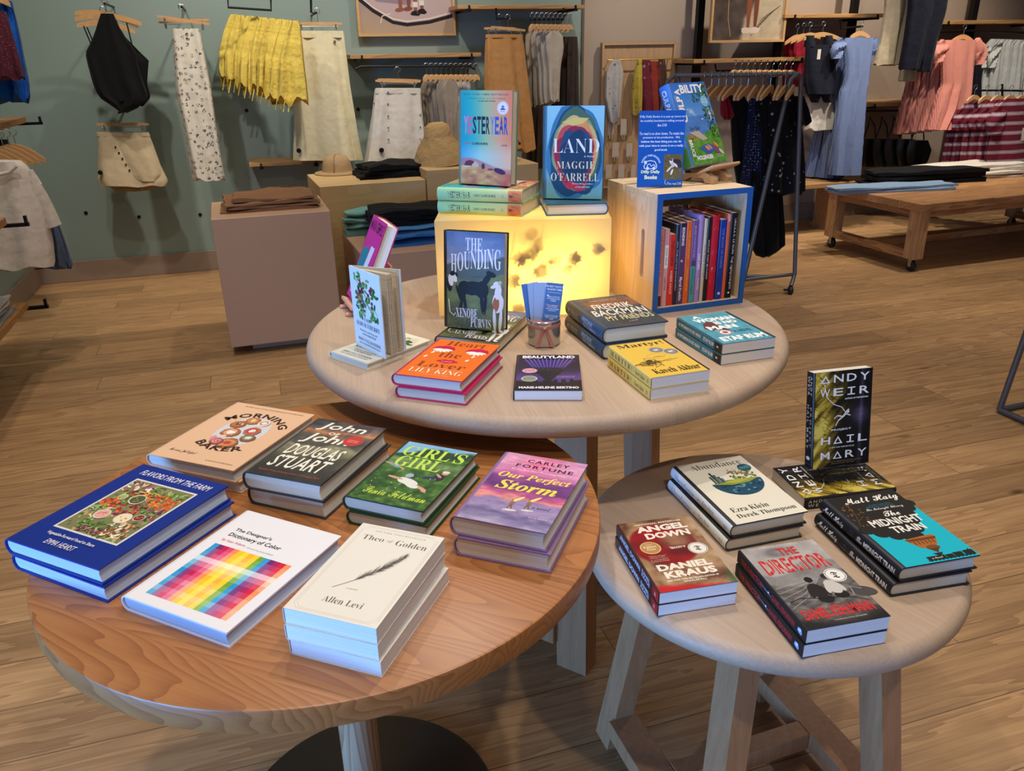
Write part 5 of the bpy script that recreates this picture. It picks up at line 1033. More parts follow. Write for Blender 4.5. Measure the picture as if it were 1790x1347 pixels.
def flower(x, z, r, y, seed):
    mb = MB(); q = np.random.RandomState(seed); n = 13
    for i in range(n):
        a = 2 * PI * i / n + q.rand() * .3; c = Vector((math.cos(a), 0, math.sin(a))); s_ = Vector((-c.z, 0, c.x)); L_ = r * (1.1 + .6 * q.rand()); p0 = Vector((x, y, z))
        mb.add([p0, p0 + c * L_ * .6 + s_ * r * .3 + Vector((0, .001, 0)), p0 + c * L_, p0 + c * L_ * .6 - s_ * r * .3 - Vector((0, .001, 0))], [(0, 1, 2, 3)])
    mb.ball((x, y, z), r * .6, 8, sz=.3); return mb
FLM = plain('dried_petals', '#8a6a1c', 0.8); LFM = plain('dried_leaves', '#6b7a30', 0.8)
for i, (px, py, r, gcol) in enumerate(((911, 458, .013, 0), (929, 452, .012, 1), (944, 479, .014, 0), (1004, 453, .013, 0), (902, 492, .014, 1), (930, 425, .012, 1), (940, 438, .011, 1), (911, 537, .013, 0), (965, 462, .010, 1), (1042, 437, .012, 0), (941, 432, .008, 1), (995, 470, .009, 1))):
    p = V(px, py, LB0 + Vector((.2, 0, 0))); kx = (p.y and 2.025 / p.y); x = p.x * kx - LB0.x - LBW / 2; z = EYE + (p.z - EYE) * kx - ZT
    flower(x, z, r, e + .005 + .003 * (i % 3), i).build('pressed_flower', LFM if gcol else FLM, t)
for i, (x0, z0, x1, z1) in enumerate(((-.04, .1, -.01, .2), (-.06, .05, -.03, .12), (.0, .08, .07, .14), (.02, .12, .05, .21))):
    MB().tube([(x0, e + .012, z0), ((x0 + x1) / 2 + .006, e + .012, (z0 + z1) / 2), (x1, e + .012, z1)], .0011, 5).build('pressed_stem', LFM, t)
for x, z, p_ in ((.035, .075, 2.1), (-.10, .11, 1.15), (.14, .13, 1.2)):
    d = bpy.data.lights.new('light_box_bulb', 'POINT'); d.energy = p_ * 0.9; d.color = (1, .8, .42); d.shadow_soft_size = .014; o = bpy.data.objects.new('light_box_bulb', d); COL.objects.link(o); o.parent = t; o.location = (x, .095, z)

# ------------------------------------------------------------------ on the light box
LT = ZT + LBH
yb = S(767, 371, LT + .003); yb2 = S(917, 378, LT + .003); ydir = (yb2 - yb); yang = math.atan2(ydir.y, ydir.x); yu = Vector((math.cos(yang), math.sin(yang), 0)); yv = Vector((-yu.y, yu.x, 0))
ylen = .233
for i, (lb, da) in enumerate((('lower copy of the pale green spined hardcover lying on the light box', -.5), ('upper copy of the pale green spined hardcover lying on the light box', 0.6))):
    c = yb + yu * ylen / 2 + yv * .078; ang = yang + R(da)
    ex, ey = Vector((math.sin(ang), -math.cos(ang), 0)), Vector((-math.cos(ang), -math.sin(ang), 0))     # spine faces the camera, head to the left
    ex = -ex
    M = Matrix(((ex.x, ey.x, 0, c.x), (ex.y, ey.y, 0, c.y), (0, 0, 1, LT + .0003 + i * .0345), (0, 0, 0, 1)))
    book('hardcover_book', M, .155, ylen, .034, True, '#a9c79a', lb, 'pale green hardcovers', art_yester if i else None, spine_yester, '#d9d0bc')
ZY = LT + .0003 + 2 * .0345 + .0006
book('hardcover_book', stand_M((797.9, 321.8), (897.5, 328.3), ZY, .233, .034, 5, ), .155, .233, .034, True, '#6b8a84', 'hardcover with a sunset farm cover standing on the light box stack', 'pale green hardcovers', art_yester, spine_yester, '#cfc6ae')
M = stand_M((942, 373), (1062, 375), LT + .0003, .234, .03, 0)
lb_ = S(952, 378, LT); lc = S(1062, 375, LT); r = (lc - lb_).normalized(); yv2 = Vector((-r.y, r.x, 0)); c = (lb_ + lc) / 2 + yv2 * .117
Ml = Matrix(((r.x, yv2.x, 0, c.x), (r.y, yv2.y, 0, c.y), (0, 0, 1, LT + .0003), (0, 0, 0, 1)))
# fore edge and tail towards us: spine on the right
Ml = Ml @ Matrix.Rotation(PI, 4, 'Y') @ Matrix.Translation((0, 0, -.03))
book('hardcover_book', Ml, .155, .234, .03, True, '#2a5a72', 'face-down teal hardcover lying under the cave cover novel on the light box', 'teal hardcovers', None, None, '#dcdce2')
book('hardcover_book', stand_M((947, 347.8), (1056, 349.6), LT + .0312, .232, .03, 4), .153, .232, .03, True, '#3d6a86', 'teal hardcover with layered cave shapes standing at the right of the light box', 'teal hardcovers', art_land, None, '#dcd8ce')

# ------------------------------------------------------------------ hounds novel: one lying, one standing
hb_l, hb_r = S(745, 618, ZT + .03), S(868, 604, ZT + .03)
a0 = S(782, 572, ZT + .031); a1 = S(876, 581, ZT + .031); r = (a1 - a0).normalized(); yv3 = Vector((-r.y, r.x, 0)); c = (a0 + a1) / 2 + yv3 * .055 + r * .006
book('hardcover_book', Matrix(((r.x, yv3.x, 0, c.x), (r.y, yv3.y, 0, c.y), (0, 0, 1, ZT), (0, 0, 0, 1))), .155, .23, .03, True, '#26241f', 'dark hardcover lying flat beneath the standing novel with hounds', 'hound hardcovers', art_hound, None, '#d6cdb8')
book('hardcover_book', stand_M((782, 573), (876, 582), ZT + .0306, .23, .03, 6), .15, .23, .03, True, '#26241f', 'dark hardcover with three painted hounds standing before the light box', 'hound hardcovers', art_hound, None, '#d6cdb8')

# ------------------------------------------------------------------ open standing gift book and its lying copy
sx, sy, sa, sw, sh = quadM([(648, 572), (747, 598), (648, 637), (572, 612)], ZT + .018)
A_, B_, C_ = S(572, 612, ZT + .017), S(648, 637, ZT + .017), S(747, 598, ZT + .017)
r = (B_ - A_).normalized(); yv4 = Vector((-r.y, r.x, 0)); sww = (B_ - A_).length; shh = .195
c = (A_ + B_) / 2 + yv4 * shh / 2
book('gift_book', Matrix(((r.x, yv4.x, 0, c.x), (r.y, yv4.y, 0, c.y), (0, 0, 1, ZT), (0, 0, 0, 1))), .132, shh, .017, True, '#e0dcc6', 'small cream hardcover lying flat under the open standing berry book', 'berry gift books', lambda a: art_service(a, '#e6e1cc'), None, '#e6e0d0')
zs = ZT + .0174
fb, ff = S(622.8, 602, zs), S(670.4, 626, zs); bb_ = S(707, 612.7, zs)
hgt = .19
t = empty('gift_book', fb, 0, 'pale blue berry branch hardcover standing fanned open on the left of the tall table', 'book', 'berry gift books')
def panel(p0, p1, th, name, mat, h0=0, h1=hgt, off=0):
    d = (p1 - p0).normalized(); nn = Vector((-d.y, d.x, 0)); q = [p0 - fb + nn * off, p1 - fb + nn * off, p1 - fb + nn * (off + th), p0 - fb + nn * (off + th)]
    return MB().prism([(v.x, v.y) for v in q], h0, h1).build(name, mat, t)
cov = plain('cover_pale_blue', '#d9e2ea', .45)
dirF = (ff - fb).normalized(); wF = .132; dirB = (bb_ - fb); dirB = dirB.normalized()
panel(fb, fb + dirF * wF, .0024, 'front_board', cov); panel(fb + dirB * .0, fb + dirB * wF, .0024, 'back_board', cov)
nB = Vector((-dirB.y, dirB.x, 0))
sp0 = fb - dirF * .001
panel(sp0 + dirB * .002 + nB * .001, sp0 + dirF * .001, .0024, 'spine', cov)
pmt = pages_mat('pages_gift', '#e2d8c2')
angF, angB = math.atan2(dirF.y, dirF.x), math.atan2(dirB.y, dirB.x)
for k in range(9):
    f_ = (.36 + .04 * k) if k < 7 else (.86 + .04 * (k - 7)); an = angF + (angB - angF) * f_; dd = Vector((math.cos(an), math.sin(an), 0)); panel(fb + dd * .004, fb + dd * (wF - .005 - .002 * (k % 2)), .0012 if 0 < k < 7 else .0005, 'leaf_bundle', pmt, .003, hgt - .003)
a = Art(wF - .002, hgt - .001); art_service(a); nF = Vector((dirF.y, -dirF.x, 0)); cF = dirF * wF / 2 + Vector((0, 0, hgt / 2))
a.build('cover_print', t, Matrix(((dirF.x, 0, nF.x, cF.x), (dirF.y, 0, nF.y, cF.y), (0, 1, 0, cF.z), (0, 0, 0, 1))), .00008)

# ------------------------------------------------------------------ pink novel on a small rose stand behind
pz = ZT + .02
p_l, p_r = S(609, 520, pz), S(660, 545, pz)
n_h = Vector((-.93, -.37, 0)).normalized(); r = Vector((-n_h.y, n_h.x, 0)); l = R(24); up = ZUP * math.cos(l) - n_h * math.sin(l); n = n_h * math.cos(l) + ZUP * math.sin(l)
loc = p_l + r * .076 + up * .115 - n * .03 + Vector((0, 0, .012))
book('hardcover_book', Matrix(((r.x, up.x, n.x, loc.x), (r.y, up.y, n.y, loc.y), (r.z, up.z, n.z, loc.z), (0, 0, 0, 1))), .152, .23, .034, True, '#b02a68', 'bright pink hardcover leaning back on a stand behind the berry book', None, art_pink, None, '#e4dfcf')
bs_ = p_l + r * .076; es = empty('book_stand', Vector((bs_.x, bs_.y, ZT)), math.atan2(r.y, r.x), 'small rose coloured wooden book stand under the bright pink hardcover', 'book stand')
rose = plain('rose_wood_stand', '#d8a08c', 0.5)
MB().beam((-.05, -.03, .0045), (-.05, .06, .0045), .014, .009).build('foot', rose, es); MB().beam((.03, -.03, .0045), (.03, .06, .0045), .014, .009).build('foot', rose, es)
MB().box((-.01, .004, .0155), (.13, .05, .007), Matrix.Rotation(-l, 3, 'X')).build('ledge', rose, es)
MB().box((0, .084, .0765), (.06, .006, .10), Matrix.Rotation(-l, 3, 'X')).build('back_rest', rose, es)

# ------------------------------------------------------------------ black novel on a clear easel
CLEAR = bpy.data.materials.new('clear_acrylic'); CLEAR.use_nodes = True; _b = CLEAR.node_tree.nodes['Principled BSDF']; _b.inputs['Transmission Weight'].default_value = 1.0; _b.inputs['Roughness'].default_value = 0.04; _b.inputs['IOR'].default_value = 1.3; _b.inputs['Base Color'].default_value = (.93, .95, .97, 1)
ez = ZR + .0266; bl_, br_ = (1416.8, 824), (1518, 811)
Mh = stand_M(bl_, br_, ez + .022, .203, .026, 10)
book('paperback_book', Mh, .132, .203, .026, False, '#17171b', 'black and gold space paperback propped up on the clear easel', 'black space paperbacks', art_hail, spine_hail, '#d9d2c6')
hr = Mh.to_3x3() @ Vector((1, 0, 0)); hn = Vector((hr.y, -hr.x, 0)); hb0 = Mh @ Vector((0, -.1015, .026)); 
es = empty('display_easel', Vector((hb0.x, hb0.y, ez)) - hn * .02, math.atan2(hr.y, hr.x), 'clear acrylic easel holding up the black space paperback', 'easel')
MB().box((0, -.016, .0195), (.09, .045, .003)).build('ledge', CLEAR, es)
MB().box((0, -.038, .0255), (.09, .003, .014)).build('lip', CLEAR, es)
MB().box((0, -.03, .010), (.09, .003, .0175), Matrix.Rotation(R(-18), 3, 'X')).build('front_foot', CLEAR, es)
MB().box((0, .028, .058), (.09, .003, .112), Matrix.Rotation(R(-10), 3, 'X')).build('back_rest', CLEAR, es)

# ------------------------------------------------------------------ bookmark cup
cb = S(952, 606, ZT); cb = cb + Vector((0, .028, 0)); cb.z = ZT
t = empty('bookmark_cup', cb, 0, 'smoky glass cup with a rose ribbon bow holding blue bookmarks', 'cup')
SM = bpy.data.materials.new('smoky_mirror_glass'); SM.use_nodes = True; _b = SM.node_tree.nodes['Principled BSDF']; _b.inputs['Base Color'].default_value = lin4('#b9b4b0'); _b.inputs['Metallic'].default_value = .75; _b.inputs['Roughness'].default_value = .14
r0 = .0385; hh = .062
MB().lathe([(.001, 0), (r0 - .003, 0), (r0, .003), (r0, hh), (r0 - .001, hh + .0006), (r0 - .002, hh), (r0 - .002, .005), (.001, .004)], n=56).build('glass', SM, t, smooth=40)
RB = plain('rose_ribbon', '#b5746c', 0.35)
MB().lathe([(r0 + .0003, hh - .016), (r0 + .0012, hh - .015), (r0 + .0012, hh - .009), (r0 + .0003, hh - .008)], n=56).build('ribbon_band', RB, t, smooth=40)
mb = MB()
for sx in (-1, 1):
    pts = [(sx * .001, -r0 - .003, hh - .013), (sx * .006, -r0 - .0025, hh - .024), (sx * .011, -r0 - .002, hh - .038), (sx * .015, -r0 - .002, hh - .048), (sx * .019, -r0 - .004, hh - .057)]
    L_ = [Vector(p) + Vector((.0045, 0, 0)) for p in pts]; R_ = [Vector(p) - Vector((.0045, 0, 0)) for p in pts]; F_ = [p + Vector((0, -.0008, 0)) for p in L_], [p + Vector((0, -.0008, 0)) for p in R_]
    mb.loft([[L_[i], R_[i], F_[1][i], F_[0][i]] for i in range(len(pts))])
mb.ball((0, -r0 - .0035, hh - .012), .0055, 10, sz=.8)
mb.build('ribbon_bow', RB, t, smooth=30)
BMB = plain('bookmark_blue', '#4a7cc0', .5); BMW = plain('bookmark_pale', '#9db8e0', .4)
def art_mark(a):
    a.fill('#4a7abf'); W_ = '#e4ecf8'
    for i, (s, y, hgt_) in enumerate((('THE BEST WAYS TO', .925, .03), ('WASTE TIME', .87, .035), ('SMELL A PET OR', .75, .022), ('ITS WARM LITTLE', .715, .022), ('TUMMY', .68, .022), ('PUT A HIKE FIRST', .60, .02), ('WITH A FRIEND,', .57, .02), ('TAKE THE LONGER', .54, .02), ('FOOTPATH', .51, .02), ('LOOK AT FLOWERS', .42, .02), ('REALLY LOOK AT', .39, .02), ('THEM', .36, .02), ('TAKE A BREAK,', .26, .02), ('READ OUT LOUD', .23, .02))): a.text(s, 'heavy', (.1, y, .9, y + hgt_), W_, fit='h')
    a.line([(.08, .835), (.9, .835)], .02, W_)
    for x, y, c in ((.14, .78, '#e8e0d8'), (.12, .62, '#c97a6a'), (.86, .62, '#b0704a'), (.12, .3, '#d8a06a')): a.ell(x, y, .07, .06, c, 20, 12, .3, 2)
for i, (dx, dy, tilt, yaw, zz, mt, top) in enumerate(((-.014, .012, -7, 8, .0, BMB, 0), (-.008, .006, -4, 4, .001, BMW, 0), (-.004, .002, 0, -2, .002, BMW, 0), (.010, -.006, 8, 4, .003, BMB, 1))):
    mk = empty('bookmark', cb + Vector((dx, dy, .0055 + zz)), 0, ('blue printed bookmark at the front of the cup', 'plain blue bookmark at the back of the cup', 'pale bookmark behind the front one in the cup', 'pale edge-on bookmark in the middle of the cup')[(1, 2, 3, 0)[i]], 'bookmark', 'bookmarks in the cup')
    mk.rotation_euler = (R(-9), R(tilt), R(yaw)); MB().box((0, 0, .069), (.04, .0012, .136), bev=.0004).build('card', mt, mk)
    if top: a = Art(.0395, .1355); art_mark(a); a.build('card_print', mk, Matrix(((1, 0, 0, 0), (0, 0, -1, -.0006), (0, 1, 0, .069), (0, 0, 0, 1))), .0001)

# ------------------------------------------------------------------ pine crate with its row of books
CR_A = math.atan2(.092, .264); cu = Vector((math.cos(CR_A), math.sin(CR_A), 0)); cvv = Vector((-cu.y, cu.x, 0)); CW, CD, CH = .279, .285, .312
CRO = S(1140, 550, ZT); CRO.z = ZT
t = empty('wooden_crate', CRO, CR_A, 'pine crate with a blue painted rim, filled with books, on the tall table', 'crate')
BLU = plain('blue_rim_paint', '#1a5aa8', 0.5); th = .014
# side boards with hand holes (left one seen)
def side(x, name):
    mb = MB(); hy0, hy1, hz0, hz1 = .060, .079, .095, .205; n = 10
    hole = [(hy0 + (hy1 - hy0) / 2 + math.cos(a) * (hy1 - hy0) / 2, (hz1 if math.sin(a) > 0 else hz0) + math.sin(a) * (hy1 - hy0) / 2) for a in [2 * PI * (i + .5) / 20 for i in range(20)]]
    outer = []
    for y, z in hole:
        c_ = ((hy0 + hy1) / 2, (hz0 + hz1) / 2); dy, dz = y - c_[0], z - c_[1]
        k_ = min([k for k in (((CD - c_[0]) / dy if dy > 0 else (.004 - c_[0]) / dy) if dy else 9e9, ((CH - .014 - c_[1]) / dz if dz > 0 else (0 - c_[1]) / dz) if dz else 9e9)]); outer.append((c_[0] + dy * k_, c_[1] + dz * k_))
    for cy, cz in ((.004, 0), (CD, 0), (CD, CH - .014), (.004, CH - .014)):
        j = min(range(20), key=lambda i: (outer[i][0] - cy) ** 2 + (outer[i][1] - cz) ** 2); outer[j] = (cy, cz)
    vs = [(x + s * th / 2, y, z) for s in (-1, 1) for ring in (hole, outer) for y, z in ring]; fs = []
    for i in range(20):
        j = (i + 1) % 20; fs += [(i, j, 20 + j, 20 + i), (40 + i, 60 + i, 60 + j, 40 + j), (i, 40 + i, 40 + j, j), (20 + i, 20 + j, 60 + j, 60 + i)]
    mb.add(vs, fs); return mb.build(name, W_PINE, t)
side(th / 2, 'side_board'); side(CW - th / 2, 'side_board')
def ringrect(y0, y1):
    mb = MB(); r_ = .0145
    for c_, s_ in (((r_ / 2, (y0 + y1) / 2, CH / 2), (r_, y1 - y0, CH)), ((CW - r_ / 2, (y0 + y1) / 2, CH / 2), (r_, y1 - y0, CH)), ((CW / 2, (y0 + y1) / 2, CH - r_ / 2), (CW - 2 * r_, y1 - y0, r_)), ((CW / 2, (y0 + y1) / 2, r_ / 2), (CW - 2 * r_, y1 - y0, r_))): mb.box(c_, s_)
    return mb
ringrect(0, .004).build('painted_rim', BLU, t)
gaps = [.004, .088, .1, .18, .192, CD]
for i in range(3): MB().box((CW / 2, (gaps[2 * i] + gaps[2 * i + 1]) / 2, CH - .007), (CW, gaps[2 * i + 1] - gaps[2 * i], .0135)).build('top_slat', W_PINEH, t); MB().box((CW / 2, (gaps[2 * i] + gaps[2 * i + 1]) / 2, .007), (CW - 2 * th, gaps[2 * i + 1] - gaps[2 * i], .0135)).build('bottom_slat', W_PINEH, t)
for z0, z1 in ((.012, .10), (.106, .2), (.225, .296)): MB().box((CW / 2, CD - .005, (z0 + z1) / 2), (CW - 2 * th, .01, z1 - z0)).build('back_slat', W_PINEH, t)
def shelf_spine(base, rows):
    def f(a):
        a.fill(base)
        for r_ in rows:
            if r_[0] == 'r': a.rect(r_[1], 0, r_[2], 1, r_[3])
            elif r_[0] == 'e': a.ell(r_[1], .5, r_[2], None, r_[3], 0, 12, .35, int(r_[1] * 90))
            else: a.text(r_[0], r_[1], (r_[2], r_[4] if len(r_) > 4 else .25, r_[3], r_[5] if len(r_) > 5 else .75), r_[6] if len(r_) > 6 else '#f0e8e0')
    return f
W_ = '#f2ece6'; K_ = '#2a2226'
CB = [  # thickness, height, depth, hard, colour, label, spine design, pages
 (.016, .203, .130, 0, '#d98a88', 'salmon pink paperback against the left wall of the crate', [('OUR WIVES UNDER THE SEA', 'sans', .06, .6, .3, .7, '#8a3030'), ('JULIA ARMFIELD', 'sans', .64, .82, .3, .65, '#8a3030'), ('r', .86, 1, '#4a2a28')]),
 (.015, .205, .131, 0, '#d8a0a8', 'dusty rose paperback with a white spine patch in the crate', [('r', .2, .5, '#ebe6e2'), ('STAY TRUE', 'sansb', .24, .46, .3, .7, '#4a4448'), ('LIARS INK', 'sansb', .62, .8, .3, .7, '#6a2a40')]),
 (.018, .190, .125, 0, '#d8382c', 'bright red short paperback third in the crate', [('YUZU-CHERIE', 'sansbi', .08, .44, .3, .8, '#4a1414'), ('AMBER KINGE', 'sans', .5, .84, .3, .7, '#f0d8d0')]),
 (.010, .214, .14, 0, '#2b2c38', 'thin charcoal paperback beside the red one in the crate', [('ALL THE LITTLE MONSTERS', 'sansb', .2, .82, .25, .75, '#d4d4dc')]),
 (.019, .217, .142, 0, '#5a3f6a', 'plum paperback with white lettering in the crate', [('r', 0, .05, '#2f2a3a'), ('BONDING', 'heavy', .05, .27, .25, .75, W_), ('e', .46, .018, '#e0a898'), ('Mariel Franklin', 'sansb', .66, .96, .25, .8, W_)]),
 (.016, .219, .14, 0, '#e0662c', 'orange paperback in the middle of the crate', [('THE EMPUSIUM', 'sans', .1, .44, .3, .7, '#f4b84a'), ('TOKARCZUK', 'sans', .55, .85, .3, .7, '#f4b84a')]),
 (.017, .221, .145, 0, '#74579a', 'purple and teal banded paperback in the crate', [('r', .48, .55, '#4a4a70'), ('r', .55, 1, '#4fa09a'), ('BLISS MONTAGE', 'sans', .06, .44, .3, .7, '#c8b0e0'), ('KENTO HASHI', 'sansb', .58, .9, .3, .7, '#24485a')]),
 (.018, .234, .155, 1, '#a58ac8', 'lavender and mustard banded hardcover in the crate', [('r', .33, 1, '#d89a40'), ('Lost Lake', 'sansb', .44, .62, .25, .75, W_), ('A NOVEL', 'sans', .72, .86, .35, .65, W_)]),
 (.009, .222, .14, 0, '#cfc2ae', 'thin beige paperback beside the mustard hardcover in the crate', [('THE BEE STING', 'sansb', .3, .7, .25, .75, K_)]),
 (.012, .226, .142, 0, '#1f1e24', 'thin black paperback beside the red birds book in the crate', [('WOULD THAT BE FUNNY', 'sansb', .26, .74, .25, .75, '#d8d4d0')]),
 (.025, .228, .15, 1, '#c01e34', 'red hardcover with white bird shapes in the crate', [('e', .14, .035, '#f0e6e2'), ('e', .42, .035, '#f0e6e2'), ('e', .62, .035, '#f0e6e2'), ('e', .78, .035, '#f0e6e2')]),
 (.020, .216, .14, 0, '#1f3a94', 'royal blue paperback in the crate', [('THE BOOK OF FORMS', 'sans', .1, .6, .3, .7, '#7a90d8'), ('e', .93, .02, '#c0cce8')]),
 (.010, .229, .145, 0, '#d8603c', 'thin orange and pink paperback behind the blue one in the crate', [('r', 0, .08, '#e8a0a8')]),
 (.020, .231, .15, 0, '#17161c', 'black paperback at the right end of the crate row', [('URSULA K. LE GUIN  THE DISPOSSESSED', 'sans', .06, .9, .5, .85, '#d8d4dc'), ('e', .56, .006, W_), ('e', .64, .008, W_), ('e', .7, .006, W_), ('e', .82, .007, W_), ('e', .94, .014, W_)]),
]
x = th + .004
for tk, hgt, dep, hard, colr, lab, rows in CB:
    # spine faces out of the crate (towards the camera side), head up: local x runs into the crate
    ctr = CRO + cu * x + cvv * (.016 + dep / 2 + (.004 if hard else 0)) + ZUP * (.0145 + hgt / 2)
    M = Matrix(((cvv.x, 0, cu.x, ctr.x), (cvv.y, 0, cu.y, ctr.y), (0, 1, 0, ctr.z), (0, 0, 0, 1)))
    book('hardcover_book' if hard else 'paperback_book', M, dep, hgt, tk, bool(hard), colr, lab, 'books in the crate', None, shelf_spine(colr, rows), '#ddd5c8'); x += tk + .0006

# ------------------------------------------------------------------ on the crate: shop card and lake novel on its wooden stand
CT = ZT + CH + .0005
fz = S(1113, 328, CT); gz = S(1192, 327.5, CT); r = (gz - fz).normalized(); nh = Vector((r.y, -r.x, 0)); wd = (gz - fz).length; hc = wd * 1.62
t = empty('shop_card', (fz + gz) / 2, math.atan2(r.y, r.x), 'upright blue shop card with white lettering standing on the crate', 'sign')
ln_ = R(5)
MB().box((0, .002, hc / 2), (wd, .003, hc), Matrix.Rotation(-ln_, 3, 'X'), mi=0).build('card', plain('card_blue', '#0f54ac', .3), t).location = (0, math.sin(ln_) * hc / 2, .0005)
MB().box((0, .028, hc * .2), (wd * .4, .003, hc * .42), Matrix.Rotation(R(14), 3, 'X')).build('easel_leg', plain('card_blue', '#0f54ac', .3), t)
def art_card(a):
    a.fill('#0f56b0'); W_ = '#dfe9f6'; y = .93
    for b, s in (('Dilly Dally Books is a pop-up (soon to', 'sansb'), ('be mobile) bookstore rolling around', 'sansb'), ('the 518', 'sansb'), ('', ''), ('To read is to slow down. To resist the', 'sansb'), ('pressure to be productive.  We', 'sansb'), ('believe the best thing you can do', 'heavy'), ('with your time is waste it on a really', 'heavy'), ('good book.', 'heavy')):
        if b: hw = min(.97, .0262 * len(b) + .02) / 2; a.text(b, s, (.5 - hw, y - .024, .5 + hw, y + .012), W_)
        y -= .054
    a.rect(.58, .1, .98, .435, '#6b5c3a'); blobs(a, 110, (.59, .105, .97, .43), ['#7d6d44', '#5c5030', '#8c7a50', '#6f6b3c', '#4d4429'], .012, .03, 3, .4, .3)
    for x, y_, rx, ry, c, rr in ((.75, .34, .05, .06, '#e6dcd4', 10), (.78, .3, .04, .07, '#cfc0b8', -10), (.87, .34, .1, .05, '#2a2a34', -15), (.92, .29, .07, .05, '#33323c', -30), (.7, .24, .085, .02, '#e6dcd4', 48), (.76, .2, .07, .022, '#e6dcd4', 70), (.84, .29, .06, .025, '#e6dcd4', -45), (.74, .36, .03, .02, '#3a3034', 0)): a.ell(x, y_, rx, ry, c, rr, 16, .1, 2)
    a.text('WASTE TIME READING', 'heavy', (0, 0, 1, 1), W_, warp=a.arc(.29, .3, .18, .04, 170, 10))
    for pts in ([(.14, .28), (.18, .34), (.28, .355), (.38, .34), (.42, .29), (.42, .255), (.38, .245), (.2, .245), (.15, .25), (.14, .28)], [(.2, .25), (.22, .3), (.27, .31), (.3, .28), (.36, .3), (.4, .27)]): a.line(pts, .018, W_)
    a.ell(.22, .25, .035, .035, W_); a.ell(.36, .25, .035, .035, W_); a.ell(.17, .33, .03, .04, W_, 30)
    a.text('Dilly Dally', 'heavy', (.08, .175, .5, .225), '#e8efc0', off=.02); a.text('Books', 'heavy', (.16, .105, .44, .16), '#e8efc0', off=.02); a.text('The real DB', 'sans', (.66, .03, .98, .062), W_); a.line([(.63, .1), (.61, .06), (.65, .03)], .008, W_)
a = Art(wd - .001, hc - .001); art_card(a); cn, sn = math.cos(ln_), math.sin(ln_)
o = a.build('card_print', t, Matrix(((1, 0, 0, 0), (0, sn, -cn, 0), (0, cn, sn, 0), (0, 0, 0, 1))), 0.0); o.location = (0, math.sin(ln_) * hc / 2 + .002 - .0017 * cn, .0005 + hc / 2 + .0001)

cz = CT + .030
bl_ = S(1211, 301, cz); br_ = S(1291, 288, cz); r = (br_ - bl_); r.z = 0; r.normalize(); nh = Vector((r.y, -r.x, 0)); l = R(26); up = ZUP * math.cos(l) - nh * math.sin(l); n = nh * math.cos(l) + ZUP * math.sin(l)
wb, hb_, tb = .15, .226, .036; loc = bl_ + r * wb / 2 + up * hb_ / 2 - n * tb + Vector((0, 0, tb * math.sin(l)))
book('hardcover_book', Matrix(((r.x, up.x, n.x, loc.x), (r.y, up.y, n.y, loc.y), (r.z, up.z, n.z, loc.z), (0, 0, 0, 1))), wb, hb_, tb, True, '#3a70c0', 'blue lake and lawn hardcover tilted back on a wooden stand on the crate', None, art_culp, spine_culp, '#e4dfd2')
fo = Vector((loc.x, loc.y, CT)); sc_ = empty('book_stand', (bl_ + r * wb / 2).xy.to_3d() + Vector((0, 0, CT)), math.atan2(r.y, r.x), 'small pale wooden stand on the crate under the tilted lake novel', 'book stand')
PW_ = wood('stand_wood', '#c9a47c', '#a07850', 'X', ring=18, stretch=10, rough=.55, contrast=.6)
for sx in (-.035, .03):
    MB().prism([(-.045, 0), (-.020, 0), (-.012, .012), (.03, .012), (.05, 0), (.075, 0), (.07, .016), (-.02, .028), (-.045, .012)], sx - .011, sx + .011).xf(Matrix(((0, 0, 1, 0), (1, 0, 0, 0), (0, 1, 0, 0), (0, 0, 0, 1)))).build('leg', PW_, sc_)
MB().box((.012, -.018, .0335), (.125, .055, .008), Matrix.Rotation(-l, 3, 'X'), bev=.002).build('ledge', PW_, sc_)
MB().box((.0, .067, .09), (.07, .008, .15), Matrix.Rotation(-l, 3, 'X'), bev=.002).build('back_rest', PW_, sc_)
# ------------------------------------------------------------------ clothes: lofted cloth hung on upright planes of the shop
def resample(rows, n):
    ys = np.array([r[0] for r in rows], float); L_ = np.array([r[1] for r in rows], float); R_ = np.array([r[2] for r in rows], float)
    t = np.linspace(ys[0], ys[-1], n); return list(zip(t, np.interp(t, ys, L_), np.interp(t, ys, R_)))
def drape_mb(rows, P, nrm, depth, folds=(7, .012), seed=0, n=22, K=44, d0=None, sag=0.25, skew=0.0):
    """rows (py, left px, right px) on the plane P(px,py); returns world mesh and its top centre"""
    rs = np.random.RandomState(seed); mb = MB(); rings = []; rr = resample(rows, n); nf, amp = folds; ph = rs.rand() * 6; ph2 = rs.rand() * 6
    c0 = None
    for i, (y, xl, xr) in enumerate(rr):
        t = i / (n - 1); A_, B_ = P(xl, y), P(xr, y); c = (A_ + B_) / 2; a = (B_ - A_) / 2
        if i == 0: c0 = c
        d = (d0 if d0 is not None else depth * .5) * (1 - t) + depth * t; ring = []
        for k in range(K):
            th = 2 * PI * k / K; s_ = math.sin(nf * th + ph + .8 * math.sin(2.3 * t + ph2)) * .6 + math.sin((nf * 1.7) * th * 1.0 + ph2 + 1.5 * t) * .4 if True else 0
            s_ *= 1.9 * amp * (.3 + .7 * t); cs = math.cos(th); sn = math.sin(th); ex = math.copysign(abs(sn) ** .75, sn)
            ring.append(c + a * (cs * (1 + s_ * .9)) + nrm * (d / 2 * ex + s_ * (1 if sn > 0 else -1)) + ZUP * (sag * s_ * 3 * t))
        rings.append(ring)
    mb.loft(rings); return mb, c0
def part(name, mb, mat, parent, smooth=40):
    o = mb.build(name, mat, None, smooth=smooth, origin=parent.location); o.location = (0, 0, 0); o.parent = parent; return o
NB = -E2
def plane(v): return lambda x, y: WP(x, y, v)
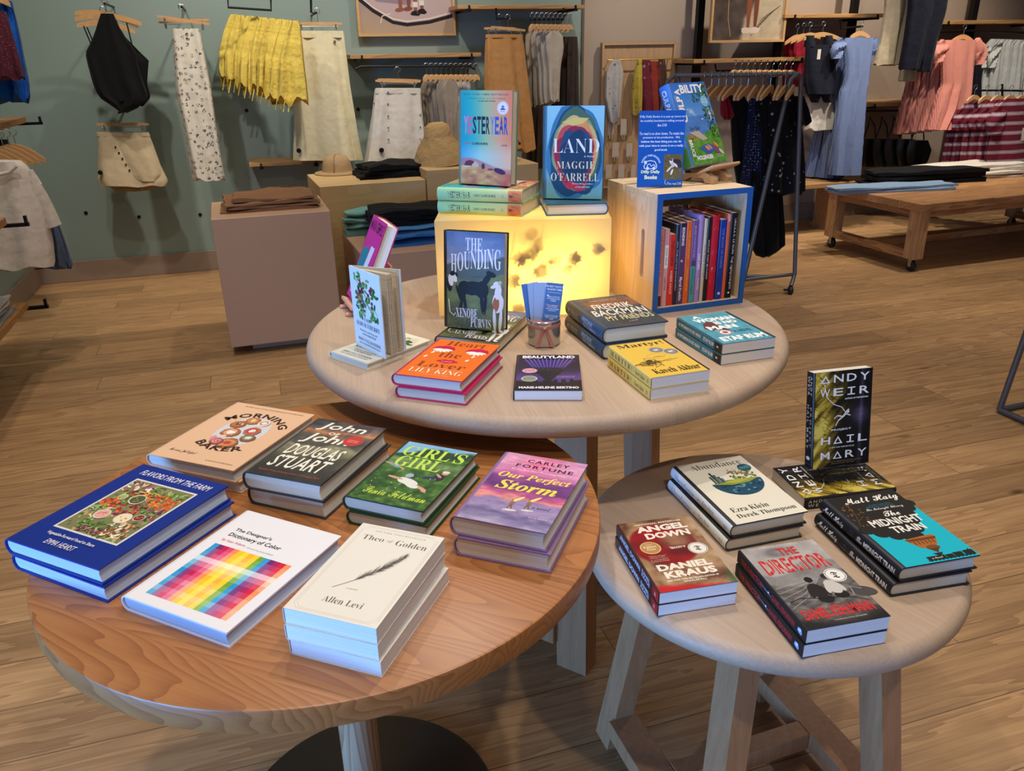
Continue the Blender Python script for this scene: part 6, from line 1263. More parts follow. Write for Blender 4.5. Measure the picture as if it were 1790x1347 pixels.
def sleeve_mb(pts, P, nrm, flat=.55, K=16, n=10, frill=0):
    """pts (px, py, half width px); the tube follows them"""
    mb = MB(); xs = np.linspace(0, len(pts) - 1, n); A_ = np.array(pts, float); rings = []
    I = [np.interp(xs, range(len(pts)), A_[:, j]) for j in range(3)]
    C_ = [P(I[0][i], I[1][i]) for i in range(n)]; sc = (P(pts[0][0] + 10, pts[0][1]) - P(pts[0][0], pts[0][1])).length / 10
    for i in range(n):
        d = (C_[min(i + 1, n - 1)] - C_[max(i - 1, 0)]).normalized(); s_ = d.cross(nrm).normalized(); r = I[2][i] * sc
        rings.append([C_[i] + s_ * (math.cos(2 * PI * k / K) * r * (1 + (.1 * math.sin(5 * k) if frill and i == n - 1 else 0))) + nrm * (math.sin(2 * PI * k / K) * r * flat + .012 * math.sin(3 * 2 * PI * k / K + i)) for k in range(K)])
    mb.loft(rings); return mb
def garment(name, label, cat, rows, v, mat, depth=.12, folds=(7, .012), seed=0, group=None, P=None, nrm=None, K=44, n=22, d0=None, sleeves=(), sleeve_mat=None, buttons=(), button_mat=None, tag_at=None, band=None, straps=(), sag=0.25):
    P = P or plane(v); nrm = nrm or NB; mb, c0 = drape_mb(rows, P, nrm, depth, folds, seed, n, K, d0, sag)
    o = mb.build(name, mat, None, smooth=60, origin=c0); tag(o, label, cat, group)
    for s_ in sleeves: part('sleeve', sleeve_mb(s_, P, nrm), sleeve_mat or mat, o)
    for s_ in straps:
        p0, p1 = P(s_[0], s_[1]) + nrm * .02, P(s_[2], s_[3]) + nrm * (depth * .3); part('strap', MB().tube([p0, (p0 + p1) / 2, p1], .004, 6), mat, o)
    if band:
        r0 = [(band[0], rows[0][1] - 1, rows[0][2] + 1), (band[1], np.interp(band[1], [r[0] for r in rows], [r[1] for r in rows]) - 1, np.interp(band[1], [r[0] for r in rows], [r[2] for r in rows]) + 1)]
        part('waistband', drape_mb(r0, P, nrm, (d0 or depth * .5) * 1.12, (7, .001), seed, 3, K, (d0 or depth * .5) * 1.12)[0], band[2] if len(band) > 2 else mat, o)
    for bx, by, br in buttons:
        p = P(bx, by); q = front_hit(o, p, nrm); part('button', disc(q, nrm, br), button_mat or BLACK, o)
    if tag_at: p = P(tag_at[0], tag_at[1]); q = front_hit(o, p, nrm); part('security_tag', disc(q, nrm, tag_at[2] if len(tag_at) > 2 else .013, .012), BLACK, o)
    return o
def front_hit(o, p, nrm):
    me = o.data; best = 0; loc = o.location
    for vv in me.vertices:
        d = vv.co + loc - p; k = d.dot(nrm)
        if (d - nrm * k).length < .03: best = max(best, k)
    return p + nrm * (best + .001)
def disc(c, nrm, r, t=.005):
    x = nrm.cross(ZUP).normalized(); y = x.cross(nrm); n = 14
    return MB().loft([[c + nrm * h + x * (math.cos(2 * PI * k / n) * q) + y * (math.sin(2 * PI * k / n) * q) for k in range(n)] for q, h in ((r, -t * .3), (r, t * .6), (r * .75, t))])
def trousers(name, label, legs, v, mat, depth=.1, seed=0, group=None, waist=None, P=None, nrm=None, cuffs=None, folds=(4, .008)):
    P = P or plane(v); nrm = nrm or NB; mb = MB(); c0 = P(legs[0][0][1], legs[0][0][0])
    first = None
    for i, rows in enumerate(legs):
        m_, c = drape_mb(rows, P, nrm, depth, folds, seed + i, 18, 28, depth); mb.add(m_.v, m_.f)
    if waist: m_, c = drape_mb(waist, P, nrm, depth, (4, .003), seed + 9, 6, 36, depth); mb.add(m_.v, m_.f)
    o = mb.build(name, mat, None, smooth=60, origin=c0); return tag(o, label, 'trousers', group)

# hangers
HOOKM = STEEL
def hanger(P, nrm, xl, yl, xr, yr, label, group=None, hook=24, drop=.035, clips=0, hook_px=None, off=0.0, thick=.012, mat=None):
    a, b = P(xl, yl) + nrm * off, P(xr, yr) + nrm * off; c = (a + b) / 2 + ZUP * drop; mid = (a + b) / 2 + ZUP * (drop if not clips else 0)
    mb = MB(); pts = [a.lerp(b, i / 12) for i in range(13)]; ax = (b - a).normalized()
    rings = []
    for i, p in enumerate(pts):
        u_ = i / 6 - 1; z = drop * (1 - abs(u_) ** 1.6) if not clips else 0; p = p + ZUP * z; hw = (.019 if not clips else .011) * (1 - .35 * abs(u_) ** 3); w_ = thick / 2
        rings.append([p + nrm * w_ + ZUP * hw * .8, p - nrm * w_ + ZUP * hw * .8, p - nrm * w_ - ZUP * hw, p + nrm * w_ - ZUP * hw])
    mb.loft(rings); o = mb.build('clothes_hanger', mat or W_HANG, None, smooth=30, origin=mid); tag(o, label, 'hanger', group)
    r = .018; st = mid + ZUP * .012; top = hook * .001
    pts = [st, st + ZUP * (.02 + top)] + [st + ZUP * (.02 + top + r) + ax * 0 + (ax * (math.cos(t) * r) + ZUP * (math.sin(t) * r)) - ax * 0 for t in [R(d) for d in (-60, -20, 20, 60, 100, 140, 180, 205)]]
    part('hook', MB().tube(pts, .0022, 6), HOOKM, o)
    for s_ in ((-.72, .72) if clips else ()):
        p = mid + ax * ((b - a).length / 2 * s_); part('clip', MB().box(p - ZUP * .022, (.012, .012, .04), Matrix.Rotation(A17, 3, 'Z'), .002), HOOKM, o)
    if clips: part('wire', MB().tube([mid - ax * ((b - a).length / 2 * .8) - ZUP * .018, mid + ax * ((b - a).length / 2 * .8) - ZUP * .018], .0018, 6), HOOKM, o)
    return o
def rail_px(name, label, pts, v, r=.008, cat='clothes rail', mat=None, group=None, off=0, brackets=()):
    P = plane(v); W = [P(*p) for p in pts]; o = MB().tube(W, r, 8).build(name, mat or BLACK, None, smooth=40, origin=W[0]); tag(o, label, cat, group)
    for p in brackets: q = P(*p); part('bracket', MB().beam(q, q + E2 * (WALLV - v - .002), .014, .014), BLACK, o)
    return o
def shelf(label, p0, p1, v0, thick=.03, depth=.3, group='oak wall shelves', brackets=True, v1=None):
    """board whose lower front edge runs from pixel p0 to p1 on plane v0"""
    a, b = WP(p0[0], p0[1], v0), WP(p1[0], p1[1], v0); z = (a.z + b.z) / 2; d = (b - a); L_ = math.hypot(d.x, d.y); v1 = v1 or WALLV
    o = MB().box((L_ / 2, (v1 - v0) / 2, thick / 2), (L_, v1 - v0 - .004, thick), bev=.002).build('wall_shelf', W_SHELF, None); o.location = (a.x, a.y, z); o.rotation_euler = (0, 0, A17); tag(o, label, 'shelf', group)
    if brackets:
        for x in (.08, L_ - .08):
            q = MB().box((x, (v1 - v0) / 2 - .01, -.008), (.03, v1 - v0 + .03, .016)).box((x, -.02, .004), (.012, .012, .04)).build('bracket', BLACK, o)
    return o
C = cloth
BLK = C('black_jersey', '#09090b', bump=.12); CREAM = C('cream_linen', '#d8cda8'); TANL = C('oat_linen', '#c4b190'); BOAT = C('boat_print_cotton', '#d6cfc0', '#3e3835', 'boats', 30); YEL = C('lemon_cotton', '#e0c65c', bump=.6); WHT = C('white_cotton', '#cfc8bc'); TAUPE = C('taupe_jersey', '#8f8274'); CAM = C('camel_satin', '#b3814c'); BRN = C('dark_brown_crepe', '#3a2d24'); BEI = C('beige_jersey', '#b5a794'); NAVY = C('navy_cloth', '#121522'); BLUED = C('blue_stripe_cotton', '#54658f', '#8494b8', 'vstripe', 40, .1); PINKD = C('pink_stripe_cotton', '#c9705f', '#dfa08f', 'vstripe', 40, .1); STR = C('burgundy_stripe_jersey', '#6a1a2a', '#b5a3ac', 'hstripe', 4.2); FLO = C('black_floral_chiffon', '#111116', '#a8a8b4', 'floral', 30); DOT = C('navy_dot_chiffon', '#161c3a', '#a8b0d0', 'dots', 55); KHA = C('khaki_twill', '#a89a80'); DKN = C('dark_navy_twill', '#10121f'); RED = C('red_crepe', '#8a1626'); COB = C('cobalt_chiffon', '#0f55b0'); BURG = C('burgundy_sequin', '#4a1a2a', '#8a4a5a', 'flecks', 90); DEN = C('slate_denim', '#4a566e'); JEAN = C('light_denim', '#7f98b0'); JEANB = C('bright_blue_denim', '#2f68a0'); WHP = C('white_denim', '#d8d0c0'); BPK = C('brown_canvas', '#8a6242'); OWH = C('off_white_gauze', '#c9cbc4')
# ---- back wall, left to right
def tops():
    P = plane(6.02)
    for i, (xl, yl, xr, yr, o_) in enumerate(((128, 22, 240, 45, -.06), (130, 33, 247, 41, -.02), (136, 45, 238, 56, .03))): hanger(P, NB, xl, yl, xr, yr, 'wooden hanger holding the black halter tops, %s from the wall' % ORD[i], 'hangers of the black halter tops', off=o_)
    garment('halter_top', 'black halter top with thin straps hanging in front on the sage wall', 'top', [(24, 176, 198), (48, 168, 209), (70, 160, 222), (92, 148, 238), (110, 152, 240), (146, 162, 250), (168, 172, 258), (184, 198, 248), (194, 212, 222)], 5.98, BLK, .13, (5, .012), 1, 'black halter tops', straps=((147, 46, 160, 75), (153, 48, 166, 76), (222, 40, 232, 78)), tag_at=(215, 174, .012))
    garment('halter_top', 'black halter top half hidden behind the front one on the sage wall', 'top', [(50, 178, 205), (92, 165, 245), (106, 160, 260), (146, 170, 257), (169, 190, 263), (182, 215, 250)], 6.08, BLK, .1, (5, .012), 2, 'black halter tops')
tops()
P = plane(6.12)
hanger(P, NB, 168, 217, 260, 217, 'clip hanger holding the sand wrap shorts below the black tops', None, 20, clips=1)
garment('wrap_shorts', 'sand coloured wrap shorts with a diagonal line of dark buttons', 'shorts', [(231, 169, 259), (250, 171, 267), (290, 171, 281), (316, 172, 294), (324, 176, 290)], 6.12, TANL, .11, (5, .006), 3, buttons=[(203 + 6.2 * i, 256 + 10 * i, .006) for i in range(5)], tag_at=(177, 300, .015), band=(231, 238))
wo = bpy.data.objects['wrap_shorts']; part('wrap_panel', drape_mb([(244, 200, 264), (260, 204, 269), (290, 220, 281), (306, 228, 285), (315, 240, 278)], plane(6.12), NB, .125, (4, .004), 2, 12, 40, .09, 0)[0], TANL, wo); part('lining', drape_mb([(308, 176, 286), (322, 186, 284), (331, 200, 262)], plane(6.13), NB, .09, (5, .008), 3, 8, 36)[0], C('tan_lining', '#97784e'), wo)
P = plane(6.05)
hanger(P, NB, 274, 28, 366, 42, 'front clip hanger above the boat print skirt', 'boat print skirt hangers', 26, clips=1); hanger(P, NB, 275, 38, 365, 34, 'rear clip hanger above the boat print skirt', 'boat print skirt hangers', 26, clips=1, off=-.04)
garment('long_skirt', 'long off-white skirt printed with small sailing boats', 'skirt', [(50, 299, 349), (80, 302, 355), (110, 304, 361), (160, 307, 371), (220, 320, 379), (280, 331, 389), (313, 337, 395)], 6.03, BOAT, .12, (4, .014), 4)
rail_px('clothes_rail', 'black U-shaped rail above the lemon yellow shorts', [(397, -30), (399, 13), (474, 18), (472, -30)], 6.0)
for i in range(9):
    q = random.Random(i); x = 378 + 13.5 * i + q.uniform(-2, 2); v = 6.26 - .065 * i; y0 = 25 + 1.4 * i
    garment('drawstring_shorts', 'lemon yellow drawstring shorts, %s from the left in the bunch' % ORD[i], 'shorts', [(y0, x + 24, x + 36), (y0 + 8, x + 20, x + 40), (y0 + 30, x + 12, x + 43), (y0 + 65, x + 4, x + 46), (y0 + 100 + 2 * i, x + 3, x + 44 + i), (y0 + 112 + 3.4 * i, x + 7 - i, x + 42 + 1.5 * i)], v, YEL, .05, (4, .013), 20 + i, 'lemon yellow shorts', d0=.04, n=18, K=34, straps=[(x + 14 + 8 * q_, y0 + 108 + 3.2 * i, x + 10 + 9 * q_, y0 + 132 + 3.4 * i) for q_ in range(2)], sag=.6)
P = plane(6.0)
rail_px('clothes_rail', 'black drop bar from which the cream maxi skirt hangs', [(543, -30), (544, 22), (552, 23)], 6.0)
hanger(P, NB, 514, 41, 598, 41, 'clip hanger above the cream maxi skirt', None, 26, clips=1)
garment('maxi_skirt', 'cream linen wrap maxi skirt with one waist button', 'skirt', [(55, 517, 600), (75, 516, 603), (150, 515, 611), (240, 513, 625), (279, 512, 633)], 5.99, CREAM, .14, (5, .02), 5, buttons=[(584, 73, .009)], button_mat=plain('horn_button', '#6b5c48', .4), tag_at=(521, 261, .016), band=(54, 66), sag=.02)
shelf('short oak shelf low on the sage wall beside the cream maxi skirt', (436, 291), (572, 286), 6.1, .024, group='oak wall shelves')
shelf('oak shelf on the sage wall below the boat picture', (612, 101), (842, 101), 6.1, .028)
rail_px('clothes_rail', 'black rail below the oak shelf under the boat picture', [(622, 120), (632, 116), (820, 115), (830, 121)], 6.05, brackets=((682, 116), (812, 115)))
P = plane(6.03)
hanger(P, NB, 656, 141, 735, 142, 'front clip hanger above the white button skirt', 'white button skirt hangers', 26, clips=1); hanger(P, NB, 662, 139, 738, 141, 'rear clip hanger above the white button skirt', 'white button skirt hangers', 26, clips=1, off=-.05)
garment('button_skirt', 'white denim skirt with a full row of buttons, hanging behind the black trousers pile', 'skirt', [(155, 657, 735), (180, 655, 737), (220, 650, 741), (260, 645, 746), (300, 638, 752)], 6.0, WHT, .13, (6, .012), 6, 'white button skirts', buttons=[(677, 161 + 20.5 * i, .006) for i in range(5)] + [(733, 200 + 21 * i, .005) for i in range(3)], button_mat=STEEL, tag_at=(665, 261, .017), band=(154, 163))
garment('button_skirt', 'white denim skirt half hidden behind the front button skirt', 'skirt', [(156, 655, 690), (200, 650, 690), (260, 640, 690), (296, 634, 700)], 6.12, WHT, .1, (5, .01), 7, 'white button skirts', buttons=[(653, 180 + 30 * i, .005) for i in range(3)], button_mat=STEEL)
for i in range(5):
    x = 735 + 9 * i; garment('sleeveless_top', 'taupe sleeveless top, %s from the left in its row' % ORD[i], 'top', [(136 + i, x + 8, x + 24), (150, x, x + 30), (175, x + 2, x + 30), (210, x + 6, x + 26), (240 + 5 * i, x + 8, x + 28)], 6.2 - .05 * i, TAUPE, .042, (4, .010), 30 + i, 'taupe tops', n=14, K=28)
for i in range(3): garment('white_tee', 'white tee in the row beside the taupe tops, %s from the left' % ORD[i], 'tee', [(136, 783 + 6 * i, 803 + 6 * i), (150, 779 + 6 * i, 812 + 6 * i), (190, 780 + 6 * i, 808 + 6 * i), (270, 778 + 6 * i, 806 + 6 * i)], 6.22 - .05 * i, WHT, .04, (4, .008), 40 + i, 'white tees by the taupe tops', n=12, K=28)
P = plane(6.05)
for i in range(11): hanger(P, Vector((E1.x, E1.y, 0)) * .7 + NB * .7, 741 + 8.6 * i, 140, 751 + 8.6 * i, 138, 'small wooden hanger in the row on the rail under the boat picture', 'hangers on the rail under the boat picture', 22, drop=.02, thick=.02)
# picture of bare feet on a boat deck
def framed(label, x0, y0, x1, y1, v, art, up, group=None):
    a, b = WP(x0, y1, v), WP(x1, y1, v); d = b - a; w_ = math.hypot(d.x, d.y); h = up; t = empty('framed_picture', a, A17, label, 'picture', 'framed pictures')
    f = .018; fr = wood('frame_maple', '#c9a06a', '#a87c48', 'X', ring=14, stretch=12, rough=.4, contrast=.5)
    mb = MB()
    for c_, s_ in (((w_ / 2, .01, f / 2), (w_, .03, f)), ((w_ / 2, .01, h - f / 2), (w_, .03, f)), ((f / 2, .01, h / 2), (f, .03, h - 2 * f)), ((w_ - f / 2, .01, h / 2), (f, .03, h - 2 * f))): mb.box(c_, s_)
    mb.build('frame', fr, t); MB().box((w_ / 2, .018, h / 2), (w_ - 2 * f, .006, h - 2 * f)).build('backing', plain('picture_backing', '#4a4038', .8), t)
    A_ = Art(w_ - 2 * f, h - 2 * f); art(A_); A_.build('photo_print', t, Matrix(((1, 0, 0, w_ / 2), (0, 0, -1, .0145), (0, 1, 0, h / 2), (0, 0, 0, 1))), .0, .3); return t
def leg_pic(a, x, y, s, c, sh, toe):
    k = a.w / a.h; a.poly([(x - .028 * s, y + .9), (x + .03 * s, y + .9), (x + .03 * s, y + .25 * s), (x + .018 * s, y + .05), (x - .016 * s, y + .05), (x - .024 * s, y + .25 * s)], c); a.ell(x - .01 * s, y + .03, .05 * s, .022 * s, toe, 8, 16)
    if sh: a.ell(x, y + .03, .055 * s, .028 * s, sh, 0, 12, .3, 2)
def art_boat(a):
    a.raster(lambda X, Y: mixc(hx('#a8907a'), mixc(hx('#7a6670'), hx('#b5a29a'), vnoise(X, Y, 4, 3)), sstep(.05, .5, Y)), nx=30, ny=30)
    a.poly([(0, .42), (.35, .14), (.5, .1), (1, .22), (1, 1), (0, 1)], '#b59f9c'); a.poly([(0, .5), (.2, .36), (.55, .32), (.6, .5), (.1, .62)], '#8d7a88')
    a.line([(0, .4), (.15, .26), (.35, .13), (.5, .1), (.75, .13), (1, .2)], .035, '#231f22'); a.line([(0, .44), (.15, .3), (.35, .17), (.5, .14), (.75, .17), (1, .24)], .012, '#d8c8b8'); a.line([(.22, .12), (.24, .2), (.33, .23)], .01, '#d8c8b8')
    for x, y, c, sh in ((.44, .24, '#8a5440', None), (.53, .25, '#7d4a38', None), (.6, .2, '#8a5440', '#1e1a1e'), (.67, .22, '#7d4a38', '#1e1a1e')): leg_pic(a, x, y, 1, c, sh, c); 
    for x, y in ((.6, .3), (.67, .32)): a.rect(x - .025, y, x + .025, y + .06, '#d8cfc8')
framed('maple framed picture of bare feet on a boat deck, on the sage wall', 627, -40, 797, 64, 6.36, art_boat, .62)
shelf('long oak shelf high on the sage wall, right of the boat picture', (800, 14), (1022, 17), 6.1, .026, group='oak wall shelves')
rail_px('clothes_rail', 'black bracket bar above the camel skirt', [(867, 14), (868, 33), (890, 31)], 6.05); rail_px('clothes_rail', 'short black bar of empty hooks beside the camel skirt', [(926, 34), (985, 33), (985, 14)], 6.05)
P = plane(6.02)
hanger(P, NB, 858, 47, 918, 53, 'front clip hanger above the camel skirt', 'camel skirt hangers', 26, clips=1); hanger(P, NB, 850, 49, 905, 49, 'rear clip hanger above the camel skirt', 'camel skirt hangers', 26, clips=1, off=-.06)
garment('camel_skirt', 'long camel satin skirt hanging behind the sunset book', 'skirt', [(60, 850, 912), (80, 848, 916), (140, 847, 922), (220, 848, 930), (262, 852, 934)], 6.0, CAM, .13, (6, .016), 8, band=(60, 66))
for i in range(5):
    x = 918 + 9 * i; garment('beige_tee', 'beige tee, %s from the left in the bunch beside the camel skirt' % ORD[i], 'tee', [(50 + i, x + 8, x + 22), (62, x, x + 30), (85, x, x + 32), (115, x + 4, x + 27), (160, x + 4, x + 24), (188 - 3 * i, x + 6, x + 24)], 6.24 - .055 * i, BEI, .045, (5, .011), 50 + i, 'beige tees', n=14, K=28)
for i in range(4):
    x = 966 + 9 * i; garment('brown_skirt', 'dark brown pleated skirt, %s from the left beside the beige tees' % ORD[i], 'skirt', [(64, x, x + 16), (100, x - 2, x + 18), (215, x - 3, x + 20)], 6.3 - .05 * i, BRN, .042, (6, .008), 60 + i, 'dark brown skirts', n=12, K=28)
for i in range(9): hanger(P, Vector((E1.x, E1.y, 0)) * .8 + NB * .6, 926 + 8 * i, 52 + i * .2, 936 + 8 * i, 50, 'small wooden hanger in the row above the dark brown skirts', 'hangers above the dark brown skirts', 22, drop=.02, thick=.02)
for i in range(3): garment('dark_trousers', 'dark long garment hanging low behind the cave cover book, %s from the left' % ORD[i], 'skirt', [(188, 924 + 8 * i, 942 + 8 * i), (240, 922 + 8 * i, 945 + 8 * i), (292, 920 + 8 * i, 946 + 8 * i)], 6.2 - .05 * i, BRN, .042, (5, .008), 70 + i, 'dark low garments', n=8, K=24)
# ---- jewellery board on the taupe wall
bl0, br0 = WP(1046, 330, 6.36), WP(1166, 330, 6.36); bw = (br0 - bl0).length; bt = WP(1110, 74, 6.36).z
t = empty('jewellery_board', bl0, A17, 'maple framed jewellery board with a brass rod on the taupe wall', 'display board'); bh = bt - bl0.z
BRD = wood('board_maple', '#b5916a', '#9a7850', 'Z', ring=5, stretch=8, rough=.5, contrast=.5); BRS = plain('brass', '#b5924a', .3, .9)
MB().box((bw / 2, .02, bh / 2), (bw, .03, bh)).build('panel', BRD, t)
mb = MB()
for c_, s_ in (((.009, 0, bh / 2), (.018, .03, bh)), ((bw - .009, 0, bh / 2), (.018, .03, bh)), ((bw / 2, 0, bh - .009), (bw - .036, .03, .018))): mb.box(c_, s_)
mb.build('frame', BRD, t); zr = WP(1110, 104, 6.3).z - bl0.z
MB().tube([(.03, -.06, zr), (bw + .03, -.06, zr)], .005, 8).tube([(.06, -.06, zr), (.06, .01, zr)], .004, 6).tube([(bw - .06, -.06, zr), (bw - .06, .01, zr)], .004, 6).build('brass_rod', BRS, t, smooth=40)
SCF = (('pale grey floral scarf knotted on the brass rod', [(104, 1072, 1084), (125, 1060, 1090), (170, 1058, 1086), (214, 1066, 1080)], C('grey_floral_scarf', '#a9a49c', '#5a6478', 'floral', 26)), ('mustard floral scarf on the brass rod', [(104, 1114, 1122), (125, 1108, 1124), (170, 1104, 1123), (200, 1106, 1121)], C('mustard_scarf', '#b09a3e', '#6a5a3a', 'floral', 30)), ('dark red plaid scarf on the brass rod', [(105, 1124, 1136), (130, 1122, 1140), (175, 1124, 1144), (205, 1126, 1142)], C('wine_scarf', '#6a2430', '#8a7a70', 'floral', 22)), ('brick red scarf on the brass rod', [(107, 1138, 1150), (130, 1134, 1154), (175, 1136, 1156), (204, 1140, 1153)], C('brick_scarf', '#8a3228', '#5a2420', 'floral', 12)), ('brown patterned scarf at the right end of the brass rod', [(104, 1152, 1162), (130, 1150, 1165), (175, 1151, 1165), (200, 1152, 1163)], C('brown_scarf', '#4a342a', '#9a8468', 'floral', 40)))
for i, (lb, rows, m) in enumerate(SCF): garment('scarf', lb, 'scarf', rows, 6.28, m, .05, (4, .014), 80 + i, 'scarves on the brass rod', n=16, K=26)
CARDM = plain('jewellery_card', '#b5a594', .6)
k = 0
for (x, y, w_, h_) in ((1090, 222, 12, 28), (1068, 224, 12, 24), (1076, 262, 13, 26), (1100, 262, 12, 24), (1064, 300, 12, 26), (1086, 300, 12, 26), (1107, 300, 10, 24)):
    p = WP(x, y, 6.335); s_ = .0046; o = MB().box((0, 0, 0), (w_ * s_, .004, h_ * s_)).build('jewellery_card', CARDM, None); o.location = p; o.rotation_euler = (0, 0, A17); k += 1
    tag(o, 'pale jewellery card pinned to the maple board, %s of seven from the top' % ORD[k - 1], 'jewellery card', 'jewellery cards'); MB().tube([(-.01, -.004, -h_ * s_ * .4), (-.012, -.005, -h_ * s_ * .75), (0, -.006, -h_ * s_ * .95), (.012, -.005, -h_ * s_ * .75), (.01, -.004, -h_ * s_ * .4)], .0035, 6).build('necklace', BRS, o)
# ---- left wall
UL = -1.62
def lplane(u): return lambda x, y: LP(x, y, u)
def left_shelf(label, corner, u, thick=.03, back=4.0, tipx=None):
    c = LP(corner[0], corner[1], u); v1 = c.dot(E2); o = MB().box(((UL + u) / 2, v1 - back / 2, c.z), (u - UL - .004, back, thick), bev=.002).build('wall_shelf', W_SHELFY, None); o.rotation_euler = (0, 0, A17); tag(o, label, 'shelf', 'oak wall shelves')
    MB().box(((UL + u) / 2 + .03, v1 + .025, c.z - thick / 2 - .008), (u - UL + .10, .02, .016)).box((u + .07, v1 + .025, c.z - thick / 2 + .012), (.012, .02, .04)).build('bracket', BLACK, o); return c
W_SHELFY = wood('shelf_oak_long', '#b07f48', '#85582f', 'Y', ring=8, stretch=14, rough=.5, contrast=.8)
left_shelf('upper oak shelf on the left wall at the picture edge', (46, 209), -1.32, .035, 1.2); left_shelf('middle oak shelf on the left wall beside the white tee', (12, 386), -1.12, .035, 1.2); cb3 = left_shelf('lowest oak shelf on the left wall with folded towels', (50, 532), -1.18, .035, 1.6)
rs = np.random.RandomState(8)
def folded(name, label, cat, c, ang, sx, sy, layers, mat, t=.012, seed=0, group=None, wob=.006, round_=True, taper=0.0):
    """a pile of folded cloth: each layer its own soft slab"""
    rs = np.random.RandomState(seed); mb = MB(); z = 0; NX, NY = 14, 10
    for l in range(layers):
        th_ = t * (.8 + .5 * rs.rand()); dx, dy = (rs.rand(2) - .5) * .02; hx_, hy_ = sx / 2 * (.95 + .08 * rs.rand()), sy / 2 * (.94 + .09 * rs.rand()); p1, p2, p3 = rs.rand(3) * 6; top = []; bot = []; vs = []; 
        for j in range(NY + 1):
            for i in range(NX + 1):
                a_, b_ = i / NX * 2 - 1, j / NY * 2 - 1; w_ = wob * (math.sin(3 * a_ + p1 + 2 * b_) + .6 * math.sin(5 * b_ + p2 + a_) + .5 * math.sin(8 * a_ + p3)) * (1 - taper * .5); edge = max(abs(a_), abs(b_)) ** 6
                x = a_ * hx_ + dx + .004 * math.sin(7 * b_ + p2); y = b_ * hy_ + dy + .004 * math.sin(9 * a_ + p1); base = z + max(0, w_ * .5 + wob * .8) * (l > 0)
                vs.append((x, y, base + th_ * (1 - .45 * edge) + max(-.002, w_ * .6 + wob * .5))); vs.append((x, y, base + th_ * .45 * edge * (l > 0)))
        q = NX + 1; fs = []
        for j in range(NY):
            for i in range(NX):
                a_ = (j * q + i) * 2; b_ = a_ + 2; c_ = ((j + 1) * q + i + 1) * 2; d_ = ((j + 1) * q + i) * 2; fs += [(a_, b_, c_, d_), (a_ + 1, d_ + 1, c_ + 1, b_ + 1)]
        for i in range(NX): a_ = i * 2; fs.append((a_, a_ + 1, a_ + 3, a_ + 2)); a_ = (NY * q + i) * 2; fs.append((a_, a_ + 2, a_ + 3, a_ + 1))
        for j in range(NY): a_ = j * q * 2; b_ = (j + 1) * q * 2; fs.append((a_, b_, b_ + 1, a_ + 1)); a_ += NX * 2; b_ += NX * 2; fs.append((a_, a_ + 1, b_ + 1, b_))
        mb.add(vs, fs); z += th_ + wob * .35
    o = mb.build(name, mat, None, smooth=60); o.location = c; o.rotation_euler = (0, 0, ang); return tag(o, label, cat, group)
for i, (m, lb) in enumerate(((C('grey_towelling', '#8f8f88'), 'grey folded towel at the bottom of the pile on the lowest left shelf'), (OWH, 'off-white folded towel on top of the pile on the lowest left shelf'))): folded('folded_towel', lb, 'towel', cb3 + E1 * -.16 - E2 * .33 + ZUP * (.019 + .032 * i), A17, .26, .42, 2, m, .012, 5 + i, 'folded towels on the left shelf')
garment('chiffon_dress', 'cobalt blue dress with a handkerchief hem at the left edge', 'dress', [(2, 0, 20), (60, 2, 33), (110, 0, 42), (150, -6, 50), (172, -8, 52)], 5.3, COB, .1, (6, .02), 90, sag=.3)
P = plane(5.25)
hanger(P, NB, -30, 10, 18, 8, 'wooden hanger above the cobalt blue dress', None, 24)
garment('sequin_dress', 'burgundy sequin dress in front of the cobalt blue one at the left edge', 'dress', [(20, -30, 10), (50, -30, 18), (90, -34, 30), (136, -38, 44)], 5.15, BURG, .1, (5, .012), 91)
garment('navy_shirt', 'navy shirt under the upper left shelf', 'shirt', [(244, -6, 14), (258, -8, 20), (268, -10, 25)], 5.3, NAVY, .08, (4, .008), 92)
P = plane(4.55)
for i in range(5): hanger(P, NB, -60 + 8 * i, 281 - 2 * i, 38 + 8.4 * i, 292 - 1.5 * i, 'curved wooden hanger above the white tee, %s from the front' % ORD[i], 'hangers above the white tee', 24, drop=.05, off=-.03 * i)
garment('white_tee', 'boxy white tee with a round neck at the left edge', 'tee', [(281, -40, 36), (292, -48, 50), (330, -56, 66), (380, -58, 82), (430, -60, 92), (462, -60, 95)], 4.45, C('white_jersey', '#d2c8bc'), .2, (5, .012), 93, 'white tees at the left edge', sleeves=(((44, 300, 14), (66, 340, 18), (92, 396, 17)),), d0=.1)
o = bpy.data.objects['white_tee.003'] if 'white_tee.003' in bpy.data.objects else None
if o: part('neckband', MB().tube([WP(x_, y_, 4.45) + NB * .075 for x_, y_ in ((-20, 286), (-8, 297), (8, 301), (24, 297), (36, 286))], .009, 8), C('white_jersey', '#d2c8bc'), o)
garment('white_tee', 'second white tee just behind the front one at the left edge', 'tee', [(286, -30, 44), (330, -30, 72), (466, -40, 56)], 4.62, C('white_jersey', '#d2c8bc'), .12, (5, .012), 94, 'white tees at the left edge')
garment('denim_skirt', 'slate blue ruffled skirt showing behind the white tee', 'skirt', [(385, 70, 100), (420, 66, 112), (455, 56, 122), (465, 50, 126)], 4.75, DEN, .1, (7, .016), 95, sag=.2)

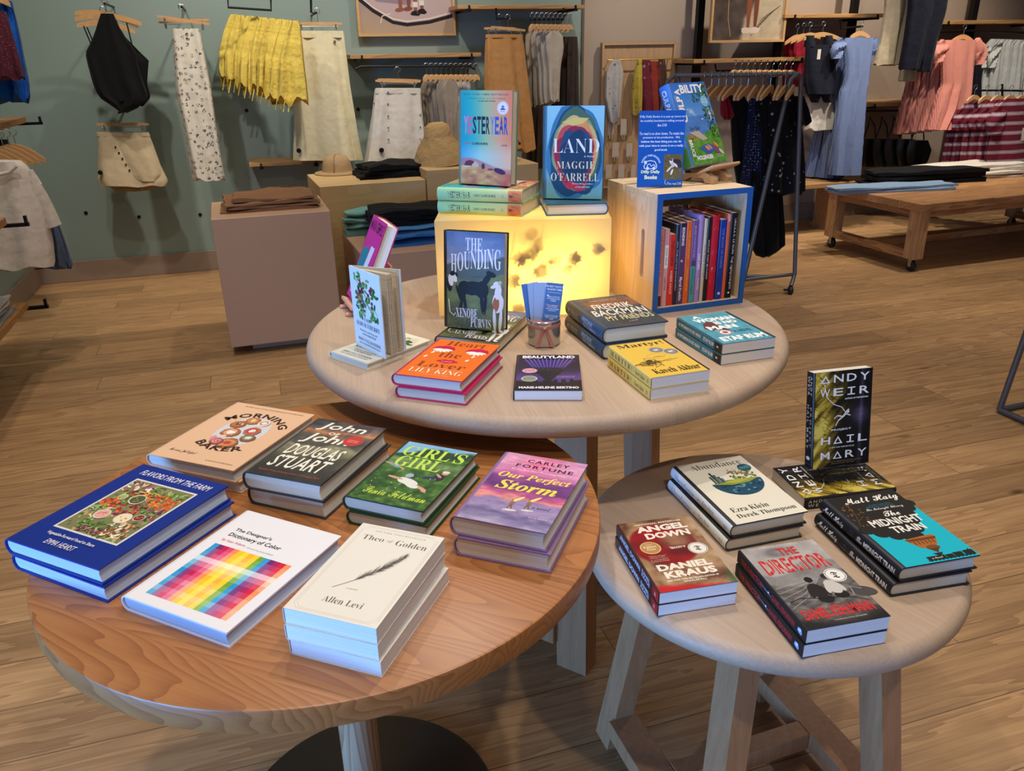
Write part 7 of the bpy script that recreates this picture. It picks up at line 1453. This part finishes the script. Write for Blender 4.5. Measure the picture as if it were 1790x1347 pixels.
# arms that carry the single hangers
for lb, x, y, v in (('black wall arm carrying the black halter tops', 182, 6, 6.0), ('black wall arm carrying the boat print skirt', 317, 12, 6.03), ('black wall arm carrying the sand wrap shorts', 208, 197, 6.12), ('black wall arm carrying the cream maxi skirt', 553, 22, 5.98)):
    q = WP(x, y, v); o = MB().beam(q - ZUP * .0, q + E2 * (WALLV - v - .002), .012, .012).build('clothes_rail', BLACK, None, origin=q); tag(o, lb, 'clothes rail', 'black wall arms')
q = WP(-6, -14, 5.25); o = MB().beam(q - E1 * .5, q + E1 * .12, .012, .012).build('clothes_rail', BLACK, None, origin=q); tag(o, 'black wall arm carrying the cobalt blue dress', 'clothes rail', 'black wall arms')
# ---- plinth goods
def on(px, py, z): return S(px, py, z)
z1 = .7435
for i in range(4): folded('folded_trousers', 'brown canvas trousers folded on the left plinth, %s from the bottom' % ORD[i], 'trousers', P1 + Matrix.Rotation(R(18.5), 3, 'Z') @ Vector((.315 + .01 * (i % 2), .27, z1 + .0175 * i)), R(18.5 + 2 * (i % 3) - 2), .50 - .02 * i, .30, 1, BPK, .013, 11 + i, 'brown folded trousers', .007 + .002 * i)
folded('folded_scarf', 'dark leopard print scarf folded behind the brown trousers', 'scarf', P1 + Matrix.Rotation(R(18.5), 3, 'Z') @ Vector((.37, .475, z1)), R(22), .26, .12, 3, C('leopard_silk', '#3a261c', '#8a6a3e', 'flecks', 60), .018, 16)
STRAW = C('straw_weave', '#a98a5c', '#8a6c40', 'hstripe', 30, .8)
hp = on(590, 303, .78)
t = empty('straw_hat', hp, 0, 'tan sun hat with a flat brim on the pale plinth', 'hat'); MB().lathe([(.001, .0), (.145, .0), (.15, .004), (.147, .009), (.10, .016), (.098, .02), (.095, .05), (.086, .085), (.066, .108), (.035, .118), (.001, .12)], n=44, sx=1.0, sy=.92).build('crown_and_brim', C('tan_felt', '#a88a64'), t, smooth=50); MB().tube([(.0, -.1, .012), (.0, -.098, .05), (.0, -.083, .085), (.0, -.055, .114), (0, 0, .1215), (0, .05, .113)], .003, 6).build('seam', C('tan_felt_seam', '#8a6e4c'), t)
for i in range(3): folded('folded_trousers', 'black folded trousers on the pale plinth, %s from the bottom' % ORD[i], 'trousers', P2 + Matrix.Rotation(A20, 3, 'Z') @ Vector((.47 + .01 * i, .29, .7805 + .026 * i)), A20 + R(4 * i), .40 - .03 * i, .30, 1, BLK, .024, 30 + i, 'black folded trousers on the pale plinth', .012)
for i in range(2): folded('folded_jeans', ('bright blue' , 'faded blue')[i] + ' jeans folded on the low plinth', 'jeans', PLOW + Matrix.Rotation(A20, 3, 'Z') @ Vector((.44, .32, .5005 + .055 * i)), A20 + R(2 * i), .56, .40, 2, (JEANB, C('mid_denim', '#4a7fae'))[i], .024, 40 + i, 'blue folded jeans', .006)
for i in range(3): folded('folded_trousers', 'black trousers folded on the blue jeans, %s from the bottom' % ORD[i], 'trousers', PLOW + Matrix.Rotation(A20, 3, 'Z') @ Vector((.36 + .01 * i, .34, .6135 + .024 * i)), A20 - R(4 * i), .50, .36, 1, BLK, .022, 50 + i, 'black folded trousers on the jeans', .012)
folded('folded_shirt', 'pale teal top folded at the back of the low plinth', 'top', PLOW + Matrix.Rotation(A20, 3, 'Z') @ Vector((.17, .585, .5005)), A20, .32, .12, 4, C('pale_teal_jersey', '#6fa09a'), .03, 61)
# plinth with the woven hat, hidden behind the light box
P3 = P2 + Matrix.Rotation(A20, 3, 'Z') @ Vector((.66, -.01, 0))
plinth(P3, (.75, .58, .835), A20, 'pale plywood plinth behind the light box carrying two woven straw hats', W_PLYL, toe=0)
for i, (lx, ly, rot_, sc_h, lb) in enumerate(((.17, .27, (2, -4, 10), 1.0, 'woven straw hat left of the standing sunset book'), (.53, .22, (-6, -22, 40), .8, 'woven straw hat with a dark cord, right of the standing sunset book'))):
    hp = P3 + Matrix.Rotation(A20, 3, 'Z') @ Vector((lx, ly, .836 + (.005 if i == 0 else .075)))
    t = empty('straw_hat', hp, 0, lb, 'hat', 'woven straw hats'); t.rotation_euler = [R(q_) for q_ in rot_]; t.scale = (sc_h,) * 3
    MB().lathe([(.001, .245), (.05, .243), (.075, .225), (.085, .17), (.092, .15), (.13, .10), (.185, .0), (.189, .003), (.136, .112), (.098, .16), (.09, .175), (.08, .23), (.05, .251), (.001, .254)], n=56).build('woven_body', STRAW, t, smooth=50)
    if i: MB().tube([(.17, -.05, .05), (.2, -.06, .0), (.21, -.06, -.05)], .003, 6).build('cord', BLACK, t); MB().ball((.21, -.06, -.055), .012, 10).build('cord_bead', BLACK, t)
# ------------------------------------------------------------------ right half of the shop: posts, shelves, rails and their clothes
def post(px, py, v, label):
    p = WP(px, py, v); o = MB().box((0, 0, 1.7), (.055, .05, 3.38)).build('shelving_post', BLACK, None); o.location = (p.x, p.y, .01); o.rotation_euler = (0, 0, A17); tag(o, label, 'post', 'black shelving posts'); MB().box((0, 0, .004), (.13, .13, .008)).build('foot_plate', BLACK, o); return o
post(1222, 50, 6.25, 'black post left of the beach picture'); post(1358, 90, 6.25, 'black post behind the right half of the beach picture'); post(1491, 30, 6.25, 'black post behind the striped blue dresses'); post(1700, 30, 6.25, 'black post behind the white blouses')
def art_beach(a):
    a.raster(lambda X, Y: mixc(mixc(hx('#3a302a'), hx('#6b5c50'), vnoise(X, Y, 9, 4, 4)), mixc(hx('#a8957a'), hx('#c9b795'), vnoise(X, Y, 14, 6)), sstep(.45, .55, X + .25 * (vnoise(X, Y, 4, 8) - .5) - .25 * (Y - .4))), nx=40, ny=40)
    for i in range(7): a.line([(.55 + .04 * i, .05 + .05 * i), (.7 + .04 * i, .3 + .03 * i), (.9, .45)], .008, '#5a4a3e')
    for x, y, c in ((.5, .1, '#8a4f38'), (.6, .12, '#7a4430')): leg_pic(a, x, y, 1.2, c, None, '#c9a58c')
    a.line([(.2, .9), (.22, .3), (.27, .05)], .008, '#b58a6a')
    for x in (.48, .6): a.ell(x, .13, .08, .035, '#d8c4b0', 10, 14, .3, 3)
framed('maple framed picture of sandalled feet on a sandy beach', 1240, -40, 1370, 75, 6.02, art_beach, .55)
shelf('oak shelf directly below the beach picture', (1213, 108), (1413, 109), 6.0, .03); shelf('oak shelf above the navy waistcoat', (1372, 31), (1545, 31), 6.0, .03); shelf('oak shelf at the upper right corner', (1642, 39), (1850, 44), 6.0, .03); shelf('oak shelf above the black bags', (1513, 185), (1634, 184), 6.0, .03)
rail_px('clothes_rail', 'black rail below the shelf under the beach picture', [(1250, 112), (1252, 124), (1380, 122), (1382, 112)], 6.05); rail_px('clothes_rail', 'black rail above the navy waistcoat', [(1398, 33), (1400, 48), (1440, 45)], 5.95); rail_px('clothes_rail', 'black rail above the striped blue dresses', [(1469, 33), (1470, 50), (1508, 46)], 5.95); rail_px('clothes_rail', 'black rail above the pink dresses', [(1637, 40), (1638, 56), (1722, 53)], 5.95); rail_px('clothes_rail', 'black rail above the white blouses', [(1730, 55), (1790, 57), (1850, 60)], 5.9)
rail_px('clothes_rail', 'black rail above the burgundy striped tees', [(1708, 158), (1752, 158), (1752, 147), (1752, 170), (1752, 158), (1860, 160)], 5.45)
P = plane(6.0)
for i in range(10): hanger(P, E1 * .8 + NB * .6, 1276 + 11 * i, 131, 1290 + 11 * i, 129, 'small wooden hanger on the rail under the beach picture', 'hangers on the rail under the beach picture', 22, drop=.02, thick=.02)
for i in range(3): garment('red_dress', 'dark red dress, %s from the left beside the navy waistcoat' % ORD[i], 'dress', [(64, 1372 + 9 * i, 1386 + 9 * i), (80, 1370 + 9 * i, 1390 + 9 * i), (150, 1369 + 9 * i, 1392 + 9 * i)], 6.22 - .05 * i, RED, .042, (5, .008), 100 + i, 'dark red dresses', n=10, K=24)
for i in range(3): hanger(plane(5.98), NB, 1372 + 8 * i, 76 - 2 * i, 1412 + 8 * i, 68 - i, 'wooden hanger above the dark red dresses, %s from the left' % ORD[i], 'hangers above the dark red dresses', 24, off=.02 * i)
P = plane(5.9)
hanger(P, NB, 1405, 68, 1468, 68, 'wooden hanger carrying the navy waistcoat', None, 24)
garment('waistcoat', 'navy waistcoat with a white tag and a pointed hem', 'waistcoat', [(78, 1409, 1456), (110, 1408, 1459), (140, 1407, 1460), (164, 1411, 1457)], 5.88, NAVY, .1, (4, .006), 110, sag=0)
wo = bpy.data.objects['waistcoat']
for x0, x1 in ((1407, 1424), (1440, 1456)): part('shoulder', drape_mb([(62, x0 + 2, x1 - 2), (82, x0, x1)], P, NB, .09, (3, .002), 1, 4, 20, .05)[0], NAVY, wo)
for x0, x1, xm in ((1411, 1436, 1424), (1434, 1457, 1446)): part('hem_point', drape_mb([(160, x0, x1), (179, xm - 3, xm + 3)], P, NB, .09, (3, .001), 2, 4, 20, .1)[0], NAVY, wo)
o = [x for x in bpy.data.objects if x.name.startswith('waistcoat')][-1]; q = WP(1427, 95, 5.88); part('price_tag', MB().box(front_hit(o, q, NB), (.03, .004, .075), Matrix.Rotation(A17, 3, 'Z')), plain('white_tag', '#cfc6b8', .6), o)
garment('white_shorts', 'white shorts hanging below the navy waistcoat', 'shorts', [(172, 1414, 1455), (190, 1411, 1459), (215, 1408, 1463), (226, 1407, 1464)], 5.95, WHT, .1, (4, .01), 111)
def stripe_dress(rows, v, mat, label, group, seed, sl=(), depth=.13, hang=None):
    bod = garment('striped_dress', label, 'dress', rows, v, mat, depth, (8, .012), seed, group, sleeves=sl, sag=.05); return bod
hanger(plane(5.82), NB, 1486, 66, 1520, 66, 'wooden hanger carrying the front striped blue dress', None, 24)
stripe_dress([(66, 1478, 1526), (75, 1472, 1528), (110, 1476, 1522), (150, 1474, 1516), (158, 1468, 1514), (230, 1456, 1508), (305, 1448, 1502)], 5.8, BLUED, 'striped blue smocked dress hanging in front', 'striped blue dresses', 112, (((1526, 72, 8), (1533, 84, 10), (1530, 100, 9)), ((1474, 72, 8), (1463, 86, 10), (1462, 102, 9))))
stripe_dress([(70, 1464, 1500), (110, 1462, 1490), (158, 1456, 1488), (230, 1444, 1480), (310, 1432, 1470)], 5.95, BLUED, 'striped blue smocked dress second in the row', 'striped blue dresses', 113, (((1466, 76, 7), (1460, 90, 8), (1460, 102, 7)),)); stripe_dress([(72, 1456, 1490), (158, 1450, 1480), (230, 1426, 1466), (308, 1408, 1452)], 6.05, BLUED, 'striped blue smocked dress at the back of the row', 'striped blue dresses', 114)
trousers('khaki_trousers', 'pale khaki trousers hanging high at the right', [[(-60, 1552, 1600), (20, 1548, 1584), (70, 1540, 1572), (113, 1528, 1566)], [(-60, 1575, 1615), (20, 1570, 1600), (70, 1560, 1585), (112, 1552, 1580)]], 5.75, KHA, .09, 115)
trousers('navy_trousers', 'dark navy trousers hanging high beside the khaki pair', [[(-60, 1592, 1640), (20, 1588, 1630), (70, 1582, 1618), (121, 1574, 1604)], [(-60, 1622, 1665), (20, 1618, 1652), (70, 1612, 1636), (124, 1606, 1624)]], 5.6, DKN, .1, 116)
garment('khaki_trousers', 'khaki trouser cuffs showing below the dark navy trousers', 'trousers', [(100, 1577, 1604), (122, 1574, 1604), (141, 1572, 1602)], 5.72, KHA, .08, (4, .006), 117)
# bags
for i in range(5):
    x = 1503 + 21 * i; v = 6.16 - .07 * i; Pb = plane(v)
    o = garment('tote_bag', 'black leather tote hanging under the oak shelf, %s from the left' % ORD[i], 'bag', [(243, x + 2, x + 32), (262, x, x + 37), (280, x + 2, x + 34), (290, x + 5, x + 29)] if i < 4 else [(245, x + 2, x + 34), (262, x - 2, x + 40), (280, x - 2, x + 34), (290, x + 2, x + 27)], v, plain('black_leather', '#0e0d0e', .4), .062, (4, .004), 120 + i, 'black totes', n=12, K=28, d0=.07)
    a_, b_, c_ = Pb(x + 6, 244), Pb(x + 17, 204), Pb(x + 28, 244); part('handle', MB().tube([a_, a_.lerp(c_, .25) + ZUP * (c_.z * 0 + .12), b_, a_.lerp(c_, .75) + ZUP * .12, c_], .006, 6), plain('black_leather', '#0e0d0e', .4), o)
rail_px('clothes_rail', 'black hook rail carrying the black totes', [(1510, 194), (1612, 193)], 6.02)
# pink dresses
hanger(plane(5.65), NB, 1664, 72, 1700, 72, 'wooden hanger carrying the front pink dress', None, 24)
stripe_dress([(70, 1652, 1706), (80, 1648, 1708), (110, 1647, 1702), (150, 1647, 1697), (155, 1643, 1697), (190, 1632, 1690), (226, 1622, 1660)], 5.62, PINKD, 'pink smocked dress with puff sleeves hanging in front', 'pink smocked dresses', 130, (((1704, 74, 8), (1714, 88, 10), (1712, 112, 8)), ((1652, 76, 9), (1640, 92, 11), (1640, 108, 9))), .15)
for i in range(4):
    x = 14 * (i + 1); stripe_dress([(72, 1650 - x, 1680 - x), (110, 1646 - x, 1672 - x), (153, 1640 - x, 1668 - x), (190, 1630 - x, 1660 - x), (228 + 2 * i, 1620 - x, 1655 - x)], 5.74 + .07 * i, PINKD, 'pink smocked dress %s in the row behind the front one' % ORD[i + 1], 'pink smocked dresses', 131 + i, (((1652 - x, 80, 6), (1644 - x, 92, 8), (1644 - x, 106, 7)),) if i < 2 else (), .055)
for i in range(7):
    x = 1718 + 15 * i; garment('white_blouse', 'white gauze blouse, %s from the left at the right edge' % ORD[i], 'blouse', [(68 + .5 * i, x + 14, x + 30), (76, x + 6, x + 36), (105, x + 2, x + 34), (150, x - 4, x + 30), (172, x - 6, x + 28)], 6.02 - .05 * i, OWH, .042, (5, .009), 140 + i, 'white gauze blouses', n=14, K=28, sleeves=(((x + 10, 82, 6), (x + 2, 100, 7), (x, 118, 6)),) if i < 2 else ())
garment('navy_trousers', 'dark slim trousers hanging between the pink dresses and white blouses', 'trousers', [(66, 1702, 1714), (120, 1700, 1714), (172, 1698, 1712)], 5.9, DKN, .07, (3, .005), 150)
# striped tees
for i in range(6):
    x = 1652 + 15 * i; v = 5.60 - .055 * i; y0 = 178 - .8 * i
    garment('striped_tee', 'burgundy striped tee, %s from the left on the low rail' % ORD[i], 'tee', [(y0, x + 24, x + 44), (y0 + 8, x + 14, x + 56), (y0 + 30, x + 8, x + 54), (y0 + 70, x, x + 50), (y0 + 115, x - 6, x + 46), (y0 + 128, x - 8, x + 44)], v, STR, .052, (5, .010), 160 + i, 'burgundy striped tees', n=18, K=30, sleeves=(((x + 16, y0 + 16, 8), (x + 10, y0 + 32, 11), (x + 6, y0 + 50, 10)),))
garment('striped_tee', 'burgundy striped tee facing front at the right edge with a white tag', 'tee', [(172, 1760, 1800), (182, 1745, 1820), (215, 1736, 1820), (260, 1728, 1820), (306, 1724, 1820)], 5.27, STR, .06, (4, .008), 170, 'burgundy striped tees', sleeves=(((1750, 190, 10), (1740, 210, 13), (1738, 232, 12)),))
o = [x for x in bpy.data.objects if x.name.startswith('striped_tee')][-1]; o = bpy.data.objects['striped_tee.006']; q = WP(1787, 234, 5.27); part('price_tag', MB().box(front_hit(o, q, NB), (.06, .004, .1), Matrix.Rotation(A17, 3, 'Z')), plain('white_tag', '#cfc6b8', .6), o)
for i in range(6): hanger(plane(5.45), E1 * .6 + NB * .8, 1690 + 16 * i, 178, 1712 + 16 * i, 174, 'wooden hanger in the row above the burgundy striped tees', 'hangers above the striped tees', 24, drop=.03, off=.02 * i)
# ---- low wooden table on casters
TA = R(19.5); T0 = S(1592, 470, 0.03); T0.z = 0; TL, TD, TH = 2.05, .93, .487
t = empty('low_table', T0, TA, 'low reclaimed fir table on casters with folded trousers on top', 'table')
MB().box((TL / 2, TD / 2, TH - .028), (TL + .02, TD + .02, .056), bev=.004).build('tabletop', W_BENCH, t)
for x in (.05, TL - .05):
    for y in (.05, TD - .05):
        MB().box((x, y, .262), (.095, .095, .34), bev=.003).build('leg', W_BENCHZ, t)
        o = MB().lathe([(.001, -.014), (.034, -.014), (.038, -.01), (.038, .01), (.034, .014), (.001, .014)], n=24).xf(Matrix.Translation((x, y, .038)) @ Matrix.Rotation(PI / 2, 4, 'Y')).build('caster', RUBBER, t, smooth=40); MB().box((x - .018, y, .062), (.005, .03, .06)).box((x + .018, y, .062), (.005, .03, .06)).box((x, y, .089), (.06, .06, .006)).build('fork', STEEL, o)
for x in (.05, TL - .05): MB().box((x, TD / 2, .115), (.07, TD - .19, .05)).build('stretcher', wood('reclaimed_fir_cross', '#b07d4c', '#7d5230', 'Y', ring=7, stretch=12, rough=.55), t); MB().box((x, TD / 2, .407), (.05, TD - .19, .045)).build('apron', wood('reclaimed_fir_cross', '#b07d4c', '#7d5230', 'Y', ring=7, stretch=12, rough=.55), t)
for y in (.05, TD - .05): MB().box((TL / 2, y, .407), (TL - .19, .05, .045)).build('apron', W_BENCH, t)
MB().box((TL / 2, TD / 2, .115), (TL - .17, .07, .05)).build('stretcher', W_BENCH, t)
def table_pile(name, lab, cat, px, n, mats, sx, sy, seed, group, ang=0, t_=.02, wob=.006):
    p = S(px[0], px[1], TH + .002)
    for i in range(n): folded(name, lab % ORD[i] if '%' in lab else lab, cat, p + ZUP * (t_ * 1.15 * i), TA + R(ang + 2 * (i % 2)), sx, sy, 1, mats, t_, seed + i, group, wob)
table_pile('folded_jeans', 'light blue jeans folded on the low table, %s from the bottom', 'jeans', (1556, 332), 2, JEAN, .95, .20, 200, 'light blue folded jeans', -13, .022)
table_pile('folded_trousers', 'black trousers folded lengthwise on the low table, %s from the bottom', 'trousers', (1612, 318), 3, BLK, 1.0, .24, 210, 'black folded trousers on the low table', -9, .034, .012)
table_pile('folded_trousers', 'white trousers folded on the low table, %s from the bottom', 'trousers', (1690, 309), 4, WHP, .9, .24, 220, 'white folded trousers on the low table', -8, .024, .008)
bn = S(1405, 330, .44)
t = empty('wall_bench', UVZ(4.05, 5.75, 0), A17, 'small oak bench near the wall behind the low table', 'bench'); MB().box((.35, .18, .42), (.9, .36, .04), bev=.003).build('seat', W_SHELF, t)
for x in (.0, .7): MB().box((x, .18, .2), (.05, .3, .40)).build('leg', W_SHELF, t)
for i in range(2): folded('folded_towel', 'white folded cloth on the small wall bench, %s from the bottom' % ORD[i], 'towel', UVZ(4.2, 5.9, .4405 + .03 * i), A17, .3, .24, 1, WHP, .026, 230 + i, 'white folded cloths on the bench')
# ---- rolling garment rack
foot = S(1381, 514, .0); foot.z = 0; topR = V(1402, 129, foot)
BR = S(1389, 479, .12); BLf = S(1300, 489, .12); axr = (BR - BLf).normalized(); RL = .72
t = empty('rolling_rack', foot, 0, 'grey tubular rolling rack of black floral dresses, behind the crate', 'clothes rack')
def loc(p): return Vector(p) - foot
topL = topR - axr * .055; topz = topR.z
pr = [Vector((foot.x, foot.y, .055)), Vector((BR.x, BR.y, .12)), topR - ZUP * .06, topR - axr * .004 - ZUP * .02, topR - axr * .03, topL - axr * .02 - ZUP * .03, topL - axr * .03 - ZUP * .07, Vector((BLf.x, BLf.y, .12)), Vector((BLf.x, BLf.y, .055)) - axr * .02]
MB().tube([loc(p) for p in pr], .0135, 12).build('end_frame', GREYM, t, smooth=40)
rdir = (-E1 * .88 + E2 * .47).normalized(); rp = (topR + topL) / 2
off = rdir * RL
MB().tube([loc(p + off) for p in pr], .0135, 12).build('end_frame', GREYM, t, smooth=40)
MB().tube([loc(rp + E1 * .02), loc(rp + off)], .012, 12).build('top_rail', GREYM, t, smooth=40)
MB().tube([loc(BR), loc(BLf)], .0115, 10).build('base_bar', GREYM, t, smooth=40); MB().tube([loc((BR + BLf) / 2), loc((BR + BLf) / 2 + off)], .0115, 10).build('base_bar', GREYM, t, smooth=40)
for p in (foot, Vector((BLf.x, BLf.y, 0)) - axr * .02, foot + off, Vector((BLf.x, BLf.y, 0)) - axr * .02 + off):
    o = MB().lathe([(.001, -.012), (.024, -.012), (.027, -.008), (.027, .008), (.024, .012), (.001, .012)], n=22).xf(Matrix.Translation(loc(Vector((p.x, p.y, .027)))) @ Matrix.Rotation(PI / 2, 4, 'Y')).build('caster', RUBBER, t, smooth=40); MB().box(loc(Vector((p.x - .03, p.y, .03))), (.03, .012, .012)).build('brake_pedal', RUBBER, o)
proto = None; Mr = E1
face = (E1 * .8 + NB * .6).normalized(); along = Vector((-face.y, face.x, 0))
for i in range(13):
    p = rp + rdir * (.025 + .043 * i); c = p - ZUP * .075
    if proto is None:
        mb = MB(); rings = []
        for k in range(13):
            u_ = k / 6 - 1; z = .05 * (1 - abs(u_) ** 1.7) - .05; hw = .02 * (1 - .4 * abs(u_) ** 3); q = Vector((u_ * .21, .02 * (u_ * u_ - .3), z)); rings.append([q + Vector((0, .007, hw * .8)), q + Vector((0, -.007, hw * .8)), q + Vector((0, -.007, -hw)), q + Vector((0, .007, -hw))])
        mb.loft(rings); proto = mb.build('clothes_hanger', W_HANG, None, smooth=30); part('hook', MB().tube([(0, 0, .012), (0, 0, .055)] + [(math.cos(a_) * .018, 0, .075 + math.sin(a_) * .018) for a_ in [R(d) for d in (-60, -20, 20, 60, 100, 140, 180, 205)]], .0022, 6), STEEL, proto); tag(proto, 'wooden hanger in the packed row on the rolling rack', 'hanger', 'hangers on the rolling rack'); o = proto
    else: o = copy_tree(proto)
    o.location = c; o.rotation_euler = (0, 0, math.atan2(along.y, along.x) + R(rng.uniform(-7, 7)))
for i in range(22): tag(MB().tube([rp + rdir * (.03 + .03 * i) + Vector((0, .0, .002)) + (along * (math.cos(a_) * .019) + ZUP * (math.sin(a_) * .019 + .0)) for a_ in [R(d) for d in range(-150, 150, 30)]] + [rp + rdir * (.03 + .03 * i) - ZUP * .075], .0018, 5).build('spare_hook', STEEL, None, smooth=40), 'bare wire hook in the dense row along the top rail of the rolling rack', 'hook', 'wire hooks on the rolling rack') if i < 18 else None
vR = rp.dot(E2)
DR = (('red blouse at the far left of the rolling rack', RED, [(166, 1262, 1278), (190, 1264, 1284), (205, 1266, 1280)], .2), ('plain black dress on the rolling rack beside the red blouse', BLK, [(168, 1274, 1300), (200, 1278, 1318), (280, 1284, 1326), (330, 1292, 1332)], .12), ('navy dotted chiffon dress on the rolling rack', DOT, [(172, 1312, 1330), (200, 1308, 1334), (260, 1304, 1332), (330, 1298, 1330)], .04), ('black floral dress left of the dotted one on the rolling rack', FLO, [(168, 1322, 1346), (200, 1322, 1362), (260, 1328, 1366), (335, 1322, 1372)], -.02), ('black floral dress at the front end of the rolling rack', FLO, [(162, 1352, 1384), (180, 1346, 1396), (240, 1348, 1400), (300, 1346, 1402), (336, 1344, 1400)], -.12), ('long black garment reaching low under the rolling rack', BLK, [(300, 1312, 1362), (350, 1313, 1366), (400, 1312, 1367), (432, 1314, 1366), (444, 1322, 1345)], .06), ('black top at the right end of the rolling rack', BLK, [(168, 1386, 1404), (190, 1380, 1410), (216, 1384, 1411)], -.06))
for i, (lb, m, rows, dv) in enumerate(DR): garment('chiffon_dress' if 'dress' in lb else 'hanging_garment', lb, 'dress' if 'dress' in lb else 'garment', rows, vR + .10 + (1402 - (rows[0][1] + rows[0][2]) / 2) / 140 * .30, m, .11, (6, .014), 180 + i, 'clothes on the rolling rack', d0=.06)
# ---- rack corner at the right edge
f0 = S(1747, 716, .013); a1_ = S(1790, 735, .013); b1_ = S(1790, 707, .013); up1 = V(1792, 540, f0 + E1 * .0)
f0.z = a1_.z = b1_.z = .013
d1, d2 = (a1_ - f0).normalized(), (b1_ - f0).normalized(); dd = (d1 + d2).normalized()
tp = f0 + dd * .12 + ZUP * 1.45; t = empty('garment_rack', Vector((f0.x, f0.y, 0)), 0, 'dark steel rack frame corner at the right edge', 'clothes rack'); g = Vector((f0.x, f0.y, 0))
MB().tube([f0 - g, tp - g], .013, 12).build('upright', GREYM, t, smooth=40); MB().tube([f0 - g, f0 + d1 * .7 - g], .013, 12).build('floor_bar', GREYM, t, smooth=40); MB().tube([f0 - g, f0 + d2 * .7 - g], .013, 12).build('floor_bar', GREYM, t, smooth=40)
bpy.data.objects.remove(TXT)
